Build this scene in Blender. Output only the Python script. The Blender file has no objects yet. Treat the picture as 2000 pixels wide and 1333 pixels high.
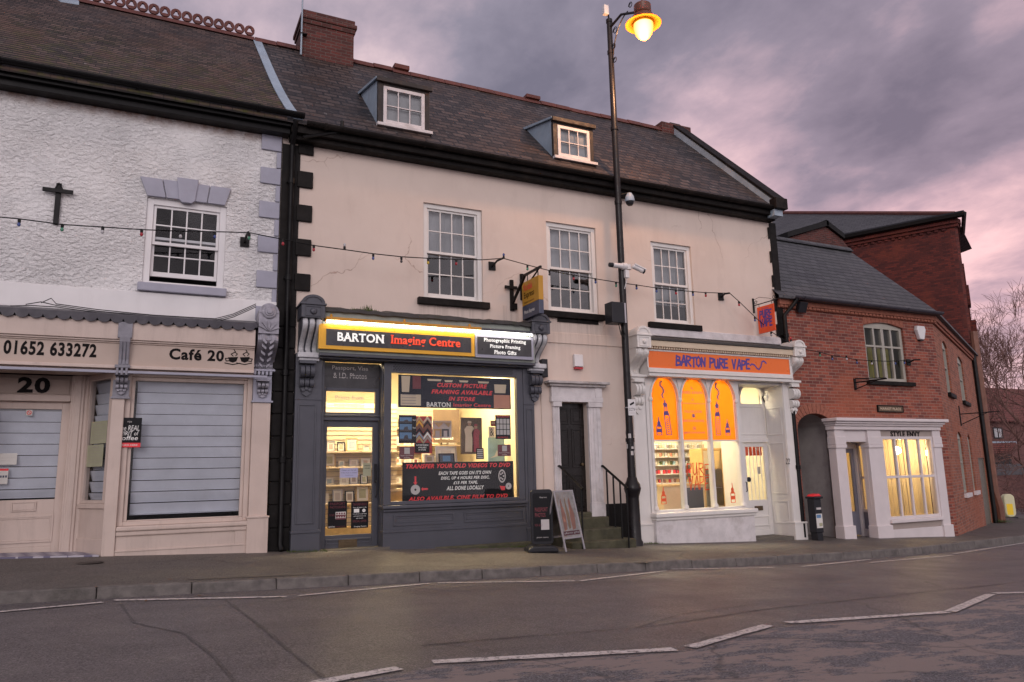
import bpy, bmesh, math, random
from mathutils import Vector, Matrix
from mathutils.geometry import tessellate_polygon
random.seed(7)
S = bpy.context.scene
COL = S.collection
# ------------------------------------------------------------------ camera
FPX, CX, CY = 1450.0, 1000.0, 666.5           # focal length and centre in photo pixels (2000 x 1333)
CAM = Vector((0.0, -12.5, 1.6))
_up = Vector((-183, -8112, FPX)).normalized()  # zenith in camera axes (x right, y down, z forward)
_fx = Vector((3022, 203.5, FPX)); _fx = (_fx - _up * _fx.dot(_up)).normalized()
_fy = _up.cross(_fx)
RM = Matrix((_fx, _fy, _up))                   # camera axes -> world axes (street along X, into houses Y, up Z)
cam = bpy.data.objects.new('camera', bpy.data.cameras.new('camera'))
COL.objects.link(cam)
_r = RM @ Vector((1, 0, 0)); _u = RM @ Vector((0, -1, 0)); _b = RM @ Vector((0, 0, -1))
cam.matrix_world = Matrix(((_r.x, _u.x, _b.x, CAM.x), (_r.y, _u.y, _b.y, CAM.y), (_r.z, _u.z, _b.z, CAM.z), (0, 0, 0, 1)))
cam.data.sensor_fit = 'HORIZONTAL'; cam.data.sensor_width = 36.0
cam.data.lens = 36.0 * FPX / 2000.0
cam.data.clip_start = 0.1; cam.data.clip_end = 1500
S.camera = cam
# ------------------------------------------------------------------ sky
SUN_EL, SUN_AZ = math.radians(20), math.radians(208)
W = bpy.data.worlds.new('World'); S.world = W; W.use_nodes = True
def build_world():
    nt = W.node_tree; N = nt.nodes; L = nt.links; N.clear()
    out = N.new('ShaderNodeOutputWorld'); bg = N.new('ShaderNodeBackground'); L.new(bg.outputs[0], out.inputs[0])
    tc = N.new('ShaderNodeTexCoord')
    sep = N.new('ShaderNodeSeparateXYZ'); L.new(tc.outputs['Generated'], sep.inputs[0])
    def m(op, a, b=None, c=None, clamp=False):
        n = N.new('ShaderNodeMath'); n.operation = op; n.use_clamp = clamp
        for i, v in enumerate((a, b, c)):
            if v is None: continue
            if isinstance(v, (int, float)): n.inputs[i].default_value = v
            else: L.new(v, n.inputs[i])
        return n.outputs[0]
    def mix(f, a, b, blend='MIX'):
        n = N.new('ShaderNodeMix'); n.data_type = 'RGBA'; n.blend_type = blend
        for i, v in ((0, f), (6, a), (7, b)):
            if isinstance(v, (int, float)): n.inputs[i].default_value = v
            elif isinstance(v, tuple): n.inputs[i].default_value = v + (1,)
            else: L.new(v, n.inputs[i])
        return n.outputs[2]
    x, y, z = sep.outputs
    zz = m('ADD', m('MAXIMUM', z, 0.0), 0.22)
    cv = N.new('ShaderNodeCombineXYZ'); L.new(m('DIVIDE', x, zz), cv.inputs[0]); L.new(m('DIVIDE', y, zz), cv.inputs[1])
    def noise(scale, detail, rough, dist, off):
        mp = N.new('ShaderNodeMapping'); mp.inputs['Location'].default_value = off; mp.inputs['Scale'].default_value = (1.0, 0.75, 1)
        L.new(cv.outputs[0], mp.inputs[0])
        n = N.new('ShaderNodeTexNoise'); n.inputs['Scale'].default_value = scale; n.inputs['Detail'].default_value = detail
        n.inputs['Roughness'].default_value = rough; n.inputs['Distortion'].default_value = dist
        L.new(mp.outputs[0], n.inputs['Vector']); return n.outputs['Fac']
    n1 = noise(2.0, 7, 0.52, 0.25, (3.1, 1.7, 0)); n2 = noise(6.5, 6, 0.55, 0.25, (0.4, 5.2, 0))
    n3 = noise(15.0, 5, 0.6, 0.3, (2.2, 0.7, 0)); nn = m('ADD', m('ADD', m('MULTIPLY', n1, 0.66), m('MULTIPLY', n2, 0.25)), m('MULTIPLY', n3, 0.10))
    # brighter break in the cloud to the right of the roof, brighter towards the low pink horizon
    def lobe(d, p):
        dp = N.new('ShaderNodeVectorMath'); dp.operation = 'DOT_PRODUCT'; L.new(tc.outputs['Generated'], dp.inputs[0]); dp.inputs[1].default_value = d
        return m('POWER', m('MAXIMUM', dp.outputs['Value'], 0.0), p)
    d1 = (RM @ Vector((1400 - CX, 450 - CY, FPX))).normalized(); d2 = (RM @ Vector((1900 - CX, 640 - CY, FPX))).normalized()
    d3 = (RM @ Vector((1640 - CX, 235 - CY, FPX))).normalized(); d4 = (RM @ Vector((1430 - CX, 250 - CY, FPX))).normalized()
    d5 = (RM @ Vector((560 - CX, -10 - CY, FPX))).normalized(); d6 = (RM @ Vector((1080 - CX, 90 - CY, FPX))).normalized()
    v = m('ADD', nn, m('MULTIPLY', lobe(d1, 110), 0.15)); v = m('ADD', v, m('MULTIPLY', lobe(d2, 60), 0.17))
    v = m('SUBTRACT', v, m('MULTIPLY', lobe(d3, 120), 0.10)); v = m('ADD', v, m('MULTIPLY', lobe(d4, 260), 0.07))
    v = m('ADD', v, m('MULTIPLY', lobe(d5, 50), 0.07)); v = m('SUBTRACT', v, m('MULTIPLY', lobe(d6, 120), 0.05))
    cr = N.new('ShaderNodeValToRGB'); L.new(v, cr.inputs[0]); e = cr.color_ramp.elements
    e[0].position = 0.37; e[0].color = (0.160, 0.150, 0.200, 1)
    e[1].position = 0.71; e[1].color = (0.80, 0.60, 0.61, 1)
    a = e.new(0.49); a.color = (0.250, 0.228, 0.288, 1)
    a = e.new(0.59); a.color = (0.45, 0.36, 0.415, 1)
    sky = N.new('ShaderNodeTexSky'); sky.sky_type = 'NISHITA'; sky.sun_disc = False
    sky.sun_elevation = SUN_EL; sky.sun_rotation = SUN_AZ
    skys = mix(1.0, sky.outputs[0], (0.05, 0.05, 0.05), 'MULTIPLY')
    c = mix(0.90, skys, cr.outputs[0])
    pink = m('MULTIPLY', lobe(d2, 9), 0.55, clamp=True)
    c = mix(pink, c, mix(1.0, c, (1.30, 0.90, 0.88), 'MULTIPLY'))
    # the lit evening side of the sky lies behind the camera
    back = m('ADD', m('MULTIPLY', m('POWER', m('MAXIMUM', m('ADD', m('MULTIPLY', y, -0.9), m('MULTIPLY', x, -0.15)), 0.0), 1.2), SKY_BACK), 1.0)
    cb = N.new('ShaderNodeCombineXYZ')
    for i, k in enumerate((1.0, 0.975, 1.01)): L.new(m('POWER', back, k), cb.inputs[i])
    bk = m('MULTIPLY', m('ADD', m('MULTIPLY', y, -1.6), 0.15), 1.0, clamp=True)
    hs = N.new('ShaderNodeRGBToBW'); L.new(c, hs.inputs[0]); gcol = N.new('ShaderNodeCombineXYZ')
    for i, k in enumerate((1.09, 1.0, 1.045)): L.new(m('MULTIPLY', hs.outputs[0], k), gcol.inputs[i])
    c = mix(bk, c, gcol.outputs[0])
    c = mix(1.0, c, cb.outputs[0], 'MULTIPLY')
    L.new(c, bg.inputs[0]); bg.inputs[1].default_value = 1.3
SKY_BACK = 2.6
build_world()
sun = bpy.data.objects.new('sun', bpy.data.lights.new('sun', 'SUN')); COL.objects.link(sun)
sun.data.energy = 0.55; sun.data.angle = math.radians(22); sun.data.color = (1.0, 0.93, 0.88)
sun.rotation_euler = (math.radians(70), 0, math.radians(-28))
S.view_settings.view_transform = 'Standard'; S.view_settings.look = 'None'
S.view_settings.exposure = 0.0; S.view_settings.gamma = 1.0
S.cycles.use_denoising = True; S.cycles.max_bounces = 8; S.cycles.transparent_max_bounces = 16
S.cycles.sample_clamp_indirect = 4.0; S.cycles.caustics_reflective = False; S.cycles.caustics_refractive = False
# ------------------------------------------------------------------ pixel -> place
def at(px, py, Y=0.0):
    d = RM @ Vector((px - CX, py - CY, FPX)); return CAM + d * ((Y - CAM.y) / d.y)
def gz(X, Y=0.0):                               # pavement height
    Xe = X if X < 45 else 45 + (X - 45) * 0.2
    return 0.56 - 0.04 * Xe + 0.02 * max(-3.5, min(Y, 12))
def rz(X):                                      # road height
    Xe = X if X < 45 else 45 + (X - 45) * 0.2
    return 0.38 - 0.04 * Xe
def on_plane(px, py, a, b, c):
    d = RM @ Vector((px - CX, py - CY, FPX)); t = (a - CAM.z + b * CAM.x + c * CAM.y) / (d.z - b * d.x - c * d.y); return CAM + d * t
def road_at(px, py): return on_plane(px, py, 0.38, -0.04, 0.0)
def pave_at(px, py): return on_plane(px, py, 0.56, -0.04, 0.02)
def R(x0, y0, x1, y1, Y=0.0):                   # rectangle from its top-left and bottom-right pixels on plane Y
    a, b = at(x0, y0, Y), at(x1, y1, Y); return a.x, b.x, b.z, a.z
# ------------------------------------------------------------------ mesh builder
_font_cache = {}
def text_geo(s, shear=0.0, bold=0.0, serif=False):
    k = (s, shear, bold, serif)
    if k in _font_cache: return _font_cache[k]
    cu = bpy.data.curves.new('t', 'FONT'); cu.body = s; cu.shear = shear; cu.offset = bold; cu.resolution_u = 3
    cu.space_character = 1.0 + bold * 3
    ob = bpy.data.objects.new('t', cu); COL.objects.link(ob)
    dg = bpy.context.evaluated_depsgraph_get(); dg.update()
    me = bpy.data.meshes.new_from_object(ob.evaluated_get(dg))
    bpy.data.objects.remove(ob); bpy.data.curves.remove(cu)
    V = [(v.co.x, v.co.y) for v in me.vertices]; F = [tuple(p.vertices) for p in me.polygons]
    cnt = {}
    for f in F:
        for i in range(len(f)):
            e = (f[i], f[(i + 1) % len(f)]); cnt[tuple(sorted(e))] = cnt.get(tuple(sorted(e)), []) + [e]
    B = [v[0] for v in cnt.values() if len(v) == 1]
    if serif:
        bars = []
        for a, b in B:
            (xa, ya), (xb, yb) = V[a], V[b]
            if abs(ya - yb) < 0.004 and 0.03 < abs(xa - xb) < 0.16:
                for lev in (0.0, 0.5, 0.52, 0.69, 0.73):
                    if abs(ya - lev) < 0.03:
                        up = lev > 0.1; bars.append((min(xa, xb) - 0.055, max(xa, xb) + 0.055, ya - (0.05 if up else 0), ya + (0 if up else 0.05))); break
        for x0, x1, y0, y1 in bars:
            n = len(V); V += [(x0, y0), (x1, y0), (x1, y1), (x0, y1)]; F.append((n, n + 1, n + 2, n + 3))
            B += [(n, n + 1), (n + 1, n + 2), (n + 2, n + 3), (n + 3, n)]
    bpy.data.meshes.remove(me)
    xs = [v[0] for v in V]; ys = [v[1] for v in V]
    x0, x1, y0, y1 = min(xs), max(xs), min(ys), max(ys)
    V = [((x - x0) / (x1 - x0), (y - y0) / (y1 - y0)) for x, y in V]
    _font_cache[k] = (V, F, B, (x1 - x0) / (y1 - y0)); return _font_cache[k]

class MB:
    def __init__(s, M=None): s.v = []; s.f = []; s.m = []; s.M = M; s.mi = 0
    def add(s, vs, fs):
        n = len(s.v)
        for p in vs:
            p = Vector(p); s.v.append(s.M @ p if s.M else p)
        for f in fs: s.f.append(tuple(i + n for i in f)); s.m.append(s.mi)
        return s
    def box(s, x0, x1, y0, y1, z0, z1):
        if x0 > x1: x0, x1 = x1, x0
        if y0 > y1: y0, y1 = y1, y0
        if z0 > z1: z0, z1 = z1, z0
        return s.add([(x0,y0,z0),(x1,y0,z0),(x1,y1,z0),(x0,y1,z0),(x0,y0,z1),(x1,y0,z1),(x1,y1,z1),(x0,y1,z1)],
              [(0,3,2,1),(4,5,6,7),(0,1,5,4),(1,2,6,5),(2,3,7,6),(3,0,4,7)])
    def rect(s, r, y0, y1): return s.box(r[0], r[1], y0, y1, r[2], r[3])
    def ring(s, x0, x1, z0, z1, w, y0, y1, wb=None, wt=None):    # rectangular frame
        wb = w if wb is None else wb; wt = w if wt is None else wt
        s.box(x0, x0 + w, y0, y1, z0, z1); s.box(x1 - w, x1, y0, y1, z0, z1)
        s.box(x0 + w, x1 - w, y0, y1, z0, z0 + wb); return s.box(x0 + w, x1 - w, y0, y1, z1 - wt, z1)
    def prism(s, poly, a, b, ax='y'):                            # polygon swept along an axis: poly in (x,z) / (y,z) / (x,y)
        def P(u, w, t): return (u, t, w) if ax == 'y' else ((t, u, w) if ax == 'x' else (u, w, t))
        n = len(poly); vs = [P(u, w, a) for u, w in poly] + [P(u, w, b) for u, w in poly]
        return s.add(vs, [tuple(range(n)), tuple(range(2 * n - 1, n - 1, -1))] + [(i, i + n, (i + 1) % n + n, (i + 1) % n) for i in range(n)])
    def strip(s, inner, outer, y0, y1, closed=False):            # band between two polylines in (x,z), given depth
        n = len(inner)
        for i in range(n if closed else n - 1):
            j = (i + 1) % n
            q = [inner[i], inner[j], outer[j], outer[i]]; s.prism(q, y0, y1)
        return s
    def tube(s, pts, r, n=8, cap=True):
        pts = [Vector(p) for p in pts]; rr = r if isinstance(r, (list, tuple)) else [r] * len(pts)
        vs = []; prev = None
        for i, p in enumerate(pts):
            t = (pts[min(i + 1, len(pts) - 1)] - pts[max(i - 1, 0)]).normalized()
            if prev is None: a = t.orthogonal().normalized()
            else: a = (prev - t * prev.dot(t)); a = a.normalized() if a.length > 1e-6 else t.orthogonal().normalized()
            prev = a; b = t.cross(a)
            for k in range(n):
                th = 2 * math.pi * k / n; vs.append(p + (a * math.cos(th) + b * math.sin(th)) * rr[i])
        fs = []
        for i in range(len(pts) - 1):
            for k in range(n):
                k2 = (k + 1) % n; fs.append((i*n+k, i*n+k2, (i+1)*n+k2, (i+1)*n+k))
        if cap: fs.append(tuple(range(n - 1, -1, -1))); fs.append(tuple((len(pts) - 1) * n + k for k in range(n)))
        return s.add(vs, fs)
    def lathe(s, prof, c, n=20, axis='z'):
        c = Vector(c); vs = []
        for r, h in prof:
            for k in range(n):
                th = 2 * math.pi * k / n; a, b = r * math.cos(th), r * math.sin(th)
                vs.append(c + (Vector((a, b, h)) if axis == 'z' else (Vector((a, h, b)) if axis == 'y' else Vector((h, a, b)))))
        fs = []
        for i in range(len(prof) - 1):
            for k in range(n):
                k2 = (k + 1) % n; fs.append((i*n+k, i*n+k2, (i+1)*n+k2, (i+1)*n+k))
        fs.append(tuple(range(n - 1, -1, -1))); fs.append(tuple((len(prof) - 1) * n + k for k in range(n)))
        return s.add(vs, fs)
    def quad(s, *p): return s.add(p, [tuple(range(len(p)))])
    def wall(s, outer, holes, Y, depth, back=False):             # wall face in the XZ plane with openings and their reveals
        ox0, ox1 = min(p[0] for p in outer), max(p[0] for p in outer); oz0, oz1 = min(p[1] for p in outer), max(p[1] for p in outer)
        bb = [(min(p[0] for p in h), max(p[0] for p in h), max(oz0, min(p[1] for p in h)), min(oz1, max(p[1] for p in h))) for h in holes]
        gx = sorted({ox0, ox1, *[v for q in bb for v in q[:2]]}); gzs = sorted({oz0, oz1, *[v for q in bb for v in q[2:]]})
        for i in range(len(gx) - 1):
            for j in range(len(gzs) - 1):
                cx, cz = (gx[i] + gx[i+1]) / 2, (gzs[j] + gzs[j+1]) / 2
                if any(q[0] < cx < q[1] and q[2] < cz < q[3] for q in bb): continue
                s.quad((gx[i], Y, gzs[j]), (gx[i+1], Y, gzs[j]), (gx[i+1], Y, gzs[j+1]), (gx[i], Y, gzs[j+1]))
        for h, q in zip(holes, bb):                              # spandrels beside an arched head
            if len(h) > 4:
                for i in range(2, len(h) - 1):
                    (xa, za), (xb, zb) = h[i], h[i+1]
                    if abs(xa - xb) > 1e-6 and (q[3] - za > 1e-5 or q[3] - zb > 1e-5): s.quad((xb, Y, zb), (xa, Y, za), (xa, Y, q[3]), (xb, Y, q[3]))
        for h in holes:
            n = len(h)
            for i in range(n):
                (xa, za), (xb, zb) = h[i], h[(i + 1) % n]
                s.quad((xa, Y, za), (xb, Y, zb), (xb, Y + depth, zb), (xa, Y + depth, za))
        return s
    def text(s, t, r, Y, depth=0.0, shear=0.0, bold=0.0, serif=False, fit='both'):
        V, F, B, asp = text_geo(t, shear, bold, serif); x0, x1, z0, z1 = r
        if fit == 'h':
            w = (z1 - z0) * asp; c = (x0 + x1) / 2; x0, x1 = c - w / 2, c + w / 2
        P = [(x0 + (x1 - x0) * a, Y, z0 + (z1 - z0) * b) for a, b in V]
        s.add(P, F)
        if depth:
            for a, b in B: s.quad(P[a], P[b], (P[b][0], Y + depth, P[b][2]), (P[a][0], Y + depth, P[a][2]))
        return s
    def brush(s, pts, w, Y):                                     # hand-painted stroke in the XZ plane
        for i in range(len(pts) - 1):
            (xa, za), (xb, zb) = pts[i], pts[i + 1]; dx, dz = xb - xa, zb - za; l = math.hypot(dx, dz) or 1e-6
            ux, uz = dx / l, dz / l; nx, nz = -uz * w / 2, ux * w / 2; e = w * 0.35
            xa -= ux * e; za -= uz * e; xb += ux * e; zb += uz * e
            yy = Y - 0.00015 * (i % 3) - random.random() * 0.0002
            s.quad((xa + nx, yy, za + nz), (xa - nx, yy, za - nz), (xb - nx, yy, zb - nz), (xb + nx, yy, zb + nz))
        return s
    def build(s, name, mat, parent=None, bevel=0.0, label=None, smooth=False, kind=None, label_cat=None, group=None):
        org = Vector((0, 0, 0)); p = parent
        while p is not None: org += p.location; p = p.parent
        me = bpy.data.meshes.new(name)
        me.from_pydata([tuple(v - org) for v in s.v], [], s.f)
        mats = mat if isinstance(mat, (list, tuple)) else [mat]
        for mm in mats: me.materials.append(mm)
        if len(mats) > 1: me.polygons.foreach_set('material_index', s.m)
        uv = me.uv_layers.new(name='UVMap'); me.update()
        Z = Vector((0, 0, 1))
        for pl in me.polygons:
            n = pl.normal
            h = Z.cross(n)
            h = h.normalized() if h.length > 0.05 else Vector((1, 0, 0))
            w = n.cross(h).normalized()
            for li in pl.loop_indices:
                q = s.v[me.loops[li].vertex_index]; uv.data[li].uv = (q.dot(h), q.dot(w))
        if smooth:
            for pl in me.polygons: pl.use_smooth = True
        ob = bpy.data.objects.new(name, me); COL.objects.link(ob)
        if parent is not None: ob.parent = parent
        if smooth:
            try: me.set_sharp_from_angle(angle=math.radians(38))
            except Exception: pass
        if bevel:
            b = ob.modifiers.new('Bevel', 'BEVEL'); b.width = bevel; b.segments = 2; b.limit_method = 'ANGLE'; b.angle_limit = math.radians(40)
        if label_cat: ob['label'], ob['category'] = label_cat
        elif label: ob['label'] = label
        if group: ob['group'] = group
        if kind: ob['kind'] = kind
        return ob
def thing(name, label, cat, loc, group=None):
    o = bpy.data.objects.new(name, None); COL.objects.link(o); o.empty_display_size = 0.1
    o.location = loc; o['label'] = label; o['category'] = cat
    if group: o['group'] = group
    return o
def copy_tree(o, parent=None, delta=None):
    c = o.copy(); COL.objects.link(c)
    if parent is not None: c.parent = parent
    if delta is not None: c.location = o.location + Vector(delta)
    for ch in list(o.children): copy_tree(ch, c)
    return c
# ------------------------------------------------------------------ materials
def new_mat(name):
    m = bpy.data.materials.new(name); m.use_nodes = True; nt = m.node_tree; return m, nt, nt.nodes['Principled BSDF']
def nd(nt, t, **kw):
    n = nt.nodes.new(t)
    for k, v in kw.items():
        if k in n.inputs: n.inputs[k].default_value = v
        else: setattr(n, k, v)
    return n
def rgbmix(nt, f, a, b, blend='MIX'):
    n = nt.nodes.new('ShaderNodeMix'); n.data_type = 'RGBA'; n.blend_type = blend
    for i, v in ((0, f), (6, a), (7, b)):
        if isinstance(v, (int, float)): n.inputs[i].default_value = v
        elif isinstance(v, tuple): n.inputs[i].default_value = (v + (1,))[:4]
        else: nt.links.new(v, n.inputs[i])
    return n.outputs[2]
def maprange(nt, v, a, b, c=0.0, d=1.0):
    n = nt.nodes.new('ShaderNodeMapRange'); nt.links.new(v, n.inputs[0])
    for i, k in enumerate((a, b, c, d)): n.inputs[i + 1].default_value = k
    return n.outputs[0]
def noise(nt, vec, scale, detail=4, rough=0.55, dist=0.0):
    n = nd(nt, 'ShaderNodeTexNoise', Scale=scale, Detail=detail, Roughness=rough, Distortion=dist); nt.links.new(vec, n.inputs['Vector']); return n.outputs['Fac']
def bump(nt, b, h, strength, dist, prev=None):
    n = nd(nt, 'ShaderNodeBump', Strength=strength, Distance=dist); nt.links.new(h, n.inputs['Height'])
    if prev is not None: nt.links.new(prev, n.inputs['Normal'])
    nt.links.new(n.outputs[0], b.inputs['Normal']); return n.outputs[0]
def coords(nt): return nd(nt, 'ShaderNodeNewGeometry').outputs['Position']
def dk(c, k): return tuple(v * k for v in c)
def paint(name, col, rough=0.5, var=0.12, scale=3.0, bs=0.15, bscale=45.0, dirt=0.0, dirtcol=(0.06, 0.055, 0.045), metal=0.0, streak=False, spec=0.5):
    m, nt, b = new_mat(name); P = coords(nt); b.inputs['Specular IOR Level'].default_value = spec
    c = rgbmix(nt, maprange(nt, noise(nt, P, scale, 5), 0.3, 0.7), dk(col, 1 - var), dk(col, 1 + var * 0.5))
    if dirt:
        mp = nd(nt, 'ShaderNodeMapping', Scale=(3.0, 3.0, 0.45) if streak else (1, 1, 1)); nt.links.new(P, mp.inputs[0])
        f = maprange(nt, noise(nt, mp.outputs[0], 2.6, 7, 0.68), 0.52, 0.78, 0.0, dirt)
        c = rgbmix(nt, f, c, dirtcol)
    nt.links.new(c, b.inputs['Base Color']); b.inputs['Metallic'].default_value = metal
    nt.links.new(maprange(nt, noise(nt, P, 9, 3), 0.3, 0.7, max(0.05, rough - 0.1), min(1, rough + 0.1)), b.inputs['Roughness'])
    if bs: bump(nt, b, noise(nt, P, bscale, 4), bs, 0.01)
    return m
def emit(name, col, st):
    m, nt, b = new_mat(name); b.inputs['Base Color'].default_value = (*dk(col, 0.6), 1)
    b.inputs['Emission Color'].default_value = (*col, 1); b.inputs['Emission Strength'].default_value = st; return m
def glass(name, tint=(0.95, 0.97, 0.97), boost=1.6, rough=0.015):
    m, nt, b = new_mat(name); nt.nodes.remove(b); out = nt.nodes['Material Output']
    t = nd(nt, 'ShaderNodeBsdfTransparent'); t.inputs[0].default_value = (*tint, 1)
    g = nd(nt, 'ShaderNodeBsdfGlossy', Roughness=rough); g.inputs[0].default_value = (0.95, 0.95, 0.95, 1)
    fr = nd(nt, 'ShaderNodeFresnel', IOR=1.5); mx = nd(nt, 'ShaderNodeMixShader')
    mu = nd(nt, 'ShaderNodeMath', operation='MULTIPLY'); mu.inputs[1].default_value = boost; mu.use_clamp = True
    P = coords(nt); bn = nd(nt, 'ShaderNodeBump', Strength=0.06, Distance=0.02); nt.links.new(noise(nt, P, 1.7, 1), bn.inputs['Height'])
    nt.links.new(bn.outputs[0], g.inputs['Normal'])
    nt.links.new(fr.outputs[0], mu.inputs[0]); nt.links.new(mu.outputs[0], mx.inputs[0]); nt.links.new(t.outputs[0], mx.inputs[1]); nt.links.new(g.outputs[0], mx.inputs[2])
    nt.links.new(mx.outputs[0], out.inputs[0]); return m
def brickmat(name, c1, c2, mortar, bw=0.225, bh=0.075, ms=0.010, patch=0.35, dark=(0.05, 0.02, 0.02), warm=None, rough=0.85, bs=0.6):
    m, nt, b = new_mat(name); uv = nd(nt, 'ShaderNodeUVMap').outputs[0]; P = coords(nt)
    t = nd(nt, 'ShaderNodeTexBrick', Scale=1.0, **{'Brick Width': bw, 'Row Height': bh, 'Mortar Size': ms, 'Mortar Smooth': 0.25, 'Bias': 0.0})
    t.inputs['Color1'].default_value = (*c1, 1); t.inputs['Color2'].default_value = (*c2, 1); t.inputs['Mortar'].default_value = (*mortar, 1)
    mp = nd(nt, 'ShaderNodeMapping'); nt.links.new(uv, mp.inputs[0])
    wob = nd(nt, 'ShaderNodeTexNoise', Scale=7.0, Detail=2.0); nt.links.new(P, wob.inputs['Vector'])
    ad = nd(nt, 'ShaderNodeVectorMath', operation='MULTIPLY_ADD'); nt.links.new(wob.outputs['Color'], ad.inputs[0]); ad.inputs[1].default_value = (0.012, 0.012, 0); nt.links.new(uv, ad.inputs[2])
    nt.links.new(ad.outputs[0], t.inputs['Vector'])
    c = t.outputs['Color']
    # single darker burnt bricks
    t2 = nd(nt, 'ShaderNodeTexBrick', Scale=1.0, **{'Brick Width': bw, 'Row Height': bh, 'Mortar Size': 0.0, 'Bias': -0.35})
    t2.inputs['Color1'].default_value = (1, 1, 1, 1); t2.inputs['Color2'].default_value = (0.25, 0.22, 0.24, 1); t2.inputs['Mortar'].default_value = (1, 1, 1, 1)
    nt.links.new(ad.outputs[0], t2.inputs['Vector'])
    c = rgbmix(nt, 0.55, c, t2.outputs['Color'], 'MULTIPLY')
    c = rgbmix(nt, maprange(nt, noise(nt, P, 1.1, 6, 0.65), 0.45, 0.75, 0, patch), c, dark)
    if warm: c = rgbmix(nt, maprange(nt, noise(nt, P, 0.55, 4, 0.6), 0.5, 0.66, 0, 0.5), c, warm)
    c = rgbmix(nt, maprange(nt, noise(nt, P, 38, 3), 0.3, 0.7, 0, 0.25), c, dk(c1, 0.5))
    nt.links.new(c, b.inputs['Base Color']); b.inputs['Roughness'].default_value = rough
    h = nd(nt, 'ShaderNodeMath', operation='SUBTRACT'); h.inputs[0].default_value = 1.0; nt.links.new(t.outputs['Fac'], h.inputs[1])
    n1 = bump(nt, b, h.outputs[0], bs, 0.012); bump(nt, b, noise(nt, P, 60, 4), 0.35, 0.006, n1)
    return m
def roofmat(name, c1, c2, tw, th, gap, moss=0.0, mossz=(7.6, 9.0), rough=0.6, wear=(0.25, 0.25, 0.28), line=(0.01, 0.01, 0.012), rust=None, bs=1.0, lich=0.25, hl=0.45, hw=0.3):
    m, nt, b = new_mat(name); b.inputs['Specular IOR Level'].default_value = 0.3; uv = nd(nt, 'ShaderNodeUVMap').outputs[0]; P = coords(nt)
    wob = nd(nt, 'ShaderNodeTexNoise', Scale=3.0, Detail=3.0); nt.links.new(P, wob.inputs['Vector'])
    ad = nd(nt, 'ShaderNodeVectorMath', operation='MULTIPLY_ADD'); nt.links.new(wob.outputs['Color'], ad.inputs[0]); ad.inputs[1].default_value = (0.03, 0.045, 0); nt.links.new(uv, ad.inputs[2])
    t = nd(nt, 'ShaderNodeTexBrick', Scale=1.0, **{'Brick Width': tw, 'Row Height': th, 'Mortar Size': gap, 'Mortar Smooth': 0.1, 'Bias': 0.0})
    t.inputs['Color1'].default_value = (*c1, 1); t.inputs['Color2'].default_value = (*c2, 1); t.inputs['Mortar'].default_value = (*line, 1)
    nt.links.new(ad.outputs[0], t.inputs['Vector'])
    c = rgbmix(nt, maprange(nt, noise(nt, P, 0.8, 6, 0.62), 0.42, 0.7, 0, 0.5), t.outputs['Color'], wear)
    if rust: c = rgbmix(nt, maprange(nt, noise(nt, P, 1.3, 5, 0.6), 0.47, 0.66, 0, 0.55), c, rust)
    c = rgbmix(nt, maprange(nt, noise(nt, P, 9, 6, 0.7), 0.6, 0.72, 0, lich), c, (0.34, 0.34, 0.33))
    if moss:
        sx = nd(nt, 'ShaderNodeSeparateXYZ'); nt.links.new(P, sx.inputs[0])
        g = maprange(nt, sx.outputs[2], mossz[1], mossz[0], 0.0, 1.0)
        f = nd(nt, 'ShaderNodeMath', operation='MULTIPLY'); nt.links.new(g, f.inputs[0]); nt.links.new(maprange(nt, noise(nt, P, 5.0, 7, 0.7), 0.46, 0.66, 0.05, moss), f.inputs[1])
        c = rgbmix(nt, f.outputs[0], c, (0.085, 0.088, 0.020))
    nt.links.new(c, b.inputs['Base Color']); b.inputs['Roughness'].default_value = rough
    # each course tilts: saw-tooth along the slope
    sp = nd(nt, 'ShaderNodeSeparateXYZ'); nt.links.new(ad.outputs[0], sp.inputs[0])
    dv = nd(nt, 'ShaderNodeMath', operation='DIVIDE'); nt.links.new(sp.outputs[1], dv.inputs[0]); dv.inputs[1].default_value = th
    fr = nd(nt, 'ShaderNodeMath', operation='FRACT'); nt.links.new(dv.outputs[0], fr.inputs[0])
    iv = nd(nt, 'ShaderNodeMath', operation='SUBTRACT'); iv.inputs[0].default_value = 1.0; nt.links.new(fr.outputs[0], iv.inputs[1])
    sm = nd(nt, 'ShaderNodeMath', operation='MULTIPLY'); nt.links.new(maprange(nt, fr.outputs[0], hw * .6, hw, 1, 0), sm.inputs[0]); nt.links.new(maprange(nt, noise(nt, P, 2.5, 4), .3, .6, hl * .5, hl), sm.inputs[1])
    c = rgbmix(nt, sm.outputs[0], c, line); nt.links.new(c, b.inputs['Base Color'])  # shadow line along the foot of each course, painted into the colour
    n1 = bump(nt, b, iv.outputs[0], bs, 0.02)
    iv2 = nd(nt, 'ShaderNodeMath', operation='SUBTRACT'); iv2.inputs[0].default_value = 1.0; nt.links.new(t.outputs['Fac'], iv2.inputs[1])
    n2 = bump(nt, b, iv2.outputs[0], 0.5, 0.01, n1); bump(nt, b, noise(nt, P, 30, 4), 0.3, 0.008, n2)
    return m
M = {}
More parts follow.
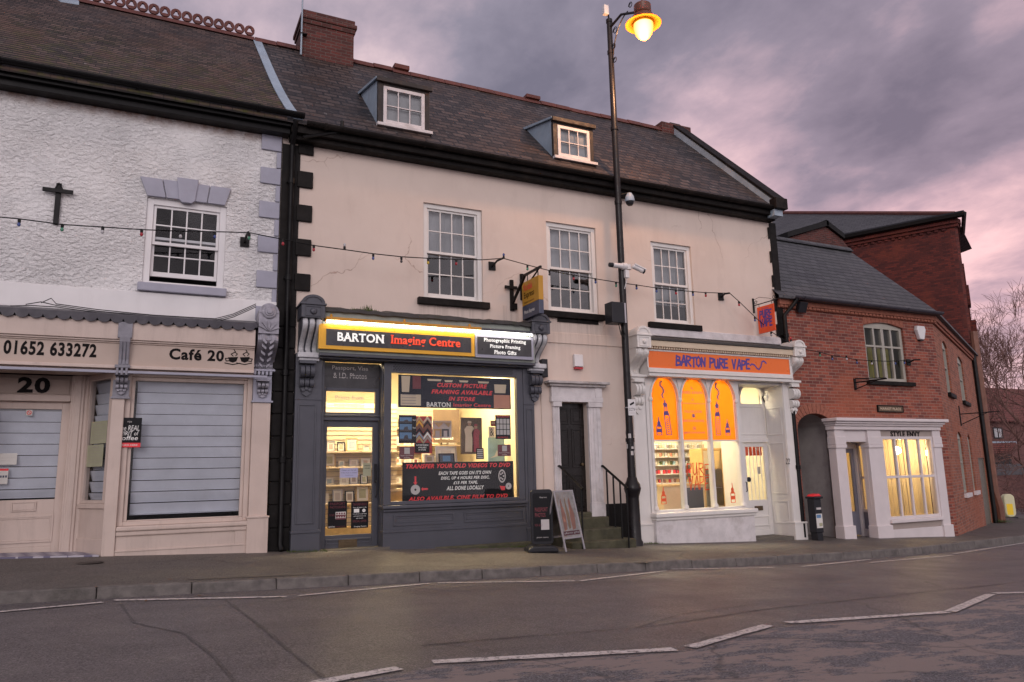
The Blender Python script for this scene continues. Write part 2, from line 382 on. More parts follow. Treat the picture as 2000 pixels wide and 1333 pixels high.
def roughcast():
    m, nt, b = new_mat('roughcast_white'); P = coords(nt)
    mp = nd(nt, 'ShaderNodeMapping', Scale=(1.0, 1.0, 1.55)); nt.links.new(P, mp.inputs[0])
    n1 = noise(nt, mp.outputs[0], 12.5, 5, 0.55, 0.25); n2 = noise(nt, mp.outputs[0], 34.0, 3, 0.6)
    c = rgbmix(nt, maprange(nt, noise(nt, P, 1.2, 4), 0.3, 0.7), (0.72, 0.71, 0.71), (0.82, 0.80, 0.79))
    c = rgbmix(nt, maprange(nt, noise(nt, P, 15, 5, 0.7), 0.63, 0.75, 0, 0.3), c, (0.42, 0.36, 0.33))
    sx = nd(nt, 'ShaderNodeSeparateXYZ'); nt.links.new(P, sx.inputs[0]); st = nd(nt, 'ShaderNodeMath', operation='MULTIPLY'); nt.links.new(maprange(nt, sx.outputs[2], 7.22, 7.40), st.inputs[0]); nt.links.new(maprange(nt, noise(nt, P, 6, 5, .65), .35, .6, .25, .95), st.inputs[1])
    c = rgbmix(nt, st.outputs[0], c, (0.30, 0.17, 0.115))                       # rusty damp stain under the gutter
    nt.links.new(c, b.inputs['Base Color']); b.inputs['Roughness'].default_value = 0.75
    big = maprange(nt, noise(nt, P, 0.9, 3), 0.35, 0.65, 0.35, 1.0); hm_ = nd(nt, 'ShaderNodeMath', operation='MULTIPLY'); nt.links.new(maprange(nt, n1, 0.36, 0.64), hm_.inputs[0]); nt.links.new(big, hm_.inputs[1])
    k = bump(nt, b, hm_.outputs[0], 0.85, 0.045); bump(nt, b, n2, 0.5, 0.015, k); return m
STAINS = []
for _a, _b, _dy in (((818, 600), (958, 600), 604), ((1063, 625), (1183, 625), 628), ((1270, 640), (1373, 645), 646), ((982, 612), (1050, 612), 606)):
    STAINS.append((at(*_a).x, at(*_b).x, at((_a[0] + _b[0]) / 2, _dy - 6).z))
def cream():
    m, nt, b = new_mat('cream_render'); P = coords(nt)
    c = rgbmix(nt, maprange(nt, noise(nt, P, 0.7, 5, 0.6), 0.3, 0.7), (0.60, 0.495, 0.43), (0.67, 0.56, 0.49))
    mp = nd(nt, 'ShaderNodeMapping', Scale=(2.2, 2.2, 0.5)); nt.links.new(P, mp.inputs[0])
    c = rgbmix(nt, maprange(nt, noise(nt, mp.outputs[0], 1.3, 6, 0.62), 0.52, 0.8, 0, 0.26), c, (0.36, 0.28, 0.235))
    c = rgbmix(nt, maprange(nt, noise(nt, P, 1.6, 3, 0.5), 0.60, 0.63, 0, 0.35), c, (0.66, 0.56, 0.49))       # patched areas
    sx = nd(nt, 'ShaderNodeSeparateXYZ'); nt.links.new(P, sx.inputs[0])
    for xa, xb, zs_ in STAINS:                                                                                  # water runs below sills and fixings
        k = nd(nt, 'ShaderNodeMath', operation='MULTIPLY'); nt.links.new(maprange(nt, sx.outputs[2], zs_ - 1.0, zs_, 0, 1), k.inputs[0])
        w_ = nd(nt, 'ShaderNodeMath', operation='COMPARE'); nt.links.new(sx.outputs[0], w_.inputs[0]); w_.inputs[1].default_value = (xa + xb) / 2; w_.inputs[2].default_value = (xb - xa) / 2
        k2 = nd(nt, 'ShaderNodeMath', operation='MULTIPLY'); nt.links.new(k.outputs[0], k2.inputs[0]); nt.links.new(w_.outputs[0], k2.inputs[1])
        ab = nd(nt, 'ShaderNodeMath', operation='LESS_THAN'); nt.links.new(sx.outputs[2], ab.inputs[0]); ab.inputs[1].default_value = zs_
        k3 = nd(nt, 'ShaderNodeMath', operation='MULTIPLY'); nt.links.new(k2.outputs[0], k3.inputs[0]); nt.links.new(ab.outputs[0], k3.inputs[1])
        mp2 = nd(nt, 'ShaderNodeMapping', Scale=(14, 1, 0.35)); nt.links.new(P, mp2.inputs[0])
        k4 = nd(nt, 'ShaderNodeMath', operation='MULTIPLY'); nt.links.new(k3.outputs[0], k4.inputs[0]); nt.links.new(maprange(nt, noise(nt, mp2.outputs[0], 1.0, 4, 0.6), 0.46, 0.66, 0, 0.75), k4.inputs[1])
        c = rgbmix(nt, k4.outputs[0], c, (0.22, 0.17, 0.14))
    v = nd(nt, 'ShaderNodeTexVoronoi', Scale=0.42, feature='DISTANCE_TO_EDGE')                     # hairline cracks
    wv = nd(nt, 'ShaderNodeTexNoise', Scale=1.6, Detail=6.0); nt.links.new(P, wv.inputs['Vector'])
    ad = nd(nt, 'ShaderNodeVectorMath', operation='MULTIPLY_ADD'); nt.links.new(wv.outputs['Color'], ad.inputs[0]); ad.inputs[1].default_value = (0.7, 0.7, 0.7); nt.links.new(P, ad.inputs[2])
    nt.links.new(ad.outputs[0], v.inputs['Vector'])
    k = nd(nt, 'ShaderNodeMath', operation='MULTIPLY'); nt.links.new(maprange(nt, v.outputs['Distance'], 0.0, 0.004, 1, 0), k.inputs[0])
    nt.links.new(maprange(nt, noise(nt, P, 0.5, 2), 0.52, 0.62), k.inputs[1])
    c = rgbmix(nt, k.outputs[0], c, (0.36, 0.25, 0.2))
    nt.links.new(c, b.inputs['Base Color']); b.inputs['Roughness'].default_value = 0.7
    n1 = bump(nt, b, noise(nt, P, 2.2, 3), 0.25, 0.03); bump(nt, b, noise(nt, P, 55, 4), 0.25, 0.006, n1); return m
def asphalt(name, c1, c2, patch=None, rough=0.62, crack=True, amount=(0.5, 0.56), crackamt=0.6, streak=0.0):
    m, nt, b = new_mat(name); P = coords(nt)
    c = rgbmix(nt, maprange(nt, noise(nt, P, 0.5, 6, 0.62), 0.32, 0.68), c1, c2)
    c = rgbmix(nt, maprange(nt, noise(nt, P, 72, 3, 0.75), 0.42, 0.62, 0, 0.9), c, dk(c2, 2.3))
    c = rgbmix(nt, maprange(nt, noise(nt, P, 62, 3, 0.7), 0.48, 0.60, 0, 0.85), c, dk(c1, 0.30))
    c = rgbmix(nt, maprange(nt, noise(nt, P, 170, 2), 0.64, 0.72, 0, 0.45), c, dk(c2, 4.0))
    c = rgbmix(nt, maprange(nt, noise(nt, P, 26, 6, 0.75), 0.40, 0.62, 0, 0.45), c, dk(c1, 0.55))
    c = rgbmix(nt, maprange(nt, noise(nt, P, 34, 3, 0.7), 0.62, 0.72, 0, 0.5), c, dk(c2, 2.2))
    if streak:
        mp = nd(nt, 'ShaderNodeMapping', Scale=(0.12, 1.3, 1)); nt.links.new(P, mp.inputs[0])
        c = rgbmix(nt, maprange(nt, noise(nt, mp.outputs[0], 1.5, 5, 0.6), 0.45, 0.7, 0, streak), c, dk(c1, 0.6))
    if patch:
        mp = nd(nt, 'ShaderNodeMapping', Scale=(0.55, 1.5, 1), Rotation=(0, 0, 0.1)); nt.links.new(P, mp.inputs[0])
        c = rgbmix(nt, maprange(nt, noise(nt, mp.outputs[0], 1.9, 14, 0.80), *amount), c, patch)
    if crack:
        v = nd(nt, 'ShaderNodeTexVoronoi', Scale=0.33, feature='DISTANCE_TO_EDGE'); wv = nd(nt, 'ShaderNodeTexNoise', Scale=2.2, Detail=7.0); nt.links.new(P, wv.inputs['Vector'])
        ad = nd(nt, 'ShaderNodeVectorMath', operation='MULTIPLY_ADD'); nt.links.new(wv.outputs['Color'], ad.inputs[0]); ad.inputs[1].default_value = (0.55, 0.55, 0.0); nt.links.new(P, ad.inputs[2])
        nt.links.new(ad.outputs[0], v.inputs['Vector'])
        k = nd(nt, 'ShaderNodeMath', operation='MULTIPLY'); nt.links.new(maprange(nt, v.outputs['Distance'], 0.001, 0.008, crackamt, 0), k.inputs[0]); nt.links.new(maprange(nt, noise(nt, P, 0.35, 3), 0.45, 0.6), k.inputs[1])
        c = rgbmix(nt, k.outputs[0], c, dk(c1, 0.35))
    nt.links.new(c, b.inputs['Base Color'])
    nt.links.new(maprange(nt, noise(nt, P, 1.1, 5), 0.3, 0.7, rough - 0.12, rough + 0.12), b.inputs['Roughness'])
    bump(nt, b, noise(nt, P, 70, 5, 0.75), 0.9, 0.02); return m
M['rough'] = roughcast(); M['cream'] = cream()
M['road'] = asphalt('road_asphalt', (0.100, 0.090, 0.096), (0.150, 0.132, 0.136), rough=0.42, streak=0.35)
M['pave'] = asphalt('pavement_asphalt', (0.080, 0.071, 0.065), (0.120, 0.106, 0.096), patch=(0.066, 0.060, 0.050), rough=0.6, amount=(0.56, 0.72))
M['worn'] = asphalt('worn_surfacing', (0.100, 0.097, 0.110), (0.150, 0.143, 0.160), patch=(0.29, 0.235, 0.22), rough=0.75, amount=(0.495, 0.525))
M['kerb'] = paint('kerb_concrete', (0.155, 0.138, 0.128), 0.75, 0.45, 9, 0.8, 60, 0.8, (0.05, 0.045, 0.038))
M['slab'] = paint('stone_slab', (0.125, 0.11, 0.09), 0.75, 0.25, 5, 0.4, 60, 0.4)
M['moss_stone'] = paint('mossy_stone', (0.070, 0.066, 0.038), 0.85, 0.45, 5, 0.8, 28, 0.9, (0.125, 0.105, 0.078))
M['smooth_white'] = paint('white_smooth_paint', (0.75, 0.73, 0.73), 0.55, 0.07, 1.5, 0.1, 30, 0.15, (0.4, 0.36, 0.34), streak=True)
M['lilac'] = paint('lilac_grey_paint', (0.335, 0.335, 0.405), 0.5, 0.1, 4, 0.2, 30, 0.2, (0.2, 0.19, 0.22))
M['silver'] = paint('silver_grey_paint', (0.30, 0.29, 0.33), 0.38, 0.3, 12, 0.2, 40, 0.5, (0.07, 0.065, 0.075), metal=0.35)
M['pink'] = paint('dusty_pink_paint', (0.575, 0.465, 0.405), 0.5, 0.10, 2, 0.15, 40, 0.4, (0.30, 0.235, 0.20), streak=True)
M['pinkd'] = paint('dusty_pink_board', (0.47, 0.37, 0.31), 0.5, 0.06, 2, 0.06, 40)
M['black'] = paint('black_gloss_paint', (0.0065, 0.006, 0.0065), 0.4, 0.2, 5, 0.15, 30, 0.2, (0.022, 0.018, 0.016), spec=0.16)
M['blackm'] = paint('black_masonry_paint', (0.011, 0.0095, 0.009), 0.6, 0.3, 3, 0.5, 18, 0.4, (0.032, 0.027, 0.024), spec=0.15)
M['blackw'] = paint('weathered_black_timber', (0.010, 0.008, 0.0075), 0.6, 0.3, 5, 0.5, 25, 0.45, (0.05, 0.037, 0.03), spec=0.15)
M['barton'] = paint('slate_grey_paint', (0.062, 0.064, 0.080), 0.4, 0.12, 3, 0.12, 40, 0.22, (0.05, 0.05, 0.055), streak=True)
M['bartonpale'] = paint('pale_worn_console', (0.56, 0.56, 0.58), 0.5, 0.2, 8, 0.25, 40, 0.55, (0.08, 0.08, 0.09), streak=True)
M['palegreen'] = paint('pale_green_board', (0.30, 0.33, 0.29), 0.6, 0.12, 4, 0.2, 30, 0.5, (0.10, 0.10, 0.075), streak=True)
M['white'] = paint('white_gloss_paint', (0.70, 0.67, 0.64), 0.42, 0.06, 3, 0.06, 40, 0.18, (0.42, 0.37, 0.34), streak=True)
M['whitedirty'] = paint('flaking_white_paint', (0.64, 0.60, 0.60), 0.55, 0.15, 6, 0.35, 30, 0.55, (0.22, 0.18, 0.15))
M['offwhite'] = paint('salon_offwhite_paint', (0.66, 0.60, 0.60), 0.5, 0.06, 3, 0.05, 40)
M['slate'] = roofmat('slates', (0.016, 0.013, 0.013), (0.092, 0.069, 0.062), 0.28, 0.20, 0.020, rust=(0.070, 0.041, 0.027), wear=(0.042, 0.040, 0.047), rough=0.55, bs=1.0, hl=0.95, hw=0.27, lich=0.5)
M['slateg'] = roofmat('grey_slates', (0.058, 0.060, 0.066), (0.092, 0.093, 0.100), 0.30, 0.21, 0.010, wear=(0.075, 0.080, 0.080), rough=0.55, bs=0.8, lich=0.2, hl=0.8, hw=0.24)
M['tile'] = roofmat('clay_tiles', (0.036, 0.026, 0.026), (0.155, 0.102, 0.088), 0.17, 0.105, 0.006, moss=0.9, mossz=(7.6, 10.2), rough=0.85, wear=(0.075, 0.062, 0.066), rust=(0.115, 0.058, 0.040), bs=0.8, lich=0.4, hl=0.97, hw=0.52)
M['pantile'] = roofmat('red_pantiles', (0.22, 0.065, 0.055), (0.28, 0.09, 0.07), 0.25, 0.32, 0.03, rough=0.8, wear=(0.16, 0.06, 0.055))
M['lead'] = paint('lead_sheet', (0.30, 0.375, 0.455), 0.5, 0.2, 3, 0.3, 14, 0.4, (0.48, 0.50, 0.53))
M['leadd'] = paint('dark_lead', (0.040, 0.036, 0.048), 0.45, 0.25, 4, 0.3, 20, 0.5, (0.10, 0.085, 0.10))
M['ridge'] = paint('red_ridge_tile', (0.125, 0.042, 0.035), 0.8, 0.3, 5, 0.4, 30, 0.4, (0.05, 0.04, 0.035))
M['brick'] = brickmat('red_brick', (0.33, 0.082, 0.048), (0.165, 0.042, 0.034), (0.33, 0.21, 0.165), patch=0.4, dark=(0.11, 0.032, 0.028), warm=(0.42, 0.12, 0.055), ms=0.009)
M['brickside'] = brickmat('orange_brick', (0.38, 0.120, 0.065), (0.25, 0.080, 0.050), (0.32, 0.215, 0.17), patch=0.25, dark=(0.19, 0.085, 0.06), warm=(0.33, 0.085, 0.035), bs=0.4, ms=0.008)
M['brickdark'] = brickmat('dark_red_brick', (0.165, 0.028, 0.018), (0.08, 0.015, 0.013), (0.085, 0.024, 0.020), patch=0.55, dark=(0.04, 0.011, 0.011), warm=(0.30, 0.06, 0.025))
M['brickch'] = brickmat('chimney_brick', (0.125, 0.028, 0.022), (0.07, 0.02, 0.017), (0.12, 0.085, 0.075), patch=0.6, dark=(0.045, 0.02, 0.018))
M['brickfar'] = brickmat('distant_brick', (0.20, 0.075, 0.065), (0.15, 0.06, 0.055), (0.18, 0.12, 0.11), patch=0.4)
M['arch'] = paint('gauged_brick', (0.30, 0.105, 0.065), 0.8, 0.3, 14, 0.4, 30)
M['glass'] = glass('window_glass', boost=1.8); M['glassdark'] = glass('upper_window_glass', (0.85, 0.87, 0.88), 2.6, 0.01); M['glassshop'] = glass('shop_glass', (0.97, 0.98, 0.97), 0.5)
M['dark'] = paint('dark_room', (0.03, 0.028, 0.03), 0.9, 0.3, 2, 0)
M['blind'] = paint('pale_blind', (0.46, 0.46, 0.48), 0.8, 0.08, 3, 0)
M['iron'] = paint('black_iron', (0.008, 0.0075, 0.008), 0.45, 0.3, 8, 0.15, 60, spec=0.2)
M['lampiron'] = paint('lamp_black_paint', (0.010, 0.008, 0.009), 0.36, 0.25, 5, 0.12, 50, 0.3, (0.045, 0.03, 0.026), spec=0.3)
M['brass'] = paint('worn_brass', (0.11, 0.075, 0.038), 0.5, 0.3, 8, 0.1, 60, metal=0.4)
M['ink'] = paint('black_ink', (0.009, 0.007, 0.007), 0.6, 0.1, 5, 0, spec=0.1)
M['posterblack'] = paint('black_poster', (0.010, 0.010, 0.012), 0.4, 0.1, 5, 0, spec=0.15)
M['posternavy'] = paint('navy_poster', (0.010, 0.013, 0.026), 0.4, 0.1, 5, 0, spec=0.15)
M['red'] = paint('red_ink', (0.80, 0.04, 0.05), 0.5, 0.05, 5, 0)
M['darkred'] = paint('maroon_ink', (0.16, 0.02, 0.03), 0.5, 0.1, 5, 0)
M['whiteink'] = paint('white_ink', (0.80, 0.79, 0.76), 0.5, 0.03, 5, 0)
M['greyink'] = paint('grey_ink', (0.50, 0.47, 0.46), 0.5, 0.05, 5, 0)
M['paper'] = paint('paper', (0.66, 0.64, 0.60), 0.7, 0.05, 5, 0)
M['paperg'] = paint('greenish_paper', (0.37, 0.37, 0.25), 0.7, 0.08, 5, 0)
M['orange'] = paint('orange_sign', (0.82, 0.155, 0.012), 0.35, 0.04, 2, 0)
M['purple'] = paint('purple_paint', (0.085, 0.045, 0.26), 0.45, 0.05, 5, 0)
M['yellow'] = paint('yellow_panel', (0.78, 0.40, 0.02), 0.35, 0.04, 3, 0)
M['amber'] = paint('amber_panel', (0.55, 0.25, 0.012), 0.4, 0.05, 3, 0)
M['navy'] = paint('blue_grey_panel', (0.055, 0.065, 0.105), 0.4, 0.08, 3, 0)
M['signblack'] = paint('sign_black_panel', (0.035, 0.033, 0.036), 0.35, 0.3, 6, 0.05, 30, 0.5, (0.10, 0.095, 0.09), streak=True)
M['alu'] = paint('aluminium', (0.42, 0.40, 0.42), 0.4, 0.08, 6, 0.05, 50, metal=0.6)
M['plasticw'] = paint('white_plastic', (0.68, 0.66, 0.66), 0.4, 0.05, 4, 0)
M['plasticg'] = paint('dark_grey_plastic', (0.016, 0.016, 0.020), 0.4, 0.1, 4, 0, spec=0.3)
M['warmwall'] = paint('warm_shop_wall', (0.70, 0.60, 0.42), 0.6, 0.08, 2, 0)
M['slat'] = None
M['wood'] = paint('pale_timber', (0.52, 0.36, 0.17), 0.5, 0.2, 8, 0.05)
M['floor'] = paint('shop_floor', (0.30, 0.22, 0.15), 0.5, 0.1, 4, 0)
M['mosslead'] = paint('mossy_lead', (0.055, 0.050, 0.048), 0.7, 0.3, 6, 0.6, 30, 0.9, (0.045, 0.050, 0.016))
M['moss'] = paint('green_moss', (0.06, 0.085, 0.018), 0.9, 0.4, 20, 0)
M['doorblack'] = paint('black_door_paint', (0.012, 0.009, 0.008), 0.3, 0.2, 4, 0.1, 40, 0.2, (0.03, 0.02, 0.016), spec=0.3)
M['glassdim'] = glass('cafe_glass', (0.93, 0.95, 0.97), 0.7)
M['flaky'] = paint('flaking_cornice', (0.50, 0.46, 0.45), 0.7, 0.2, 8, 0.7, 30, 0.98, (0.06, 0.048, 0.042))
M['led'] = emit('led_tube', (1.0, 0.93, 0.82), 26.0)
M['whiteletter'] = emit('lit_white_letters', (1.0, 0.97, 0.93), 0.55)
M['redletter'] = emit('lit_red_letters', (1.0, 0.09, 0.035), 0.62)
M['warmlight'] = emit('warm_ceiling_light', (1.0, 0.78, 0.46), 80.0)
M['vapelight'] = emit('shop_ceiling_light', (1.0, 0.86, 0.58), 100.0)
M['creamy'] = paint('cream_trim', (0.62, 0.50, 0.36), 0.5, 0.08, 4, 0.1, 40, 0.25, (0.3, 0.24, 0.18))
M['vapewall'] = paint('pale_shop_wall', (0.74, 0.68, 0.52), 0.6, 0.05, 2, 0)
M['sage'] = paint('sage_grey_frame', (0.37, 0.35, 0.30), 0.5, 0.08, 4, 0.05)
M['sagedark'] = paint('grey_green_door', (0.16, 0.14, 0.11), 0.5, 0.15, 4, 0.1)
M['taupe'] = paint('taupe_panel', (0.36, 0.30, 0.27), 0.6, 0.06, 4, 0.05)
M['salondoor'] = paint('grey_mauve_door', (0.18, 0.175, 0.22), 0.5, 0.08, 4, 0.05)
M['passage'] = paint('limewashed_passage', (0.40, 0.36, 0.35), 0.85, 0.2, 2, 0.4, 25, 0.5, (0.14, 0.12, 0.11))
M['roomgreen'] = paint('green_room', (0.24, 0.25, 0.16), 0.8, 0.2, 2, 0)
M['brownpipe'] = paint('brown_pipe', (0.20, 0.085, 0.055), 0.6, 0.25, 4, 0.2)
M['peach'] = paint('peach_print', (0.52, 0.22, 0.14), 0.5, 0.1, 6, 0)
M['skyblue'] = paint('blue_sky_print', (0.10, 0.22, 0.40), 0.4, 0.2, 6, 0)
M['seablue'] = paint('sea_print', (0.30, 0.48, 0.55), 0.5, 0.25, 7, 0)
M['redboard'] = paint('red_board', (0.36, 0.025, 0.025), 0.5, 0.1, 5, 0)
M['maroon'] = paint('maroon_card', (0.15, 0.035, 0.045), 0.5, 0.1, 5, 0)
M['brownboard'] = paint('brown_board', (0.115, 0.075, 0.045), 0.6, 0.25, 5, 0)
M['darkred2'] = paint('crimson_print', (0.33, 0.05, 0.07), 0.6, 0.25, 14, 0)
M['skinprint'] = paint('skin_print', (0.42, 0.24, 0.16), 0.6, 0.1, 9, 0)
M['lilacpaper'] = paint('lilac_paper', (0.43, 0.42, 0.60), 0.7, 0.05, 5, 0)
M['redorange'] = paint('red_orange_vinyl', (0.70, 0.085, 0.02), 0.5, 0.05, 5, 0)
M['globe'] = emit('lit_globe', (1.0, 0.74, 0.40), 200.0)
M['globe2'] = emit('dim_lit_globe', (1.0, 0.68, 0.32), 130.0)
def translucent(name, col, k=.5):
    m, nt, b = new_mat(name); nt.nodes.remove(b); out = nt.nodes['Material Output']; P = coords(nt)
    c = rgbmix(nt, maprange(nt, noise(nt, P, 3, 4), .3, .7), dk(col, .8), col)
    d = nd(nt, 'ShaderNodeBsdfDiffuse'); t = nd(nt, 'ShaderNodeBsdfTranslucent'); mx = nd(nt, 'ShaderNodeMixShader'); mx.inputs[0].default_value = k
    nt.links.new(c, d.inputs[0]); nt.links.new(c, t.inputs[0]); nt.links.new(d.outputs[0], mx.inputs[1]); nt.links.new(t.outputs[0], mx.inputs[2]); nt.links.new(mx.outputs[0], out.inputs[0]); return m
M['blindwarm'] = translucent('salon_blind_fabric', (0.72, 0.64, 0.50), .4); M['curtain'] = translucent('patterned_curtain', (0.45, 0.42, 0.10), .5)
def bowlmat():
    m, nt, b = new_mat('lit_amber_bowl'); lw = nd(nt, 'ShaderNodeLayerWeight', Blend=0.35); P = coords(nt)
    c = rgbmix(nt, maprange(nt, lw.outputs['Facing'], 0.05, 0.75), (1.0, 0.80, 0.30), (1.0, 0.36, 0.012)); nt.links.new(c, b.inputs['Emission Color'])
    nt.links.new(maprange(nt, lw.outputs['Facing'], 0.0, 0.6, 3.2, 1.1), b.inputs['Emission Strength']); b.inputs['Base Color'].default_value = (.5, .25, .03, 1); return m
M['amberrim'] = translucent('amber_reflector', (0.75, 0.30, 0.03), .6); M['bowl'] = bowlmat(); M['copper'] = paint('copper_brown_enamel', (0.15, 0.045, 0.022), 0.35, 0.15, 5, 0.1, 40)
M['amber2'] = paint('old_yellow_panel', (0.50, 0.255, 0.02), 0.5, 0.05, 3, 0)
M['redlens'] = paint('red_lens', (0.45, 0.03, 0.04), 0.3, 0.05, 3, 0)
for k, c in dict(blue=(0.06, 0.09, 0.26), green=(0.07, 0.25, 0.16), white=(0.45, 0.44, 0.46), red=(0.38, 0.03, 0.045), yellow=(0.5, 0.36, 0.05), dark=(0.05, 0.045, 0.05)).items(): M['bulb' + k] = paint(k + '_bulb', c, 0.2, 0.03, 3, 0)
M['greyposter'] = paint('poster_painted_reflections', (0.66, 0.62, 0.58), 0.35, 0.35, 9, 0, 40, 0.9, (0.55, 0.24, 0.08), streak=True)  # orange streaks paint in golden street-light reflections on the grey poster
M['glossfilm'] = glass('wrinkled_clear_cover', (0.96, 0.96, 0.96), 1.6, 0.05); M['tanprint'] = paint('tan_print', (0.45, 0.28, 0.14), 0.5, 0.2, 9, 0); M['wood2'] = paint('yellow_pine', (0.62, 0.40, 0.15), 0.5, 0.15, 8, 0.05)
M['bollard'] = emit('backlit_bollard_shell', (0.85, 0.80, 0.52), 0.10); M['bollardy'] = emit('backlit_yellow_panel', (0.9, 0.58, 0.02), 0.25)
M['farcap'] = paint('weathered_capping', (0.12, 0.11, 0.12), 0.8, 0.3, 2, 0.3, 20, 0.5)
M['bark'] = paint('bare_bark', (0.17, 0.085, 0.07), 0.85, 0.25, 3, 0)
M['grassm'] = paint('grass_green', (0.075, 0.14, 0.025), 0.9, 0.35, 12, 0)
M['leaf'] = paint('dry_leaf', (0.14, 0.075, 0.04), 0.8, 0.3, 20, 0)
M['bracketgrey'] = paint('grey_bracket_paint', (0.235, 0.23, 0.265), 0.5, 0.2, 8, 0.2, 40, 0.4, (0.10, 0.095, 0.11))
# ================================================================== ground, road, pavement
def far(d): return d
g = MB()
xs = [-60, -30, -15, -8, -4, 0, 4, 8, 12, 16, 20, 25, 30, 38, 45, 60, 90, 150, 300]; ys = [-80, -40, -20, -12, -8, -4, 0, 6, 14, 30, 60, 120, 300]
vs = [(x, y, rz(x)) for y in ys for x in xs]; nx = len(xs)
g.add(vs, [(j*nx+i, j*nx+i+1, (j+1)*nx+i+1, (j+1)*nx+i) for j in range(len(ys)-1) for i in range(nx-1)])
g.build('road', M['road'], kind='structure')
KL = [(-14, -3.75), (-6, -3.55), (-3.2, -3.42), (-1.25, -3.29), (0.66, -3.12), (3.13, -2.98), (6.31, -2.86), (9.5, -2.70), (12.13, -2.45), (14.0, -2.15), (15.6, -1.75), (18.0, -1.15), (20.4, -0.5), (24.0, 0.55), (27.0, 1.65), (29.4, 3.0), (30.6, 4.6), (30.9, 6.5)]
pv = MB(); back = [(x, 2.0) for x, _ in KL[:12]] + [(20.0, 3.2), (22.5, 4.4), (25, 5.6), (27, 6.6), (28.0, 7.0), (28.6, 7.4)]
vs = []
for (x, y), (bx, by) in zip(KL, back): vs += [(x, y + 0.06, gz(x, y)), (bx, by, gz(bx, min(by, 2)))]
pv.add(vs, [(2*i, 2*i+2, 2*i+3, 2*i+1) for i in range(len(KL)-1)])
pv.build('pavement', M['pave'], kind='structure')
# kerb of single stones with open joints
kb = MB(); seg = []
for i in range(len(KL) - 1):
    a, b = Vector(KL[i]), Vector(KL[i+1]); seg.append((a, b, (b - a).length))
tot = sum(s[2] for s in seg)
def along(d):
    for a, b, l in seg:
        if d <= l: return a + (b - a) * (d / l), (b - a).normalized()
        d -= l
    return seg[-1][1], (seg[-1][1] - seg[-1][0]).normalized()
d = 0.0
while d < tot - 1.0:
    l = 0.92 + random.uniform(-0.06, 0.06); p, t = along(d + 0.004); q, t2 = along(d + l - 0.004); jz = random.uniform(-0.006, 0.008)
    n1, n2 = Vector((-t.y, t.x)), Vector((-t2.y, t2.x))
    def z0(v): return gz(v.x, v.y) + 0.004 + jz
    o1, o2, i1, i2 = p, q, p + n1 * 0.14, q + n2 * 0.14
    kb.add([(o1.x, o1.y, rz(o1.x) - .05), (o2.x, o2.y, rz(o2.x) - .05), (i2.x, i2.y, rz(i2.x) - .05), (i1.x, i1.y, rz(i1.x) - .05),
            (o1.x + n1.x*.015, o1.y + n1.y*.015, z0(o1)), (o2.x + n2.x*.015, o2.y + n2.y*.015, z0(o2)), (i2.x, i2.y, z0(i2)), (i1.x, i1.y, z0(i1))],
           [(0,3,2,1),(4,5,6,7),(0,1,5,4),(1,2,6,5),(2,3,7,6),(3,0,4,7)])
    d += l
kb.build('kerb', M['kerb'], kind='structure', bevel=0.014)
def flat(name, pix, mat, fn, lift, label=None):
    m = MB(); P = [fn(*p) for p in pix]; m.quad(*[(p.x, p.y, p.z + lift) for p in P]); return m.build(name, mat, kind='structure')
# concrete slabs let into the pavement
flat('pavement_slab', [(362, 1131), (545, 1121), (612, 1117), (590, 1124), (400, 1136)][:4] + [(375, 1133)], M['slab'], pave_at, 0.004)
flat('pavement_slab', [(1165, 1099), (1215, 1091), (1300, 1094), (1262, 1100)], M['slab'], pave_at, 0.004)
# worn white lines
def linemat():
    m, nt, b = new_mat('road_line_paint'); P = coords(nt)
    f = maprange(nt, noise(nt, P, 22, 8, 0.75), 0.50, 0.60)
    c = rgbmix(nt, f, (0.60, 0.55, 0.53), (0.10, 0.086, 0.086)); nt.links.new(c, b.inputs['Base Color']); b.inputs['Roughness'].default_value = 0.7
    bump(nt, b, noise(nt, P, 70, 4), 0.4, 0.01); return m
M['line'] = linemat()
def road_line(a, b, w=0.085):
    p, q = road_at(*a), road_at(*b); t = (q - p).normalized(); n = Vector((-t.y, t.x, 0)) * w / 2; m = MB()
    N = max(2, int((q - p).length / 0.25)); top = []; bot = []
    for i in range(N + 1):
        c = p.lerp(q, i / N); k = 1 + random.uniform(-0.12, 0.12)
        top.append((c.x + n.x * k, c.y + n.y * k, c.z + 0.008)); bot.append((c.x - n.x * k, c.y - n.y * k, c.z + 0.008))
    m.add(top + bot, [(i + N + 1, i + N + 2, i + 1, i) for i in range(N)]); return m.build('road_marking', M['line'], kind='structure')
for a, b in [((-520, 1228), (-90, 1204)), ((-60, 1202), (200, 1178)), ((222, 1174), (560, 1167)), ((583, 1165), (838, 1141)), ((855, 1140), (1123, 1136)), ((1133, 1136), (1302, 1116)), ((1310, 1113), (1512, 1110)), ((1565, 1108), (1700, 1094)), ((1700, 1100), (1860, 1086)), ((1862, 1083), (2010, 1060))]: road_line(a, b)
for a, b in [((612, 1337), (780, 1307)), ((845, 1295), (1318, 1270)), ((1348, 1266), (1500, 1223)), ((1537, 1218), (1850, 1197)), ((1856, 1196), (1935, 1162)), ((1942, 1160), (2080, 1157))]: road_line(a, b, 0.11)
wp = [(640, 1345), (790, 1316), (850, 1303), (1320, 1277), (1360, 1271), (1505, 1231), (1545, 1225), (1855, 1204), (1935, 1172), (2100, 1168)]
m = MB(); P = [road_at(*p) for p in wp]; P2 = [(22, -8.5), (22, -12), (8, -14), (2.0, -11.4)]
poly = [(p.x, p.y) for p in P] + P2
tri = tessellate_polygon([[Vector((x, y, 0)) for x, y in poly]])
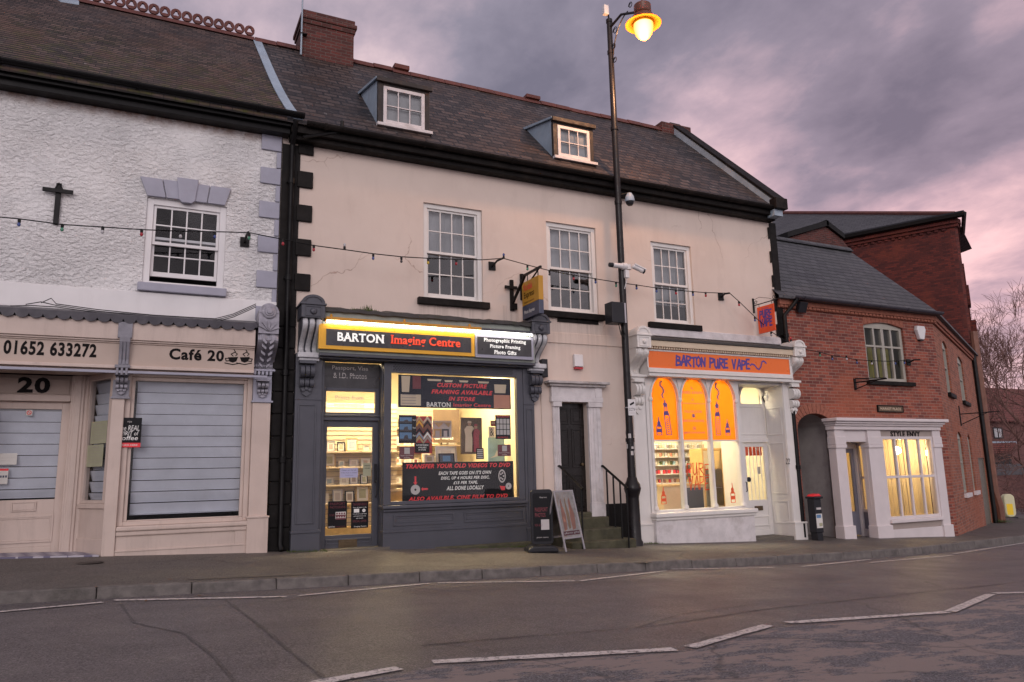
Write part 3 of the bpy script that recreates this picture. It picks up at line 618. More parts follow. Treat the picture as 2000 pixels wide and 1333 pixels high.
m.add([(x, y, rz(x) + 0.004) for x, y in poly], [tuple(t) for t in tri]); o = m.build('worn_road', M['worn'], kind='structure')
for p in o.data.polygons:
    if p.normal.z < 0: p.flip()
# dark tar joints
def tarline(pix, w=0.05):
    m = MB(); P = [road_at(*p) for p in pix]
    for i in range(len(P) - 1):
        a, b = P[i], P[i+1]; N = 6
        for k in range(N):
            p, q = a.lerp(b, k / N), a.lerp(b, (k + 1.03) / N); t = (q - p).normalized(); n = Vector((-t.y, t.x, 0)) * w * random.uniform(0.15, 0.6)
            m.quad(*[(v.x, v.y, v.z + 0.004) for v in (p + n, p - n, q - n, q + n)])
    return m.build('tar_joint', M['tar'], kind='structure')
M['tar'] = asphalt('tar', (0.064, 0.058, 0.061), (0.098, 0.088, 0.092), crack=False, rough=0.45)
tarline([(440, 1172), (520, 1232), (580, 1285), (660, 1345)], 0.035)
tarline([(236, 1180), (262, 1218), (360, 1238), (420, 1285), (470, 1345)], 0.03)
tarline([(820, 1262), (1000, 1246), (1260, 1226), (1500, 1190), (1800, 1158), (2020, 1135)], 0.025)
tarline([(1240, 1228), (1330, 1200), (1480, 1180)], 0.02)

# ================================================================== windows shared by the houses
def sash_window(parent, r, cols=4, rows=(2, 2), y=0.05, mat='white', fw=0.075, lift=0.0, sill=None, sillmat='blackw', blind=0.52, glassm='glassdark', sy=-0.09, name='window'):
    x0, x1, z0, z1 = r; m = MB(); m.ring(x0, x1, z0, z1, fw, y, y + 0.12, wb=0.05)
    w = m.build(name, M[mat], parent, bevel=0.005)
    ix0, ix1, iz0, iz1 = x0 + fw, x1 - fw, z0 + 0.05, z1 - fw; mid = iz0 + (iz1 - iz0) * rows[1] / (rows[0] + rows[1])
    for k, (a, b, n, yy) in enumerate(((mid - 0.02, iz1, rows[0], y + 0.03), (iz0 + lift, mid + 0.02 + lift, rows[1], y + 0.072))):
        s = MB(); s.ring(ix0 + .002, ix1 - .002, a, b, 0.042, yy, yy + 0.038, wb=0.05 if k == 0 else 0.075)
        gx0, gx1, gz0, gz1 = ix0 + 0.044, ix1 - 0.044, a + (0.05 if k == 0 else 0.075), b - 0.042
        for c in range(1, cols): xx = gx0 + (gx1 - gx0) * c / cols; s.box(xx - .011, xx + .011, yy + .004, yy + .032, gz0, gz1)
        for c in range(1, n):
            zz = gz0 + (gz1 - gz0) * c / n
            for q in range(cols):
                xa = gx0 + (gx1 - gx0) * q / cols + (.011 if q else 0); xb = gx0 + (gx1 - gx0) * (q + 1) / cols - (.011 if q < cols - 1 else 0)
                s.box(xa, xb, yy + .005, yy + .031, zz - .011, zz + .011)
        s.build('sash', M[mat], w, bevel=0.003)
        p = MB(); p.quad((gx0, yy + .018, gz0), (gx1, yy + .018, gz0), (gx1, yy + .018, gz1), (gx0, yy + .018, gz1)); p.build('pane', M[glassm], w)
    if blind:
        p = MB(); N = 28; zt = iz1 - 0.01; zb = iz1 - (iz1 - iz0) * blind
        pts = [(ix0 + (ix1 - ix0) * i / N, y + 0.17 + 0.012 * math.sin(i * 1.7) + 0.008 * math.sin(i * 0.6)) for i in range(N + 1)]
        p.add([(a, b, zb) for a, b in pts] + [(a, b, zt) for a, b in pts], [(i, i + 1, N + 2 + i, N + 1 + i) for i in range(N)])
        p.build('net_curtain', M['blind'], w, smooth=True)
    if sill:
        s = MB(); s.box(sill[0], sill[1], sy, y - 0.002, sill[2], sill[3]); s.build('sill', M[sillmat], w, bevel=0.012)
    return w
def room(parent, x0, x1, y0, y1, z0, z1, mat, name='interior', floor=None):
    m = MB()
    m.quad((x0, y1, z0), (x1, y1, z0), (x1, y1, z1), (x0, y1, z1)); m.quad((x0, y0, z0), (x0, y1, z0), (x0, y1, z1), (x0, y0, z1))
    m.quad((x1, y1, z0), (x1, y0, z0), (x1, y0, z1), (x1, y1, z1)); m.quad((x0, y1, z1), (x1, y1, z1), (x1, y0, z1), (x0, y0, z1))
    m.mi = 1; m.quad((x0, y0, z0), (x1, y0, z0), (x1, y1, z0), (x0, y1, z0))
    return m.build(name, [M[mat], M[floor or mat]], parent)
def rectpoly(r): return [(r[0], r[2]), (r[1], r[2]), (r[1], r[3]), (r[0], r[3])]
RIDGE = (3.1, 11.0)                               # Y and Z of the shared ridge
EAVE = (-0.36, 7.62); ROOFK = (RIDGE[1] - EAVE[1]) / (RIDGE[0] - EAVE[0])
def roofz(y): return EAVE[1] + ROOFK * (y - EAVE[0])
def roof_at(px, py): return on_plane(px, py, EAVE[1] - ROOFK * EAVE[0], 0.0, ROOFK)

def console(parent, xa, xb, ztop, zbot, dtop, mat, ribs=3, name='console', ribmat=None):
    """scrolled bracket: a swelling S profile in Y-Z swept along X, with raised ribs"""
    prof = []; N = 16
    for i in range(N + 1):
        t = i / N; yy = -dtop * (0.52 + 0.40 * math.cos(t * math.pi) + 0.16 * math.sin(t * math.pi * 2) + 0.08 * (t > .92)); prof.append((yy, ztop + (zbot - ztop) * t))
    m = MB(); m.prism([(0.0, ztop)] + prof + [(0.0, zbot)], xa, xb, 'x'); o = m.build(name, M[mat], parent, bevel=0.004)
    if ribs:
        r = MB(); w = (xb - xa)
        for k in range(ribs):
            a = xa + w * (k + 0.14) / ribs; b = xa + w * (k + 0.86) / ribs; c = (a + b) / 2
            for (u, v, dd) in ((a, b, 0.018), (a + (b - a) * .22, b - (b - a) * .22, 0.030)):
                r.prism([(y0 + 0.02, z) for y0, z in prof][::-1] + [(y0 - dd, z) for y0, z in prof], u, v, 'x')
        r.build('fluting', M[ribmat or mat], o, bevel=0.006)
    return o
def scroll_bracket(parent, xa, xb, ztop, zbot, y0, mat, d=0.13, name='scroll_bracket'):
    m = MB(); h = ztop - zbot; w = xb - xa
    m.box(xa - .012, xb + .012, y0 - d - .02, y0, ztop - h * .09, ztop)
    for k in range(3):
        a = xa + w * k / 3 + .006; b = xa + w * (k + 1) / 3 - .006
        for cz, r in ((ztop - h * .30, h * .17), (ztop - h * .62, h * .125)):
            N = 10; m.prism([(y0, cz + r)] + [(y0 - d * (.55 if r > h * .15 else .3) - r * math.sin(math.pi * i / N) * .9, cz + r * math.cos(math.pi * i / N)) for i in range(N + 1)] + [(y0, cz - r)], a, b, 'x')
    m.prism([(xa + w*.1, ztop - h*.74), (xb - w*.1, ztop - h*.74), (xb - w*.22, zbot + h*.08), ((xa + xb)/2, zbot), (xa + w*.22, zbot + h*.08)], y0 - .035, y0)
    for k in range(3): m.lathe([(0.001, -0.06), (h*.05, -.055), (h*.065, -.02), (h*.065, 0)], ((xa + xb)/2 + (k - 1)*w*.22, y0, ztop - h*(.82 - .04*(k % 2))), 8, 'y')
    return m.build(name, M[mat], parent, bevel=0.003)
def dome_cap(parent, xa, xb, z0, zt, y0, mat, name='pilaster_cap'):
    m = MB(); c = (xa + xb) / 2; hw = (xb - xa) / 2; h = zt - z0
    m.box(xa, xb, y0, 0.0, z0, z0 + h * .55)
    m.box(xa - .02, xb + .02, y0 - .025, 0.0, z0 + h * .55, z0 + h * .63)
    N = 14; m.prism([(c + hw * math.cos(math.pi * i / N), z0 + h * .63 + h * .37 * math.sin(math.pi * i / N)) for i in range(N + 1)], y0 + .005, 0.0)
    m.strip([(c + hw * .70 * math.cos(math.pi * i / N), z0 + h*.63 + h * .25 * math.sin(math.pi * i / N)) for i in range(N + 1)], [(c + hw * .99 * math.cos(math.pi * i / N), z0 + h*.63 + h * .365 * math.sin(math.pi * i / N)) for i in range(N + 1)], y0 - .012, y0 + .004)
    m.lathe([(0.001, -.045), (hw*.22, -.035), (hw*.30, -.008), (hw*.30, 0)], (c, y0, z0 + h * .27), 14, 'y')
    m.ring(xa + hw*.3, xb - hw*.3, z0 + h*.06, z0 + h*.49, .014, y0 - .012, y0 + .002)
    return m.build(name, M[mat], parent, bevel=0.005)

# ================================================================== café house (left)
cafe = thing('cafe_building', 'white roughcast house with beige café shopfront and mossy tiled roof', 'building', (-1.5, 0, 0.6))
XB = 1.775                                        # party line between café and cream house
rw = R(288, 385, 436, 566); band = (at(500, 588).z + at(0, 550).z) / 2; bandb = at(480, 626).z
wallr = [(-8, bandb - .2), (XB, bandb - .2), (XB, 7.55), (-8, 7.55)]
m = MB(); m.wall(wallr, [rectpoly(rw)], 0.0, 0.16); m.quad((-8, 0, -1), (-8, 6.3, -1), (-8, 6.3, 7.6), (-8, 0, 7.6)); m.quad((-8, 6.3, -1), (XB, 6.3, -1), (XB, 6.3, 7.6), (-8, 6.3, 7.6))
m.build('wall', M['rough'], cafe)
m = MB(); m.box(-8, XB, -0.035, -.001, bandb - .02, band); m.build('string_band', M['smooth_white'], cafe, bevel=0.01)
room(cafe, rw[0] - 1, rw[1] + 1, 0.2, 2.2, rw[2] - .8, rw[3] + .4, 'dark', 'upper_room')
sl = R(268, 560, 442, 583, -.1)
sash_window(cafe, rw, 4, (2, 2), 0.03, 'smooth_white', 0.10, 0.10, (sl[0], sl[1], sl[2] + .03, rw[2] - .002), 'lilac', blind=0, sy=-0.10, glassm='glassdim')
# flared lintel with keystone
lp = [at(*p) for p in ((273, 346), (452, 371), (440, 398), (287, 380))]
xl0, xl1, xb0, xb1 = lp[0].x, lp[1].x, lp[3].x, lp[2].x; zt = (lp[0].z + lp[1].z) / 2; zb = rw[3] + .01
m = MB()
fr = [0, .24, .43, .57, .76, 1]
for i in range(5):
    if i == 2: continue
    g_ = .006; m = MB(); m.prism([(xb0 + (xb1 - xb0) * fr[i] + g_, zb), (xb0 + (xb1 - xb0) * fr[i+1] - g_, zb), (xl0 + (xl1 - xl0) * fr[i+1] - g_, zt), (xl0 + (xl1 - xl0) * fr[i] + g_, zt)], -0.05, -.001); m.build('lintel_stone', M['lilac'], cafe, bevel=0.006)
m = MB(); cxk = (xb0 + xb1) / 2; m.prism([(cxk - .07, zb - .05), (cxk + .07, zb - .05), (cxk + .12, zb), (cxk + .16, zt + .06), (cxk - .16, zt + .06), (cxk - .12, zb)], -.075, -.001); m.build('keystone', M['lilac'], cafe, bevel=0.008)
# grey corner stones, long and short
zq = 7.36; k = 0
hq = (at(505, 292).z - at(498, 527).z) / 7
zq = at(507, 260).z
while zq > bandb + .06:
    x0 = at(506, 400).x if k % 2 == 0 else at(537, 400).x
    m = MB(); m.box(x0, XB - .004, -0.03 - .008 * (k % 2 == 0), -.001, max(zq - hq + .008, bandb), zq - .008); m.build('quoin', M['lilac'], cafe, bevel=0.01); zq -= hq; k += 1
# roof, verge, ridge crest, gutter
xr = XB + 0.02
def slope_slab(m, x0, x1, y0, y1, th, x0t=None, x1t=None):
    x0t = x0 if x0t is None else x0t; x1t = x1 if x1t is None else x1t
    za, zb = roofz(y0), roofz(y1)
    m.add([(x0, y0, za), (x1, y0, za), (x1t, y1, zb), (x0t, y1, zb), (x0, y0, za - th), (x1, y0, za - th), (x1t, y1, zb - th), (x0t, y1, zb - th)], [(0,1,2,3), (7,6,5,4), (0,4,5,1), (1,5,6,2), (3,2,6,7), (0,3,7,4)])
m = MB(); vtop = at(497, 72, RIDGE[0]).x; slope_slab(m, -8.2, xr, EAVE[0], RIDGE[0], .07, None, vtop)
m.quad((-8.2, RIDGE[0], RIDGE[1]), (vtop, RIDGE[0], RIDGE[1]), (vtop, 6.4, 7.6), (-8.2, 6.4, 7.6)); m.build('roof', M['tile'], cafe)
m = MB()
for i in range(9):                                # lead strip over the verge, sweeping out at the foot
    def vp(t): return Vector((xr + (vtop - xr) * t + .14 * (1 - t) ** 6, EAVE[0] + (RIDGE[0] - EAVE[0]) * t, 0))
    a, b = vp(i / 9), vp((i + 1) / 9); q = []
    for p, s_ in ((a, -.04), (a, .13), (b, .13), (b, -.04)): q.append((p.x + s_, p.y, roofz(p.y) + .022 + .002 * i))
    n = [(x, y, z - .018) for x, y, z in q]; m.add(q + n, [(0,1,2,3), (7,6,5,4), (0,4,5,1), (1,5,6,2), (2,6,7,3), (3,7,4,0)])
m.build('verge_flashing', M['lead'], cafe)
m = MB(); q = [roof_at(*p) for p in ((105, -6), (152, -4), (154, 10), (118, 4))]
m.add([(p.x, p.y, p.z + .05) for p in q] + [(p.x, p.y, p.z - .02) for p in q], [(0,1,2,3), (0,4,5,1), (1,5,6,2), (2,6,7,3), (3,7,4,0)]); m.build('roof_patch', M['lead'], cafe)
m = MB(); x = -8.0; ce = at(497, 62, RIDGE[0]).x; k = 0
m.prism([(RIDGE[0] - .13, RIDGE[1] - .08), (RIDGE[0], RIDGE[1] + .07), (RIDGE[0] + .13, RIDGE[1] - .08)], -8.2, ce, 'x')
x = ce - .10
while x > -3.4:
    zc = RIDGE[1] + .185; N = 12
    outer = [(x + .105 * math.cos(2*math.pi*i/N + .26), zc + .115 * math.sin(2*math.pi*i/N + .26)) for i in range(N)]
    inner = [(x + .052 * (1 + .28 * math.cos(3 * (2*math.pi*i/N + .26 - math.pi/2))) * math.cos(2*math.pi*i/N + .26), zc + .056 * (1 + .28 * math.cos(3 * (2*math.pi*i/N + .26 - math.pi/2))) * math.sin(2*math.pi*i/N + .26)) for i in range(N)]
    m.strip(inner, outer, RIDGE[0] - .025, RIDGE[0] + .025, True); x -= .208
m.build('ridge_crest', M['ridge'], cafe)
def gutter(parent, x0, x1, y, z, mat='black', n=10):
    m = MB(); r = .075; th = [math.pi + math.pi * i / n for i in range(n + 1)]
    out = [(y + r * math.cos(t), z + r * math.sin(t)) for t in th]; inn = [(y + (r - .01) * math.cos(t), z + (r - .01) * math.sin(t)) for t in th]
    m.prism(out + inn[::-1], x0, x1, 'x'); x = x0 + .3
    while x < x1:
        m.prism([(y + (r + .012) * math.cos(t), z + (r + .012) * math.sin(t)) for t in th] + [(y + (r + .001) * math.cos(t), z + (r + .001) * math.sin(t)) for t in th[::-1]], x, x + .05, 'x'); x += 1.8
    return m.build('gutter', M[mat], parent)
zb_ = at(300, 215).z
m = MB(); m.box(-8, XB + .1, -.30, -.002, 7.50, 7.64); m.box(-8, XB + .1, -.22, -.003, 7.40, 7.50); m.build('eaves_board', M['black'], cafe, bevel=.006)
gutter(cafe, -8, XB + .3, -.40, 7.71)
# ---- café shopfront
FY = -.30
zL = lambda pa, pb, Y: (at(*pa, Y).z + at(*pb, Y).z) / 2
z_l0, z_l1 = zL((0, 707), (480, 722), FY), zL((0, 659), (480, 684), FY)
z_f1 = zL((0, 613), (480, 645), FY - .06); xe = at(497, 690, FY).x
m = MB(); m.box(-8, xe, FY, .0, z_l0, z_l1); m.build('fascia', M['pinkd'], cafe)
m = MB(); m.box(-8, xe, FY - .07, 0, z_l1 + .05, z_f1); m.box(-8, xe, FY - .045, 0, z_l1 + .022, z_l1 + .048); m.box(-8, xe, FY - .022, 0, z_l1, z_l1 + .020); m.box(-8, xe, FY - .05, 0, z_l0 - .05, z_l0 - .001); m.build('fascia_frieze', M['pink'], cafe, bevel=.008)
tr = [at(px, py, FY) for px, py in ((8, 668), (188, 695))]
m = MB(); m.text('01652 633272', (tr[0].x, tr[1].x, at(8, 692, FY).z, at(188, 676, FY).z + .03), FY - .004, .003, bold=.035); m.build('lettering', M['ink'], cafe); m = MB()
r2 = R(331, 684, 437, 707, FY); m.text('Café 20', (r2[0], r2[1], r2[2] + .0, r2[3] + .03), FY - .004, .003, bold=.035); m.build('lettering', M['ink'], cafe)
for cxp, sgn in ((455, 1), (478, -1)):               # two steaming cups
    c = at(cxp, 703, FY); s_ = .062; m = MB()
    m.prism([(c.x - s_ * 1.2, c.z + s_ * .55), (c.x + s_ * 1.2, c.z + s_ * .75), (c.x + s_ * .8, c.z - s_ * .4), (c.x, c.z - s_ * .75), (c.x - s_ * .8, c.z - s_ * .5)], FY - .005, FY - .001)
    m.brush([(c.x - s_*1.9, c.z - s_*.9), (c.x, c.z - s_*1.25), (c.x + s_*1.7, c.z - s_*.8)], .014, FY - .004)
    m.brush([(c.x - sgn*s_*1.0, c.z + s_*.3), (c.x - sgn*s_*1.8, c.z + s_*.25), (c.x - sgn*s_*1.6, c.z - s_*.4), (c.x - sgn*s_*.8, c.z - s_*.3)], .014, FY - .004)
    m.brush([(c.x, c.z + s_*.9), (c.x - s_*.5, c.z + s_*1.4), (c.x + s_*.5, c.z + s_*2.0), (c.x + s_*.1, c.z + s_*2.7)], .013, FY - .004)
    m.brush([(c.x + s_*.6, c.z + s_*1.0), (c.x + s_*1.0, c.z + s_*1.5), (c.x + s_*.4, c.z + s_*1.9)], .012, FY - .004); m.build('cup_emblem', M['ink'], cafe)
# lead canopy with scalloped edge
zc1 = bandb - .01; zc0 = z_f1 + .10
m = MB(); m.add([(-8, FY - .10, zc0), (xe + .02, FY - .10, zc0), (xe + .02, -.002, zc1), (-8, -.002, zc1), (-8, FY - .10, zc0 - .07), (xe + .02, FY - .10, zc0 - .07), (xe + .02, -.002, zc0 - .07), (-8, -.002, zc0 - .07)], [(0,1,2,3), (0,4,5,1), (1,5,6,2), (4,7,6,5), (2,6,7,3), (0,3,7,4)])
x = -8.0
while x < xe - .05:
    N = 7; c = x + .085; m.prism([(c + .08 * math.cos(math.pi * (1 + i / N)), zc0 - .068 + .06 * math.sin(math.pi * (1 + i / N))) for i in range(N + 1)], FY - .112, FY - .098); x += .168
m.build('canopy', M['leadd'], cafe)
m = MB()
for k in range(3): m.tube([at(px, py - k * 3, FY + .02) for px, py in ((20 + 30*k, 598), (60 + 20*k, 597 - 4*k), (110, 600), (190, 611), (300, 622), (420, 629), (455, 620), (500, 600))], .007, 5)
m.build('cable', M['plasticg'], cafe)
zr = zL((0, 718), (520, 737), FY - .08); m = MB(); m.box(-8, at(522, 740, FY - .08).x, FY - .09, FY - .055, zr - .02, zr + .02); m.build('awning_rail', M['lilac'], cafe, bevel=.006)
# soffit and back boards under the fascia
m = MB(); m.box(-8, xe, FY + .03, .45, z_l0 - .069, z_l0 - .055); m.build('soffit', M['pinkd'], cafe)
# right console + pilaster
cxl, cxr = at(500, 640, -.42).x, at(545, 640, -.42).x
zct = at(522, 592, -.42).z
m = MB(); c = (cxl + cxr) / 2 + .02; hw = (cxr - cxl) / 2 - .02; N = 14; zs = at(525, 612, -.42).z
m.prism([(c + hw * math.cos(math.pi * i / N), zs + (zct - zs) * math.sin(math.pi * i / N)) for i in range(N + 1)], -.42, 0); zm = at(525, 652, -.42).z
m.box(c - hw, c + hw, -.415, 0, zm, zs)
for rr, dd in ((.115, .016), (.08, .028), (.045, .045)): m.lathe([(0.001, -dd - .006), (rr * .8, -dd - .004), (rr, -dd + .006), (rr, 0)], (c, -.42, zs + .02), 18, 'y')
for k in range(5): a = math.pi * (.15 + .175 * k); m.prism([(c, zm + .03), (c + .16 * math.cos(a) + .03, zm + .03 + .15 * math.sin(a)), (c + .16 * math.cos(a) - .03, zm + .03 + .15 * math.sin(a) + .02)], -.44, -.41)
cap = m.build('console_head', M['silver'], cafe, bevel=.006)
zcb = at(505, 722, -.2).z
con = console(cafe, c - hw, c + hw, zm, zcb, .40, 'silver', 2)
m = MB()
for sx in (-1, 1):
    for k in range(5):
        m = MB(); t = .16 + .15 * k; yy = -.40 * (0.52 + 0.40 * math.cos(t * math.pi) + 0.16 * math.sin(t * math.pi * 2)) - .034; z = zm + (zcb - zm) * t
        m.prism([(c + sx * .015, z - .05), (c + sx * .10, z + .03), (c + sx * .085, z - .045), (c + sx * .03, z - .09)], yy, yy + .05); m.build('acanthus_leaf', M['silver'], con, bevel=.008)
pl0, pl1 = at(489, 900, -.16).x, at(525, 900, -.16).x; zpc = at(505, 783, -.16).z
m = MB(); m.box(pl0 - .03, pl1 + .04, -.25, 0, zcb - .03, zcb); 
for k in range(5): m.box(pl0 - .01 + k * (pl1 - pl0) / 4.6, pl0 + .03 + k * (pl1 - pl0) / 4.6, -.245, -.15, zcb - .09, zcb - .031)
m.box(pl0 + .0, pl1, -.18, 0, zcb - .16, zcb - .09); m.box(pl0, pl1 + .005, -.165, 0, zpc, zcb - .16); m.box(pl0 - .02, pl1 + .03, -.19, 0, zpc - .03, zpc); m.build('capital', M['lilac'], cafe, bevel=.005)
scroll_bracket(cafe, pl0 + .05, pl1 - .05, zcb - .17, zpc + .04, -.165, 'silver', .10)
zpb = gz(1.5, -.2) - .05; zpp = at(505, 1012, -.16).z
m = MB(); m.box(pl0, pl1, -.16, 0, zpb, zpc - .031); m.box(pl0 - .02, pl1 + .02, -.20, 0, zpb - .01, zpp); m.box(pl0 - .03, pl1 + .03, -.215, 0, zpp, zpp + .03); m.build('pilaster', M['pink'], cafe, bevel=.008)
# large window, stall riser
gr = R(234, 738, 467, 1010, -.04); zs0 = at(330, 1018, -.16).z
mul = at(196, 1090, -.16).x; mur = mul + .17
m = MB(); fz1 = z_l0 - .09
m.ring(mur + .001, pl0 - .002, gr[2] - .06, fz1, .075, -.10, .0, wb=.06, wt=.04); m.ring(mur + .076, pl0 - .077, gr[2] - .0, fz1 - .04, .05, -.065, .02, wb=.02, wt=.06)
wn = m.build('shop_window', M['pink'], cafe, bevel=.007)
m = MB(); m.quad((mur + .12, -.03, gr[2]), (pl0 - .12, -.03, gr[2]), (pl0 - .12, -.03, fz1 - .06), (mur + .12, -.03, fz1 - .06)); m.build('pane', M['glassdim'], wn)
m = MB(); m.box(mur + .001, pl0 - .002, -.19, -.005, gr[2] - .13, gr[2] - .061); m.box(mur + .001, pl0 - .002, -.165, -.005, gr[2] - .20, gr[2] - .131); m.build('sill', M['pink'], wn, bevel=.018)
m = MB(); zk = gz(.6, -.2) - .1; m.box(mur + .001, pl0 - .003, -.135, -.01, zk, gr[2] - .201); m.box(mur + .001, pl0 - .003, -.15, -.01, zk, gr[2] - .40); m.box(mur + .001, pl0 - .003, -.16, -.01, gr[2] - .42, gr[2] - .395); m.box(pl0 - .18, pl0 - .004, -.145, -.01, gr[2] - .40, gr[2] - .201)
m.build('stall_riser', M['pink'], cafe, bevel=.006)
# corner post with small bracket
m = MB(); m.box(mul, mur, -.17, .0, gz(-.5) - .1, at(215, 775, -.17).z); m.box(mul + .02, mur + .06, -.165, 0, at(215, 775, -.17).z, fz1); m.build('corner_post', M['pink'], cafe, bevel=.012)
m = MB(); m.box(mul + .0, mur + .05, -.19, -.166, at(215, 777, -.17).z, at(215, 742, -.17).z); m.box(mul - .02, mur + .07, -.20, -.16, at(215, 779, -.17).z, at(215, 775, -.17).z)
bx0, bx1 = mul + .045, mul + .165
m.box(bx0 - .03, bx1 + .05, FY - .10, FY - .001, z_l0 - .045, z_l0 + .0); 
for k in range(3): m.box(bx0 - .01 + k * .06, bx0 + .022 + k * .06, FY - .10, FY + .02, z_l0 - .15, z_l0 - .046)
m.box(bx0 - .02, bx1 + .04, FY - .07, FY + .05, z_l0 - .15, z_l0 - .14)
m.prism([(FY - .07, z_f1), (FY - .11, z_l1 + .08), (FY - .11, z_l1), (FY - .05, z_l0 + .08), (FY - .06, z_l0), (FY, z_l0), (FY, z_f1)], bx0 + .01, bx1 + .03, 'x')
for k in range(3): m.prism([(FY - .13, z_l1 + .02), (FY - .125, z_l1), (FY - .07, z_l0 + .08), (FY - .07, z_l0 + .01), (FY, z_l0 + .01), (FY, z_l1)], bx0 + .018 + .046 * k, bx0 + .052 + .046 * k, 'x')
m.box(bx0 - .02, bx1 + .05, FY - .105, FY - .06, z_l1 + .07, z_f1 - .005)
pb = m.build('fascia_bracket', M['bracketgrey'], cafe, bevel=.006)
scroll_bracket(cafe, mul + .03, mur + .03, fz1 - .01, at(215, 772, -.17).z, -.19, 'silver', .07)
# recessed door and angled side light
DY = .62
dr = R(0, 785, 128, 1080, DY); dx1 = at(127, 930, DY).x; dx0 = dx1 - 1.02; dz0 = gz(-1.6) - .02; dz1 = at(60, 785, DY).z
jx = at(163, 930, DY).x
m = MB(); m.ring(dx0, dx1, dz0, dz1, .11, DY, DY + .05, wb=.10); gt = R(0, 800, 118, 972, DY); zg0 = gt[2]
m.box(dx0 + .11, dx1 - .11, DY + .004, DY + .05, dz0 + .10, zg0 - .02); m.ring(dx0 + .1, dx1 - .1, dz0 + .16, dz0 + .55, .03, DY - .012, DY + .004); m.ring(dx0 + .13, dx1 - .13, dz0 + .19, dz0 + .52, .02, DY - .006, DY + .003)
door = m.build('door', M['pink'], cafe, bevel=.006, label='beige half-glazed café door')
m = MB(); m.quad((dx0 + .11, DY + .02, zg0 - .02), (dx1 - .11, DY + .02, zg0 - .02), (dx1 - .11, DY + .02, dz1 - .11), (dx0 + .11, DY + .02, dz1 - .11)); m.build('pane', M['glassdim'], door)
lb = R(22, 984, 70, 996, DY - .01); m = MB(); m.ring(lb[0], lb[1], lb[2] - .02, lb[3] + .02, .018, DY - .015, DY + .003); m.box(lb[0] + .02, lb[1] - .02, DY - .008, DY + .002, lb[2], lb[3]); m.build('letterbox', M['pink'], door, bevel=.003)
m = MB(); m.box(dx1 + .001, jx, DY - .10, DY + .08, dz0, fz1 + .02); m.box(dx1 + .03, jx - .06, DY - .125, DY - .1, dz0, fz1 + .02); m.box(dx1 + .06, jx - .1, DY - .14, DY - .12, dz0, fz1 + .02)
m.box(dx0 - .2, dx0 - .001, DY - .10, DY + .08, dz0, fz1 + .02); m.box(dx0, dx1, DY - .09, DY + .08, dz1 + .001, dz1 + .10); m.build('door_frame', M['pink'], cafe, bevel=.01)
m = MB(); m.box(dx0, dx1, DY - .02, DY + .06, dz1 + .101, fz1 + .02); m.ring(dx0 + .03, dx1 - .03, dz1 + .12, fz1 - .03, .03, DY - .035, DY - .018); tp = m.build('transom_panel', M['pinkd'], cafe, bevel=.004)
tt = R(36, 735, 97, 768, DY - .03); tt = (tt[0], tt[1], dz1 + .125, fz1 - .015); m = MB(); m.text('20', tt, DY - .040, .003, bold=.04); m.build('lettering', M['ink'], tp)
# splayed side light from jamb to post
A = Vector((jx, DY - .06)); B = Vector((mul + .04, -.06)); dv_ = B - A; ln = dv_.length; ang = math.atan2(dv_.y, dv_.x)
Ms = Matrix.Translation((A.x, A.y, 0)) @ Matrix.Rotation(ang, 4, 'Z'); zb0 = at(150, 985, .3).z
m = MB(Ms); m.ring(0, ln, zb0, fz1 + .02, .09, -.04, .05, wb=.05); sw = m.build('side_light', M['pink'], cafe, bevel=.006)
m = MB(Ms); m.quad((.09, .0, zb0 + .05), (ln - .09, .0, zb0 + .05), (ln - .09, .0, fz1 - .07), (.09, .0, fz1 - .07)); m.build('pane', M['glassdim'], sw)
m = MB(Ms); m.box(0, ln, -.06, .04, zb0 - .07, zb0 - .001); m.box(0, ln, -.03, .04, dz0 - .2, zb0 - .071); m.box(0, ln, -.045, .04, dz0 - .2, dz0 + .2); m.build('side_riser', M['pink'], sw, bevel=.008)
# wall to the left of the door (mostly outside the picture) and the inside
wb_ = dx0 - .42; wa_ = wb_ - (pl0 - mur)
for o in list(cafe.children):                       # the matching window on the far side of the door
    if o.name.startswith(('shop_window', 'stall_riser')) : copy_tree(o, cafe, (wa_ - mur, 0, 0))
m = MB(); m.box(-8, wa_ - .002, -.12, .1, -.5, fz1 + .02); m.box(wb_ + .002, dx0 - .2, -.12, .1, -.5, fz1 + .02); m.box(dx0 - .26, dx0 - .2, .1, DY, -.5, fz1 + .02); m.build('shopfront_panel', M['pink'], cafe)
room(cafe, -6.2, XB - .1, .72, 4.5, dz0 + .02, fz1 + .3, 'dark', 'interior')
# pleated blinds behind the glass
def pleat(name, label, x0, x1, z0, z1, Y, Mx=None, pitch=.165, loc=None):
    t = thing(name, label, 'blind', loc or (x0, Y, z0), 'lowered blinds in the café windows'); m = MB(Mx); z = z1; k = 0
    while z > z0:
        zn = max(z0, z - pitch); m.quad((x0, Y + .02, zn + .026), (x1, Y + .02, zn + .026), (x1, Y - .03, z), (x0, Y - .03, z)); m.quad((x0, Y + .02, zn + .014), (x1, Y + .02, zn + .014), (x1, Y + .025, zn + .026), (x0, Y + .025, zn + .026)); z = zn; k += 1
    m.build('blind_slats', M['blindcafe'], t); m = MB(Mx); m.box(x0, x1, Y - .02, Y + .03, z1 + .002, z1 + .045); m.build('head_rail', M['blind'], t); return t
M['blindcafe'] = paint('pleated_blind_fabric', (0.70, 0.71, 0.77), 0.75, 0.14, 2.5, 0.05, 30, 0.2, (0.34, 0.34, 0.40))
pleat('pleated_blind', 'wide pale grey pleated blind filling the large café window', mur + .155, pl0 - .11, gr[2] + .07, fz1 - .10, .09)
pleat('pleated_blind', 'wide pale grey pleated blind in the café window on the far side of the door', wa_ + .13, wb_ - .11, gr[2] + .07, fz1 - .10, .09)
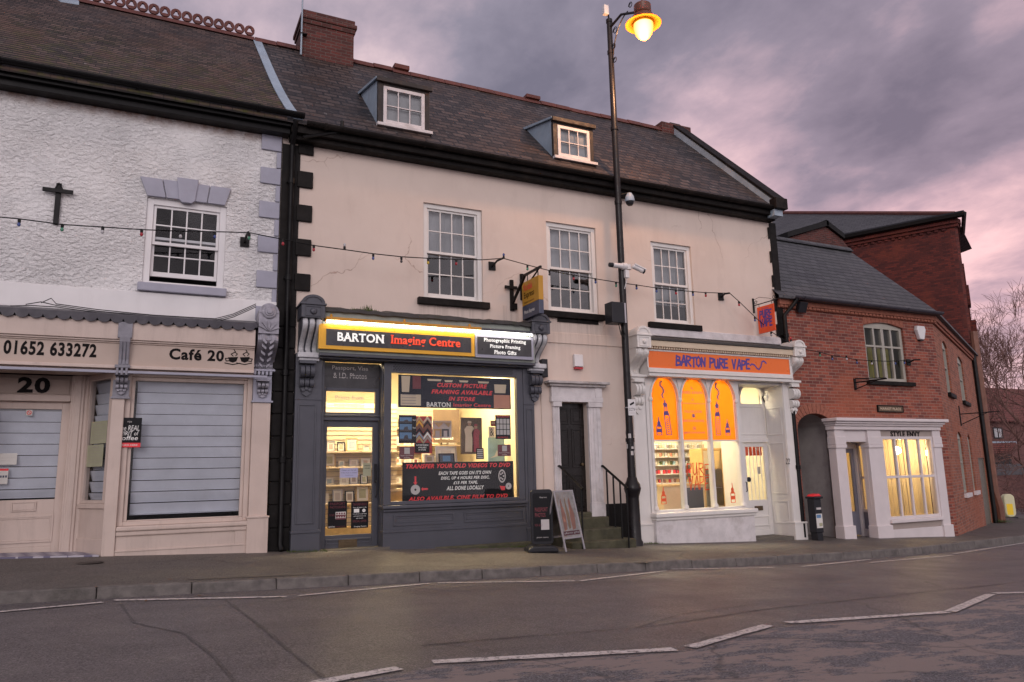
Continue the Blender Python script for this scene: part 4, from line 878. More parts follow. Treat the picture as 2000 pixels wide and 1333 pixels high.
pleat('pleated_blind', 'pale grey pleated blind behind the glass of the café door', dx0 + .05, dx1 - .07, zg0 - .01, dz1 - .14, DY + .08)
pleat('pleated_blind', 'narrow pale blind behind the angled side window of the café', .05, ln - .05, zb0 + .04, fz1 - .1, .09, Ms, loc=(A.x, A.y, zb0))
# chequered doorstep
def chequer():
    m, nt, b = new_mat('chequered_tiles'); P = coords(nt); mp = nd(nt, 'ShaderNodeMapping', Rotation=(0, 0, .6)); nt.links.new(P, mp.inputs[0])
    c = nd(nt, 'ShaderNodeTexChecker', Scale=6.0); c.inputs[1].default_value = (.42, .40, .45, 1); c.inputs[2].default_value = (.13, .12, .19, 1); nt.links.new(mp.outputs[0], c.inputs[0]); nt.links.new(c.outputs[0], b.inputs['Base Color']); b.inputs['Roughness'].default_value = .5; return m
m = MB(); p = [(mul - .02, -.18), (jx + .02, DY - .1), (-3.2, DY - .1), (-3.2, -.18)]; m.quad(*[(x, y, gz(x, -.1) + .02) for x, y in p][::-1]); m.quad(*[(x, -.18, z) for x, z in ((p[3][0], gz(p[3][0]) - .1), (p[0][0], gz(p[0][0]) - .1), (p[0][0], gz(p[0][0], -.1) + .02), (p[3][0], gz(p[3][0], -.1) + .02))])
m.build('doorstep', chequer(), cafe)
m = MB(); c = pave_at(175, 1100); m.lathe([(.0, .0), (.16, .0), (.17, .006), (.0, .008)], (c.x, c.y, c.z), 18); m.build('drain_cover', M['iron'], None, label_cat=('small round black drain cover in the pavement below the café post', 'drain cover'))
# ================================================================== cream house with two shops (middle)
house = thing('cream_house', 'cream rendered Georgian house with slate roof, two dormers and two lit shops', 'building', (7.4, 0, 0.3))
XE = 12.98
W1, W2, W3 = R(827, 395, 944, 592), R(1066, 432, 1170, 616), R(1270, 471, 1359, 637)
BX0, BX1 = at(573, 900, -.14).x, at(1047, 900, -.14).x           # grey shopfront
VX0, VX1 = at(1242, 900, -.12).x, at(1573, 1040, -.12).x         # white shopfront
bz1 = at(640, 612, -.1).z; vz1 = at(1290, 660, -.1).z
DR = R(1090, 786, 1154, 1000)
m = MB(); o_ = [(XB + .01, -1.2), (XE, -1.2), (XE, 7.55), (XB + .01, 7.55)]
m.wall(o_, [rectpoly(W1), rectpoly(W2), rectpoly(W3), [(BX0 + .05, -.6), (BX1 - .05, -.6), (BX1 - .05, bz1 - .25), (BX0 + .05, bz1 - .25)],
            [(VX0 + .05, -.6), (VX1 - .05, -.6), (VX1 - .05, vz1 - .3), (VX0 + .05, vz1 - .3)], [(DR[0], DR[2]), (DR[1], DR[2]), (DR[1], DR[3]), (DR[0], DR[3])]], 0.0, 0.14)
m.quad((XE, 0, -1.2), (XE, 6.4, -1.2), (XE, 6.4, 7.6), (XE, 0, 7.6)); m.quad((XE, .0, 7.55), (XE, 6.4, 7.55), (XE, 3.1, 10.95)); m.quad((XB + .01, 6.4, -1.2), (XE, 6.4, -1.2), (XE, 6.4, 7.6), (XB + .01, 6.4, 7.6))
m.build('wall', M['cream'], house)
for r in (W1, W2, W3): room(house, r[0] - .4, r[1] + .4, .33, 2.3, r[2] - .6, r[3] + .3, 'dark', 'upper_room')
s1, s2, s3 = R(818, 586, 958, 604, -.09), R(1063, 609, 1183, 629, -.09), R(1270, 629, 1373, 647, -.09)
for r, s, b in ((W1, s1, .52), (W2, s2, .50), (W3, s3, .76)): sash_window(house, r, 4, (2, 2), .045, 'white', .085, 0.0, (s[0], s[1], r[2] - .13, r[2] - .002), 'blackw', blind=b)
# plaster bands and old iron strap over the black door
m = MB(); zA, zB_ = zL((1064, 647), (1232, 660), -.02), zL((1064, 668), (1232, 680), -.02); m.box(BX1 + .02, VX0 - .02, -.022, -.001, zB_, zA); m.build('plaster_band', M['cream'], house, bevel=.008)
m = MB(); a = at(1088, 624); b = at(1168, 632); m.box(a.x, b.x, -.03, -.001, a.z - .05, a.z + .02); m.box((a.x + b.x)/2 - .03, (a.x + b.x)/2 + .03, -.05, -.03, a.z - .05, a.z + .05); m.build('iron_strap', M['blackw'], house, bevel=.006)
# black strip and corner stones left and right
zg = gz(2, 0); hq2 = (at(600, 275).z - at(600, 539).z) / 8
xs_ = at(583, 420).x; xl_ = at(609, 420).x; zq = at(600, 275).z + .02; k = 0; zbot = at(590, 590).z
m = MB(); m.box(XB + .012, xs_, -.02, -.001, -.5, 7.3)
m.build('black_pier', M['blackm'], house)
while zq > zbot:
    if k % 2 == 0:
        m = MB(); m.box(xs_ - .04, xl_, -.045, -.001, zq - hq2 + .008, zq); m.build('quoin', M['blackm'], house, bevel=.012)
    zq -= hq2; k += 1
zq = zbot - .1; hb = .36                            # coursed black blocks beside the shopfronts
while zq > zg - .1:
    m = MB(); m.box(pl1 + .03, BX0 - .005, -.045, -.021, max(zq - hb + .012, -.5), zq); m.build('quoin', M['blackm'], house, bevel=.015); zq -= hb
m = MB(); xr0 = at(1516, 470).x; m.box(xr0, XE - .0, -.02, -.001, vz1 + .05, 7.35); m.build('black_pier', M['blackm'], house)
hq3 = (at(1505, 446).z - at(1530, 640).z) / 8.2; zq = at(1505, 446).z; k = 0
while zq > vz1 + .35:
    if k % 2 == 0:
        m = MB(); m.box(at(1499, 457).x, XE - .03, -.045, -.001, zq - hq3 + .006, zq); m.build('quoin', M['blackm'], house, bevel=.012)
    zq -= hq3; k += 1
# roof
def slope_poly(m, pts, th):
    n = len(pts); m.add([(x, y, roofz(y)) for x, y in pts] + [(x, y, roofz(y) - th) for x, y in pts], [tuple(range(n)), tuple(range(2*n-1, n-1, -1))] + [(i, i + n, (i+1) % n + n, (i+1) % n) for i in range(n)])
m = MB(); slope_poly(m, [(xr + .004, EAVE[0]), (XE + .05, EAVE[0]), (XE + .05, RIDGE[0]), (vtop + .004, RIDGE[0])], .07)
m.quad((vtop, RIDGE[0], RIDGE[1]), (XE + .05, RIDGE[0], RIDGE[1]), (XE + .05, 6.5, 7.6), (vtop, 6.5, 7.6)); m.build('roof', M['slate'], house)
m = MB(); x = ce + .01
while x < XE - .2:
    l = random.uniform(.42, .47); dz = random.uniform(-.015, .015); m.prism([(RIDGE[0] - .15, RIDGE[1] - .10 + dz), (RIDGE[0] - .03, RIDGE[1] + .06 + dz), (RIDGE[0] + .03, RIDGE[1] + .06 + dz), (RIDGE[0] + .15, RIDGE[1] - .10 + dz)], x, x + l - .008, 'x'); x += l
a, b = at(768, 133, RIDGE[0]).x, at(797, 140, RIDGE[0]).x; m.box(a, b, 2.98, 3.22, RIDGE[1] + .03, RIDGE[1] + .14)
a, b = at(1025, 203, RIDGE[0]).x, at(1052, 207, RIDGE[0]).x; m.box(a, b, 2.98, 3.22, RIDGE[1] + .03, RIDGE[1] + .12)
m.build('ridge_tiles', M['ridge'], house, bevel=.01)
m = MB(); m.box(XB + .11, XE + .04, -.30, -.002, 7.42, 7.57); m.box(XB + .11, XE + .02, -.20, -.003, 7.335, 7.42); m.build('eaves_board', M['blackw'], house, bevel=.008)
gutter(house, XB + .34, XE + .08, -.37, 7.60, 'blackw')
m = MB(); a = at(592, 268, -.3); b = at(668, 258, -.3); m.tube([a, b], .03, 6); m.tube([b, (b.x, b.y, b.z + .2)], .03, 6); m.build('gutter_pipe', M['black'], house, smooth=True)
# raised gable parapet with coping at the right end
m = MB(); p = [(EAVE[0] - .06, roofz(EAVE[0])), (RIDGE[0], RIDGE[1])]
m.prism([(p[0][0], p[0][1] - .25), (p[0][0], p[0][1] + .10), (p[1][0], p[1][1] + .22), (6.4, 7.8), (6.4, 7.3)], XE - .22, XE + .04, 'x'); pr = m.build('gable_parapet', M['lead'], house)
m = MB(); m.prism([(p[0][0] - .05, p[0][1] + .104), (p[0][0] - .05, p[0][1] + .17), (p[1][0], p[1][1] + .30), (p[1][0], p[1][1] + .224)], XE - .24, XE + .12, 'x'); m.box(XE - .24, XE + .12, EAVE[0] - .16, EAVE[0] + .05, roofz(EAVE[0]) - .1, roofz(EAVE[0]) + .16); m.build('coping', M['blackw'], pr, bevel=.01)
# chimneys
ca, cb = at(588, 20, 2.75), at(697, 40, 2.75); cz = at(640, 30, 2.75).z
m = MB(); m.box(ca.x + .05, cb.x - .06, 2.75, 3.65, 10.4, cz - .32); m.box(ca.x + .02, cb.x - .03, 2.72, 3.68, cz - .32, cz - .22); m.box(ca.x - .01, cb.x, 2.69, 3.71, cz - .22, cz - .12); m.box(ca.x + .03, cb.x - .04, 2.73, 3.67, cz - .12, cz); m.build('chimney', M['brickch'], house, bevel=.015)
ca, cb = at(1293, 250, 2.95), at(1349, 250, 2.95); m = MB(); m.box(ca.x, cb.x, 2.95, 3.55, 10.6, at(1325, 244, 2.95).z); m.build('chimney', M['brickch'], house, bevel=.01)
# dormers
def dormer(TL, BR, cheek_back, wr):
    Yd = .02; x0, x1 = at(*TL, Yd).x, at(*BR, Yd).x; z0, z1 = roofz(Yd) - .02, at(*TL, Yd).z
    yb = roof_at(*cheek_back).y; zbk = roofz(yb)
    m = MB(); m.add([(x0 - .05, Yd - .06, z1 - .03), (x1 + .05, Yd - .06, z1 - .03), (x1 + .05, yb + .05, zbk + .06), (x0 - .05, yb + .05, zbk + .06), (x0 - .05, Yd - .06, z1 - .07), (x1 + .05, Yd - .06, z1 - .07), (x1 + .05, yb + .05, zbk + .0), (x0 - .05, yb + .05, zbk + .0)], [(0,1,2,3), (7,6,5,4), (0,4,5,1), (1,5,6,2), (2,6,7,3), (3,7,4,0)]); d = m.build('dormer', M['lead'], house)
    for x in (x0, x1 - .03): m = MB(); m.prism([(Yd + .05, roofz(Yd) - .1), (Yd + .05, z1 - .06), (yb, zbk + .02), (yb, zbk - .1)], x, x + .03, 'x'); m.build('cheek', M['lead'], d)
    m = MB(); m.ring(x0, x1, z0, z1 - .07, .10, Yd - .03, Yd + .05, wb=.05, wt=.11); m.box(x0 - .04, x1 + .04, Yd - .10, Yd - .03, z1 - .12, z1 - .035); m.build('dormer_surround', M['dormerblack'], d, bevel=.006)
    w0, w1, v0, v1 = x0 + .101, x1 - .101, z0 + .051, z1 - .18
    m = MB(); m.ring(w0, w1, v0, v1, .065, Yd - .045, Yd + .03, wb=.085)
    for i in (1, 2): xx = w0 + .065 + (w1 - w0 - .13) * i / 3; m.box(xx - .01, xx + .01, Yd - .03, Yd + .01, v0 + .085, v1 - .065)
    zz = (v0 + v1) / 2
    for i in range(3): a = w0 + .065 + (w1 - w0 - .13) * i / 3 + (.01 if i else 0); b = w0 + .065 + (w1 - w0 - .13) * (i + 1) / 3 - (.01 if i < 2 else 0); m.box(a, b, Yd - .029, Yd + .009, zz - .01, zz + .01)
    m.build('window', M['whitedirty'], d, bevel=.004)
    m = MB(); m.quad((w0 + .06, Yd - .01, v0 + .08), (w1 - .06, Yd - .01, v0 + .08), (w1 - .06, Yd - .01, v1 - .06), (w0 + .06, Yd - .01, v1 - .06)); m.build('pane', M['glass'], d)
    m = MB(); m.box(w0 + .03, w1 - .03, Yd + .06, Yd + .08, v0 + .02, v1); m.build('net_curtain', M['blind'], d)
    m = MB(); m.box(x0 - .03, x1 + .03, Yd - .13, Yd - .03, z0 - .03, z0 + .03); m.build('sill', M['whitedirty'], d, bevel=.006)
M['dormerblack'] = paint('worn_dormer_timber', (0.022, 0.016, 0.014), 0.6, 0.3, 5, 0.4, 25, 0.6, (0.10, 0.055, 0.03))
dormer((738, 150), (838, 272), (683, 180), None); dormer((1078, 228), (1160, 338), (1011, 250), None)

# ---- black door between the shops
m = MB(); yd = .13; dzl = DR[2] + .0; m.box(DR[0], DR[1], yd, yd + .06, dzl, DR[3]); w = DR[1] - DR[0]; h = DR[3] - dzl
for (za, zb__) in ((.05, .34), (.40, .76), (.80, .95)):
    for (xa, xb_) in ((.09, .46), (.54, .91)):
        m.ring(DR[0] + w*xa, DR[0] + w*xb_, dzl + h*za, dzl + h*zb__, .03, yd - .014, yd + .001); m.box(DR[0] + w*xa + .055, DR[0] + w*xb_ - .055, yd - .010, yd + .001, dzl + h*za + .055, dzl + h*zb__ - .055)
d = m.build('door', M['doorblack'] if 'doorblack' in M else M['black'], house, bevel=.006, label='black six-panelled front door')
m = MB(); m.lathe([(.0, -.06), (.028, -.055), (.032, -.035), (.014, -.02), (.014, 0)], (DR[1] - .09, yd, dzl + h * .43), 12, 'y'); m.build('handle', M['brass'], d, smooth=True)
m = MB(); jl0, jr1 = at(1083, 880, -.06).x, at(1177, 900, -.06).x
for x0, x1 in ((jl0, DR[0] - .002), (DR[1] + .002, jr1)):
    m.box(x0, x1, -.055, .10, dzl - .02, DR[3] + .0); ww = x1 - x0
    for k in range(3): m.box(x0 + ww*(.12 + .28*k), x0 + ww*(.30 + .28*k), -.068, -.054, dzl + .2, DR[3] - .05)
    m.box(x0 - .02, x1 + .02, -.08, .0, dzl - .14, dzl + .17); m.box(x0 - .015, x1 + .03, -.10, 0, DR[3] - .09, DR[3] + .0)
m.build('door_surround', M['whitedirty'], house, bevel=.006)
zc_a, zc_b = zL((1080, 789), (1172, 796), -.08), zL((1082, 772), (1172, 782), -.08); ztop_ = zL((1073, 741), (1190, 750), -.15)
m = MB(); m.box(jl0 - .05, jr1 + .05, -.10, .0, DR[3] + .001, DR[3] + .10); m.box(jl0 - .03, jr1 + .03, -.07, 0, DR[3] + .10, ztop_ - .10); m.box(jl0 - .04, jl0 + .12, -.09, 0, DR[3] + .10, ztop_ - .10); m.box(jr1 - .12, jr1 + .04, -.09, 0, DR[3] + .10, ztop_ - .10)
hd = m.build('door_hood', M['whitedirty'], house, bevel=.008)
m = MB(); m.box(jl0 - .10, jr1 + .10, -.15, 0, ztop_ - .10, ztop_ - .05); m.box(jl0 - .16, jr1 + .16, -.21, 0, ztop_ - .05, ztop_); m.build('cornice', M['flaky'] if 'flaky' in M else M['whitedirty'], hd, bevel=.01)
# stone steps
SR = [(1243, 1052, -.80), (1216, 1030, -.52), (1190, 1009, -.25)]
tops = [at(px, py, y).z for px, py, y in SR]; rights = [at(px, py, y).x for px, py, y in SR]
m = MB(); xl0_ = jl0 - .02; prev = gz(7.4, -.7) - .2
for (px, py, y), zt_, xr_ in zip(SR, tops, rights):
    N = 12; nose = [(xl0_ - .1 + (xr_ - xl0_ + .1) * i / N, y - .03 * math.sin(i / N * 3.14) + random.uniform(-.008, .008)) for i in range(N + 1)]
    m.prism([(xl0_ - .1, .0)] + nose + [(xr_, 0.0)], prev, zt_, 'z'); prev = zt_ - .05
m.box(DR[0] - .02, DR[1] + .02, -.06, .14, tops[2] - .05, dzl); m.build('steps', M['moss_stone'], house, bevel=.022)
m = MB(); a = at(1178, 985); m.box(jr1 + .03, VX0 - .02, -.03, -.001, -.3, a.z); m.build('wall_plinth', M['blackm'], house, bevel=.01)

# ================================================================== grey shopfront (imaging shop)
FYB = -.36; B = M['barton']
def pilaster(px0, px1, mirror=False):
    pass
zbase = gz(2.6) - .06
P0, P1 = BX0, at(622, 1060, -.14).x                 # left pilaster
Q0, Q1 = at(1026, 900, -.14).x, BX1                 # right pilaster
zcap_b = at(606, 622, -.34).z; zcap_t = at(606, 577, -.34).z; zled = at(600, 700, -.14).z; zled2 = at(600, 690, -.14).z
zsc = at(598, 778, -.14).z
for k, (a, b, base) in enumerate(((P0, P1, gz(2.4) - .06), (Q0, Q1, gz(6.3) - .06))):
    c = (a + b) / 2; hw = .165
    m = MB(); m.box(a, b, -.13, .02, base, zled2); m.box(a - .01, b + .01, -.17, .0, base - .01, base + .34); m.box(a - .02, b + .02, -.185, 0, base + .34, base + .38)
    m.ring(a + .05, b - .08 if k == 0 else b - .03, base + .48, zsc - .10, .025, -.145, -.129)
    m.box(a - .005, b + .005, -.14, 0, zsc - .03, zsc + .0)
    m.build('pilaster', B, house, bevel=.006)
    cm = at(608, 650, -.3).x if k == 0 else at(1052, 680, -.3).x
    m = MB(); m.box(cm - hw - .03, cm + hw + .03, -.24, .02, zled, zled2); m.box(cm - hw, cm + hw, -.20, .02, zled - .05, zled); m.build('capital', M['bartonpale'], house, bevel=.01)
    console(house, cm - hw, cm + hw, zcap_b, zled2, .36, 'barton', 3, ribmat='bartonpale')
    scroll_bracket(house, cm - .15, cm + .09, zled - .05, zsc + .02, -.13, 'barton' if k == 0 else 'barton', .12)
    dome_cap(house, cm - hw - .02, cm + hw + .03, zcap_b, zcap_t, -.42, 'barton')
# fascia board and its mossy lead top
fx0, fx1 = at(626, 640, FYB).x, at(1046, 660, FYB).x
zfb = zL((622, 683), (1037, 706), FYB) ; zft = zL((634, 606), (1044, 636), FYB)
m = MB(); m.box(fx0, fx1, FYB + .04, 0.05, zfb - .03, zft); m.build('fascia', M['palegreen'], house, bevel=.006)
m = MB(); m.box(fx0, fx1, FYB + .02, .05, zfb - .085, zfb - .031); m.box(fx0, fx1, FYB + .10, .10, zfb - .115, zfb - .086); m.build('fascia_moulding', B, house, bevel=.01)
m = MB(); N = 40
top = []
for i in range(N + 1): x = fx0 + (fx1 - fx0) * i / N; top.append((x, zft + .02 + random.uniform(0, .03)))
m.add([(x, FYB - .02, z) for x, z in top] + [(x, -.001, z + .10) for x, z in top] + [(x, FYB - .02, zft - .01 - random.uniform(0, .025)) for x, z in top], [(i, i+1, N+2+i, N+1+i) for i in range(N)] + [(2*N+2+i, 2*N+3+i, i+1, i) for i in range(N)])
lt_ = m.build('fascia_capping', M['mosslead'], house)
m = MB(); 
for (px, py, n, s) in ((718, 607, 60, .13), (860, 620, 10, .05), (690, 606, 12, .06), (1000, 632, 10, .05)):
    c = at(px, py, FYB + .05)
    for i in range(n):
        a = random.gauss(0, s * .75); hh = s * random.uniform(.4, 1.0) * math.exp(-(a / s) ** 2 * .8); yy = c.y + random.uniform(-.04, .06); dx = random.uniform(-.03, .03)
        m.add([(c.x + a - .008, yy, c.z - .03), (c.x + a + .008, yy, c.z - .03), (c.x + a + dx, yy + random.uniform(-.03, .03), c.z + hh)], [(0, 1, 2)])
m.build('moss_tuft', M['moss'], None, label_cat=('tuft of green moss growing on top of the grey shop fascia', 'moss'))
# door, transoms
DYB = .16; bd = R(628, 822, 739, 1078, DYB); bd = (P1 + .06, at(739, 900, DYB).x, gz(3, 0) - .02, bd[3]); gl = R(636, 837, 727, 1042, DYB)
m = MB(); sw_ = .10; m.ring(bd[0], bd[1], bd[2], bd[3], .105, DYB, DYB + .05, wb=.12); m.box(bd[0] + .105, bd[1] - .105, DYB + .01, DYB + .045, bd[2] + .12, gl[2]); m.ring(bd[0] + .11, bd[1] - .11, bd[2] + .09, gl[2] - .06, .03, DYB - .012, DYB + .012)
bdoor = m.build('door', B, house, bevel=.006, label='grey shop door with one tall pane')
m = MB(); m.quad((bd[0] + .105, DYB + .025, gl[2]), (bd[1] - .105, DYB + .025, gl[2]), (bd[1] - .105, DYB + .025, bd[3] - .105), (bd[0] + .105, DYB + .025, bd[3] - .105)); m.build('pane', M['glassshop'], bdoor)
lp_ = R(661, 1055, 697, 1068, DYB); m = MB(); m.box(lp_[0], lp_[1], DYB - .02, DYB + .008, lp_[2], lp_[3]); m.box(lp_[0] + .04, lp_[1] - .04, DYB - .028, DYB - .019, lp_[2] + .03, lp_[3] - .03); m.build('letterbox', M['brass'], bdoor, bevel=.003)
m = MB(); hx = bd[1] - .05; hz = at(732, 925, DYB).z; m.box(hx - .025, hx + .025, DYB - .03, DYB - .001, hz - .16, hz + .16); m.tube([(hx, DYB - .03, hz - .12), (hx, DYB - .09, hz - .15), (hx, DYB - .09, hz - .36), (hx, DYB - .03, hz - .40)], .012, 6); m.build('handle', M['plasticg'], bdoor, bevel=.003)
tr_l, tr_t, tr_s = R(632, 765, 733, 807, DYB), R(630, 705, 742, 742, DYB), None
m = MB(); m.box(P1 - .02, bd[0] - .002, -.05, DYB + .06, gz(2.9) - .06, zfb - .117); m.box(bd[1] + .002, bd[1] + .10, -.02, DYB + .06, gz(3) - .06, zfb - .117)
m.box(bd[0], bd[1], DYB - .06, DYB + .06, bd[3] + .002, bd[3] + .07); m.box(bd[0], bd[1], DYB - .09, DYB - .05, bd[3] + .07, bd[3] + .10)
m.ring(bd[0] - .0, bd[1] + .0, bd[3] + .101, tr_l[3] + .07, .07, DYB - .03, DYB + .05, wb=tr_l[2] - bd[3] - .101, wt=.06)
fr_ = m.build('door_frame', B, house, bevel=.006)
m = MB(); m.quad((bd[0], DYB + .01, tr_l[2] - .02), (bd[1], DYB + .01, tr_l[2] - .02), (bd[1], DYB + .01, tr_l[3] + .03), (bd[0], DYB + .01, tr_l[3] + .03)); m.build('pane', M['glassshop'], fr_)
m = MB(); m.box(bd[0], bd[1], DYB - .01, DYB + .05, tr_l[3] + .071, zfb - .117); m.box(bd[0] + .05, bd[1] - .05, DYB - .018, DYB - .009, tr_t[2] + .03, tr_t[2] + .04); tpan = m.build('transom_panel', M['signblack'], house)
m = MB(); a, b = R(649, 714, 719, 727, DYB - .012), R(651, 728, 716, 741, DYB - .012); tzt = zfb - .30
m.text('Passport, Visa', a, DYB - .014, bold=.01); m.build('lettering', M['greyink'], tpan); m = MB(); m.text('& I.D. Photos', b, DYB - .014, bold=.01); m.build('lettering', M['greyink'], tpan)
m = MB(); a, b = R(655, 772, 710, 782, DYB), R(652, 786, 711, 800, DYB); m.text('Prints from', a, DYB + .004, bold=.01); m.build('lettering', M['greyink'], fr_); m = MB(); m.text('your mobile', b, DYB + .004, bold=.01); m.build('lettering', M['greyink'], fr_)
m = MB(); m.box(P1, bd[1] + .12, -.16, .30, gz(2.8) - .2, gz(2.8, -.1) + .012); m.build('doorstep', M['slab'], house)
# bay with the big shop window
BY = -.07; bg = R(767, 729, 1009, 978, BY); wx0, wx1 = at(748, 860, BY).x, Q0 - .002; zst = zL((745, 986), (1032, 979), -.14)
zwt = zfb - .117
m = MB(); WT = zwt - bg[3] - .0; m.ring(wx0, wx1, zst, zwt, .13, BY - .05, BY + .06, wb=.06, wt=WT); m.box(wx0, wx0 + .05, BY + .06, DYB, zst, zwt); wx = wx0
bwin = m.build('shop_window', B, house, bevel=.008)
m = MB(); m.quad((wx0 + .12, BY, zst + .05), (wx1 - .12, BY, zst + .05), (wx1 - .12, BY, zwt - WT + .01), (wx0 + .12, BY, zwt - WT + .01)); m.build('pane', M['glassshop'], bwin)
m = MB()
for r_ in range(4):
    for i in range(46): x = wx0 + .17 + (wx1 - wx0 - .34) * (i + (r_ % 2) * .5) / 46.5; z = zwt - WT + .05 + r_ * .03; m.lathe([(.0, -.002), (.013, -.002), (.013, 0)], (x, BY - .052, z), 6, 'y')
m.build('vent_strip', M['black'], bwin)
m = MB(); m.box(wx0 - .03, wx1 - .005, BY - .14, .1, zst - .06, zst - .001); m.box(wx0 - .01, wx1 - .006, BY - .10, .1, zst - .11, zst - .061); m.build('sill', B, bwin, bevel=.014)
zr0 = gz(4.5) - .1; m = MB(); m.box(wx0, wx1 - .004, BY - .05, .12, zr0, zst - .111); zp_ = gz(3.6) + .34
m.box(wx0 - .012, wx1 - .004, BY - .085, .1, zr0, zp_ - .08); m.box(wx0 - .018, wx1 - .004, BY - .10, .1, zp_ - .08, zp_ - .04)
for a, b in ((R(768, 1004, 888, 1043, BY - .05)), (R(906, 999, 1026, 1038, BY - .05))) if False else (((R(768, 1003, 888, 1043, BY - .05)[:2])), (R(906, 999, 1024, 1038, BY - .05)[:2])):
    m.ring(a, b, zp_ + .02, zst - .16, .03, BY - .066, BY - .049); m.ring(a + .05, b - .05, zp_ + .07, zst - .21, .012, BY - .056, BY - .049)
m.build('stall_riser', B, house, bevel=.006)
m = MB(); a = at(900, 1068, -.2); m.prism([(wx0 + .9, BY - .10), (wx0 + 1.4, BY - .19), (Q1 + .05, BY - .22), (Q1 + .05, -.05), (wx0 + .9, -.05)], gz(5.6) - .2, gz(5.3) + .05, 'z'); m.build('kerb_plinth', M['moss_stone'], house, bevel=.02)
room(house, P0 + .12, Q1 - .12, .26, 3.6, gz(3) - .0, zfb + .25, 'warmwall', 'interior', 'floor')
# ---- shop signs
sg = thing('shop_sign', 'long black and yellow fascia sign with white and red serif letters under a strip light', 'sign', (at(770, 660, FYB).x, FYB, zfb))
sy0, sy1 = at(622, 650, FYB).x, at(926, 680, FYB).x; sz0, sz1 = zL((622, 681), (925, 698), FYB), zL((622, 629), (925, 656), FYB)
m = MB(); m.box(sy0, sy1, FYB - .03, FYB + .038, sz0, sz1); m.build('panel', M['yellow'], sg, bevel=.006)
m = MB(); m.box(sy0 + .12, sy1 - .07, FYB - .036, FYB - .0305, sz0 + .065, sz1 - .08); m.build('board', M['signblack'], sg)
def zs(f): return sz0 + (sz1 - sz0) * f
m = MB(); a, b = at(658, 660, FYB).x, at(749, 662, FYB).x; m.text('BARTON', (a, b, zs(.34), zs(.69)), FYB - .055, .018, bold=.022, serif=True); m.build('white_lettering', M['whiteletter'], sg)
m = MB(); a, b = at(762, 668, FYB).x, at(897, 674, FYB).x; m.text('Imaging Centre', (a, b, zs(.25), zs(.71)), FYB - .055, .018, bold=.018, serif=True); m.build('red_lettering', M['redletter'], sg)
sg2 = thing('shop_sign', 'short black fascia sign with three lines of small white lettering', 'sign', (at(980, 680, FYB).x, FYB, zfb))
t0, t1 = sy1 + .012, fx1 - .06
m = MB(); m.box(t0, t1, FYB - .028, FYB + .038, sz0 - .01, sz1 - .0); m.build('panel', M['lilac'], sg2, bevel=.006)
m = MB(); m.box(t0 + .04, t1 - .05, FYB - .034, FYB - .0285, sz0 + .05, sz1 - .05); m.build('board', M['signblack'], sg2)
m = MB(); xm = (t0 + t1) / 2; ww = t1 - t0
for tx, f0, f1, wf in (('Photographic Printing', .635, .845, .72), ('Picture Framing', .38, .58, .52), ('Photo Gifts', .155, .335, .38)): m = MB(); m.text(tx, (xm - ww * wf / 2, xm + ww * wf / 2, zs(f0), zs(f1)), FYB - .037, bold=.03, serif=True); m.build('lettering', M['whiteletter'], sg2)
# strip light over both signs
tl_ = thing('strip_light', 'long tube light under an orange hood along the top of the fascia signs', 'light', ((sy0 + t1) / 2, FYB - .1, sz1))
m = MB(); m.box(sy0 + .10, sy1 + .1, FYB - .13, FYB + .036, sz1 + .055, sz1 + .105); hd_ = m.build('hood', M['amber'], tl_, bevel=.01)
m = MB(); m.box(sy1 + .11, t1, FYB - .12, FYB + .036, sz1 + .055, sz1 + .10); m.build('grey_hood', M['barton'], tl_, bevel=.01)
m = MB(); m.tube([(sy0 + .12, FYB - .075, sz1 + .036), (t1 - .05, FYB - .075, sz1 + .036)], .014, 8); m.build('tube', M['led'], tl_, smooth=True)
m = MB()
for px, py in ((647, 618), (790, 630), (917, 640)): c = at(px, py, FYB - .05); m.lathe([(.0, 0), (.02, .0), (.025, .04), (.012, .06), (.0, .06)], (c.x, c.y, sz1 + .105), 8)
m.build('fixing', M['amber'], tl_)
# ================================================================== white shopfront with arched lights (vape shop)
Wm = M['white']; VY = -.12
vw0 = at(1271, 900, VY).x; arch = []
def film():
    m, nt, b = new_mat('orange_window_film'); nt.nodes.remove(b); out = nt.nodes['Material Output']
    d = nd(nt, 'ShaderNodeBsdfDiffuse'); d.inputs[0].default_value = (.60, .135, .010, 1); t = nd(nt, 'ShaderNodeBsdfTranslucent'); t.inputs[0].default_value = (.80, .20, .012, 1)
    mx = nd(nt, 'ShaderNodeMixShader'); mx.inputs[0].default_value = .42; nt.links.new(d.outputs[0], mx.inputs[1]); nt.links.new(t.outputs[0], mx.inputs[2]); nt.links.new(mx.outputs[0], out.inputs[0]); return m
M['film'] = film()
def vx(px, py=800, Y=VY): return at(px, py, Y).x
ax = [(vx(1272), vx(1325)), (vx(1331), vx(1382)), (vx(1387), vx(1436))]
zspr = (at(1272, 777, VY).z + at(1436, 785, VY).z) / 2; ztopA = (at(1298, 734, VY).z + at(1410, 740, VY).z) / 2
zfilm = (at(1300, 859, VY).z + at(1410, 860, VY).z) / 2; zvs = (at(1280, 996, VY).z + at(1445, 990, VY).z) / 2
vfb = zL((1267, 717), (1541, 733), -.32); vft = zL((1267, 684), (1541, 704), -.32); vmb = zL((1266, 733), (1540, 750), -.25)
def archpoly(a, b, z0, zs_, zt_, N=14):
    c, r = (a + b) / 2, (b - a) / 2; return [(a, z0), (b, z0)] + [(c + r * math.cos(math.pi * i / N), zs_ + (zt_ - zs_) * math.sin(math.pi * i / N)) for i in range(N + 1)]
VL0, VL1 = at(1242, 900, -.12).x, at(1268, 900, -.12).x            # left pilaster
VR0, VR1 = at(1552, 1030, -.12).x, at(1573, 1030, -.12).x          # right pilaster
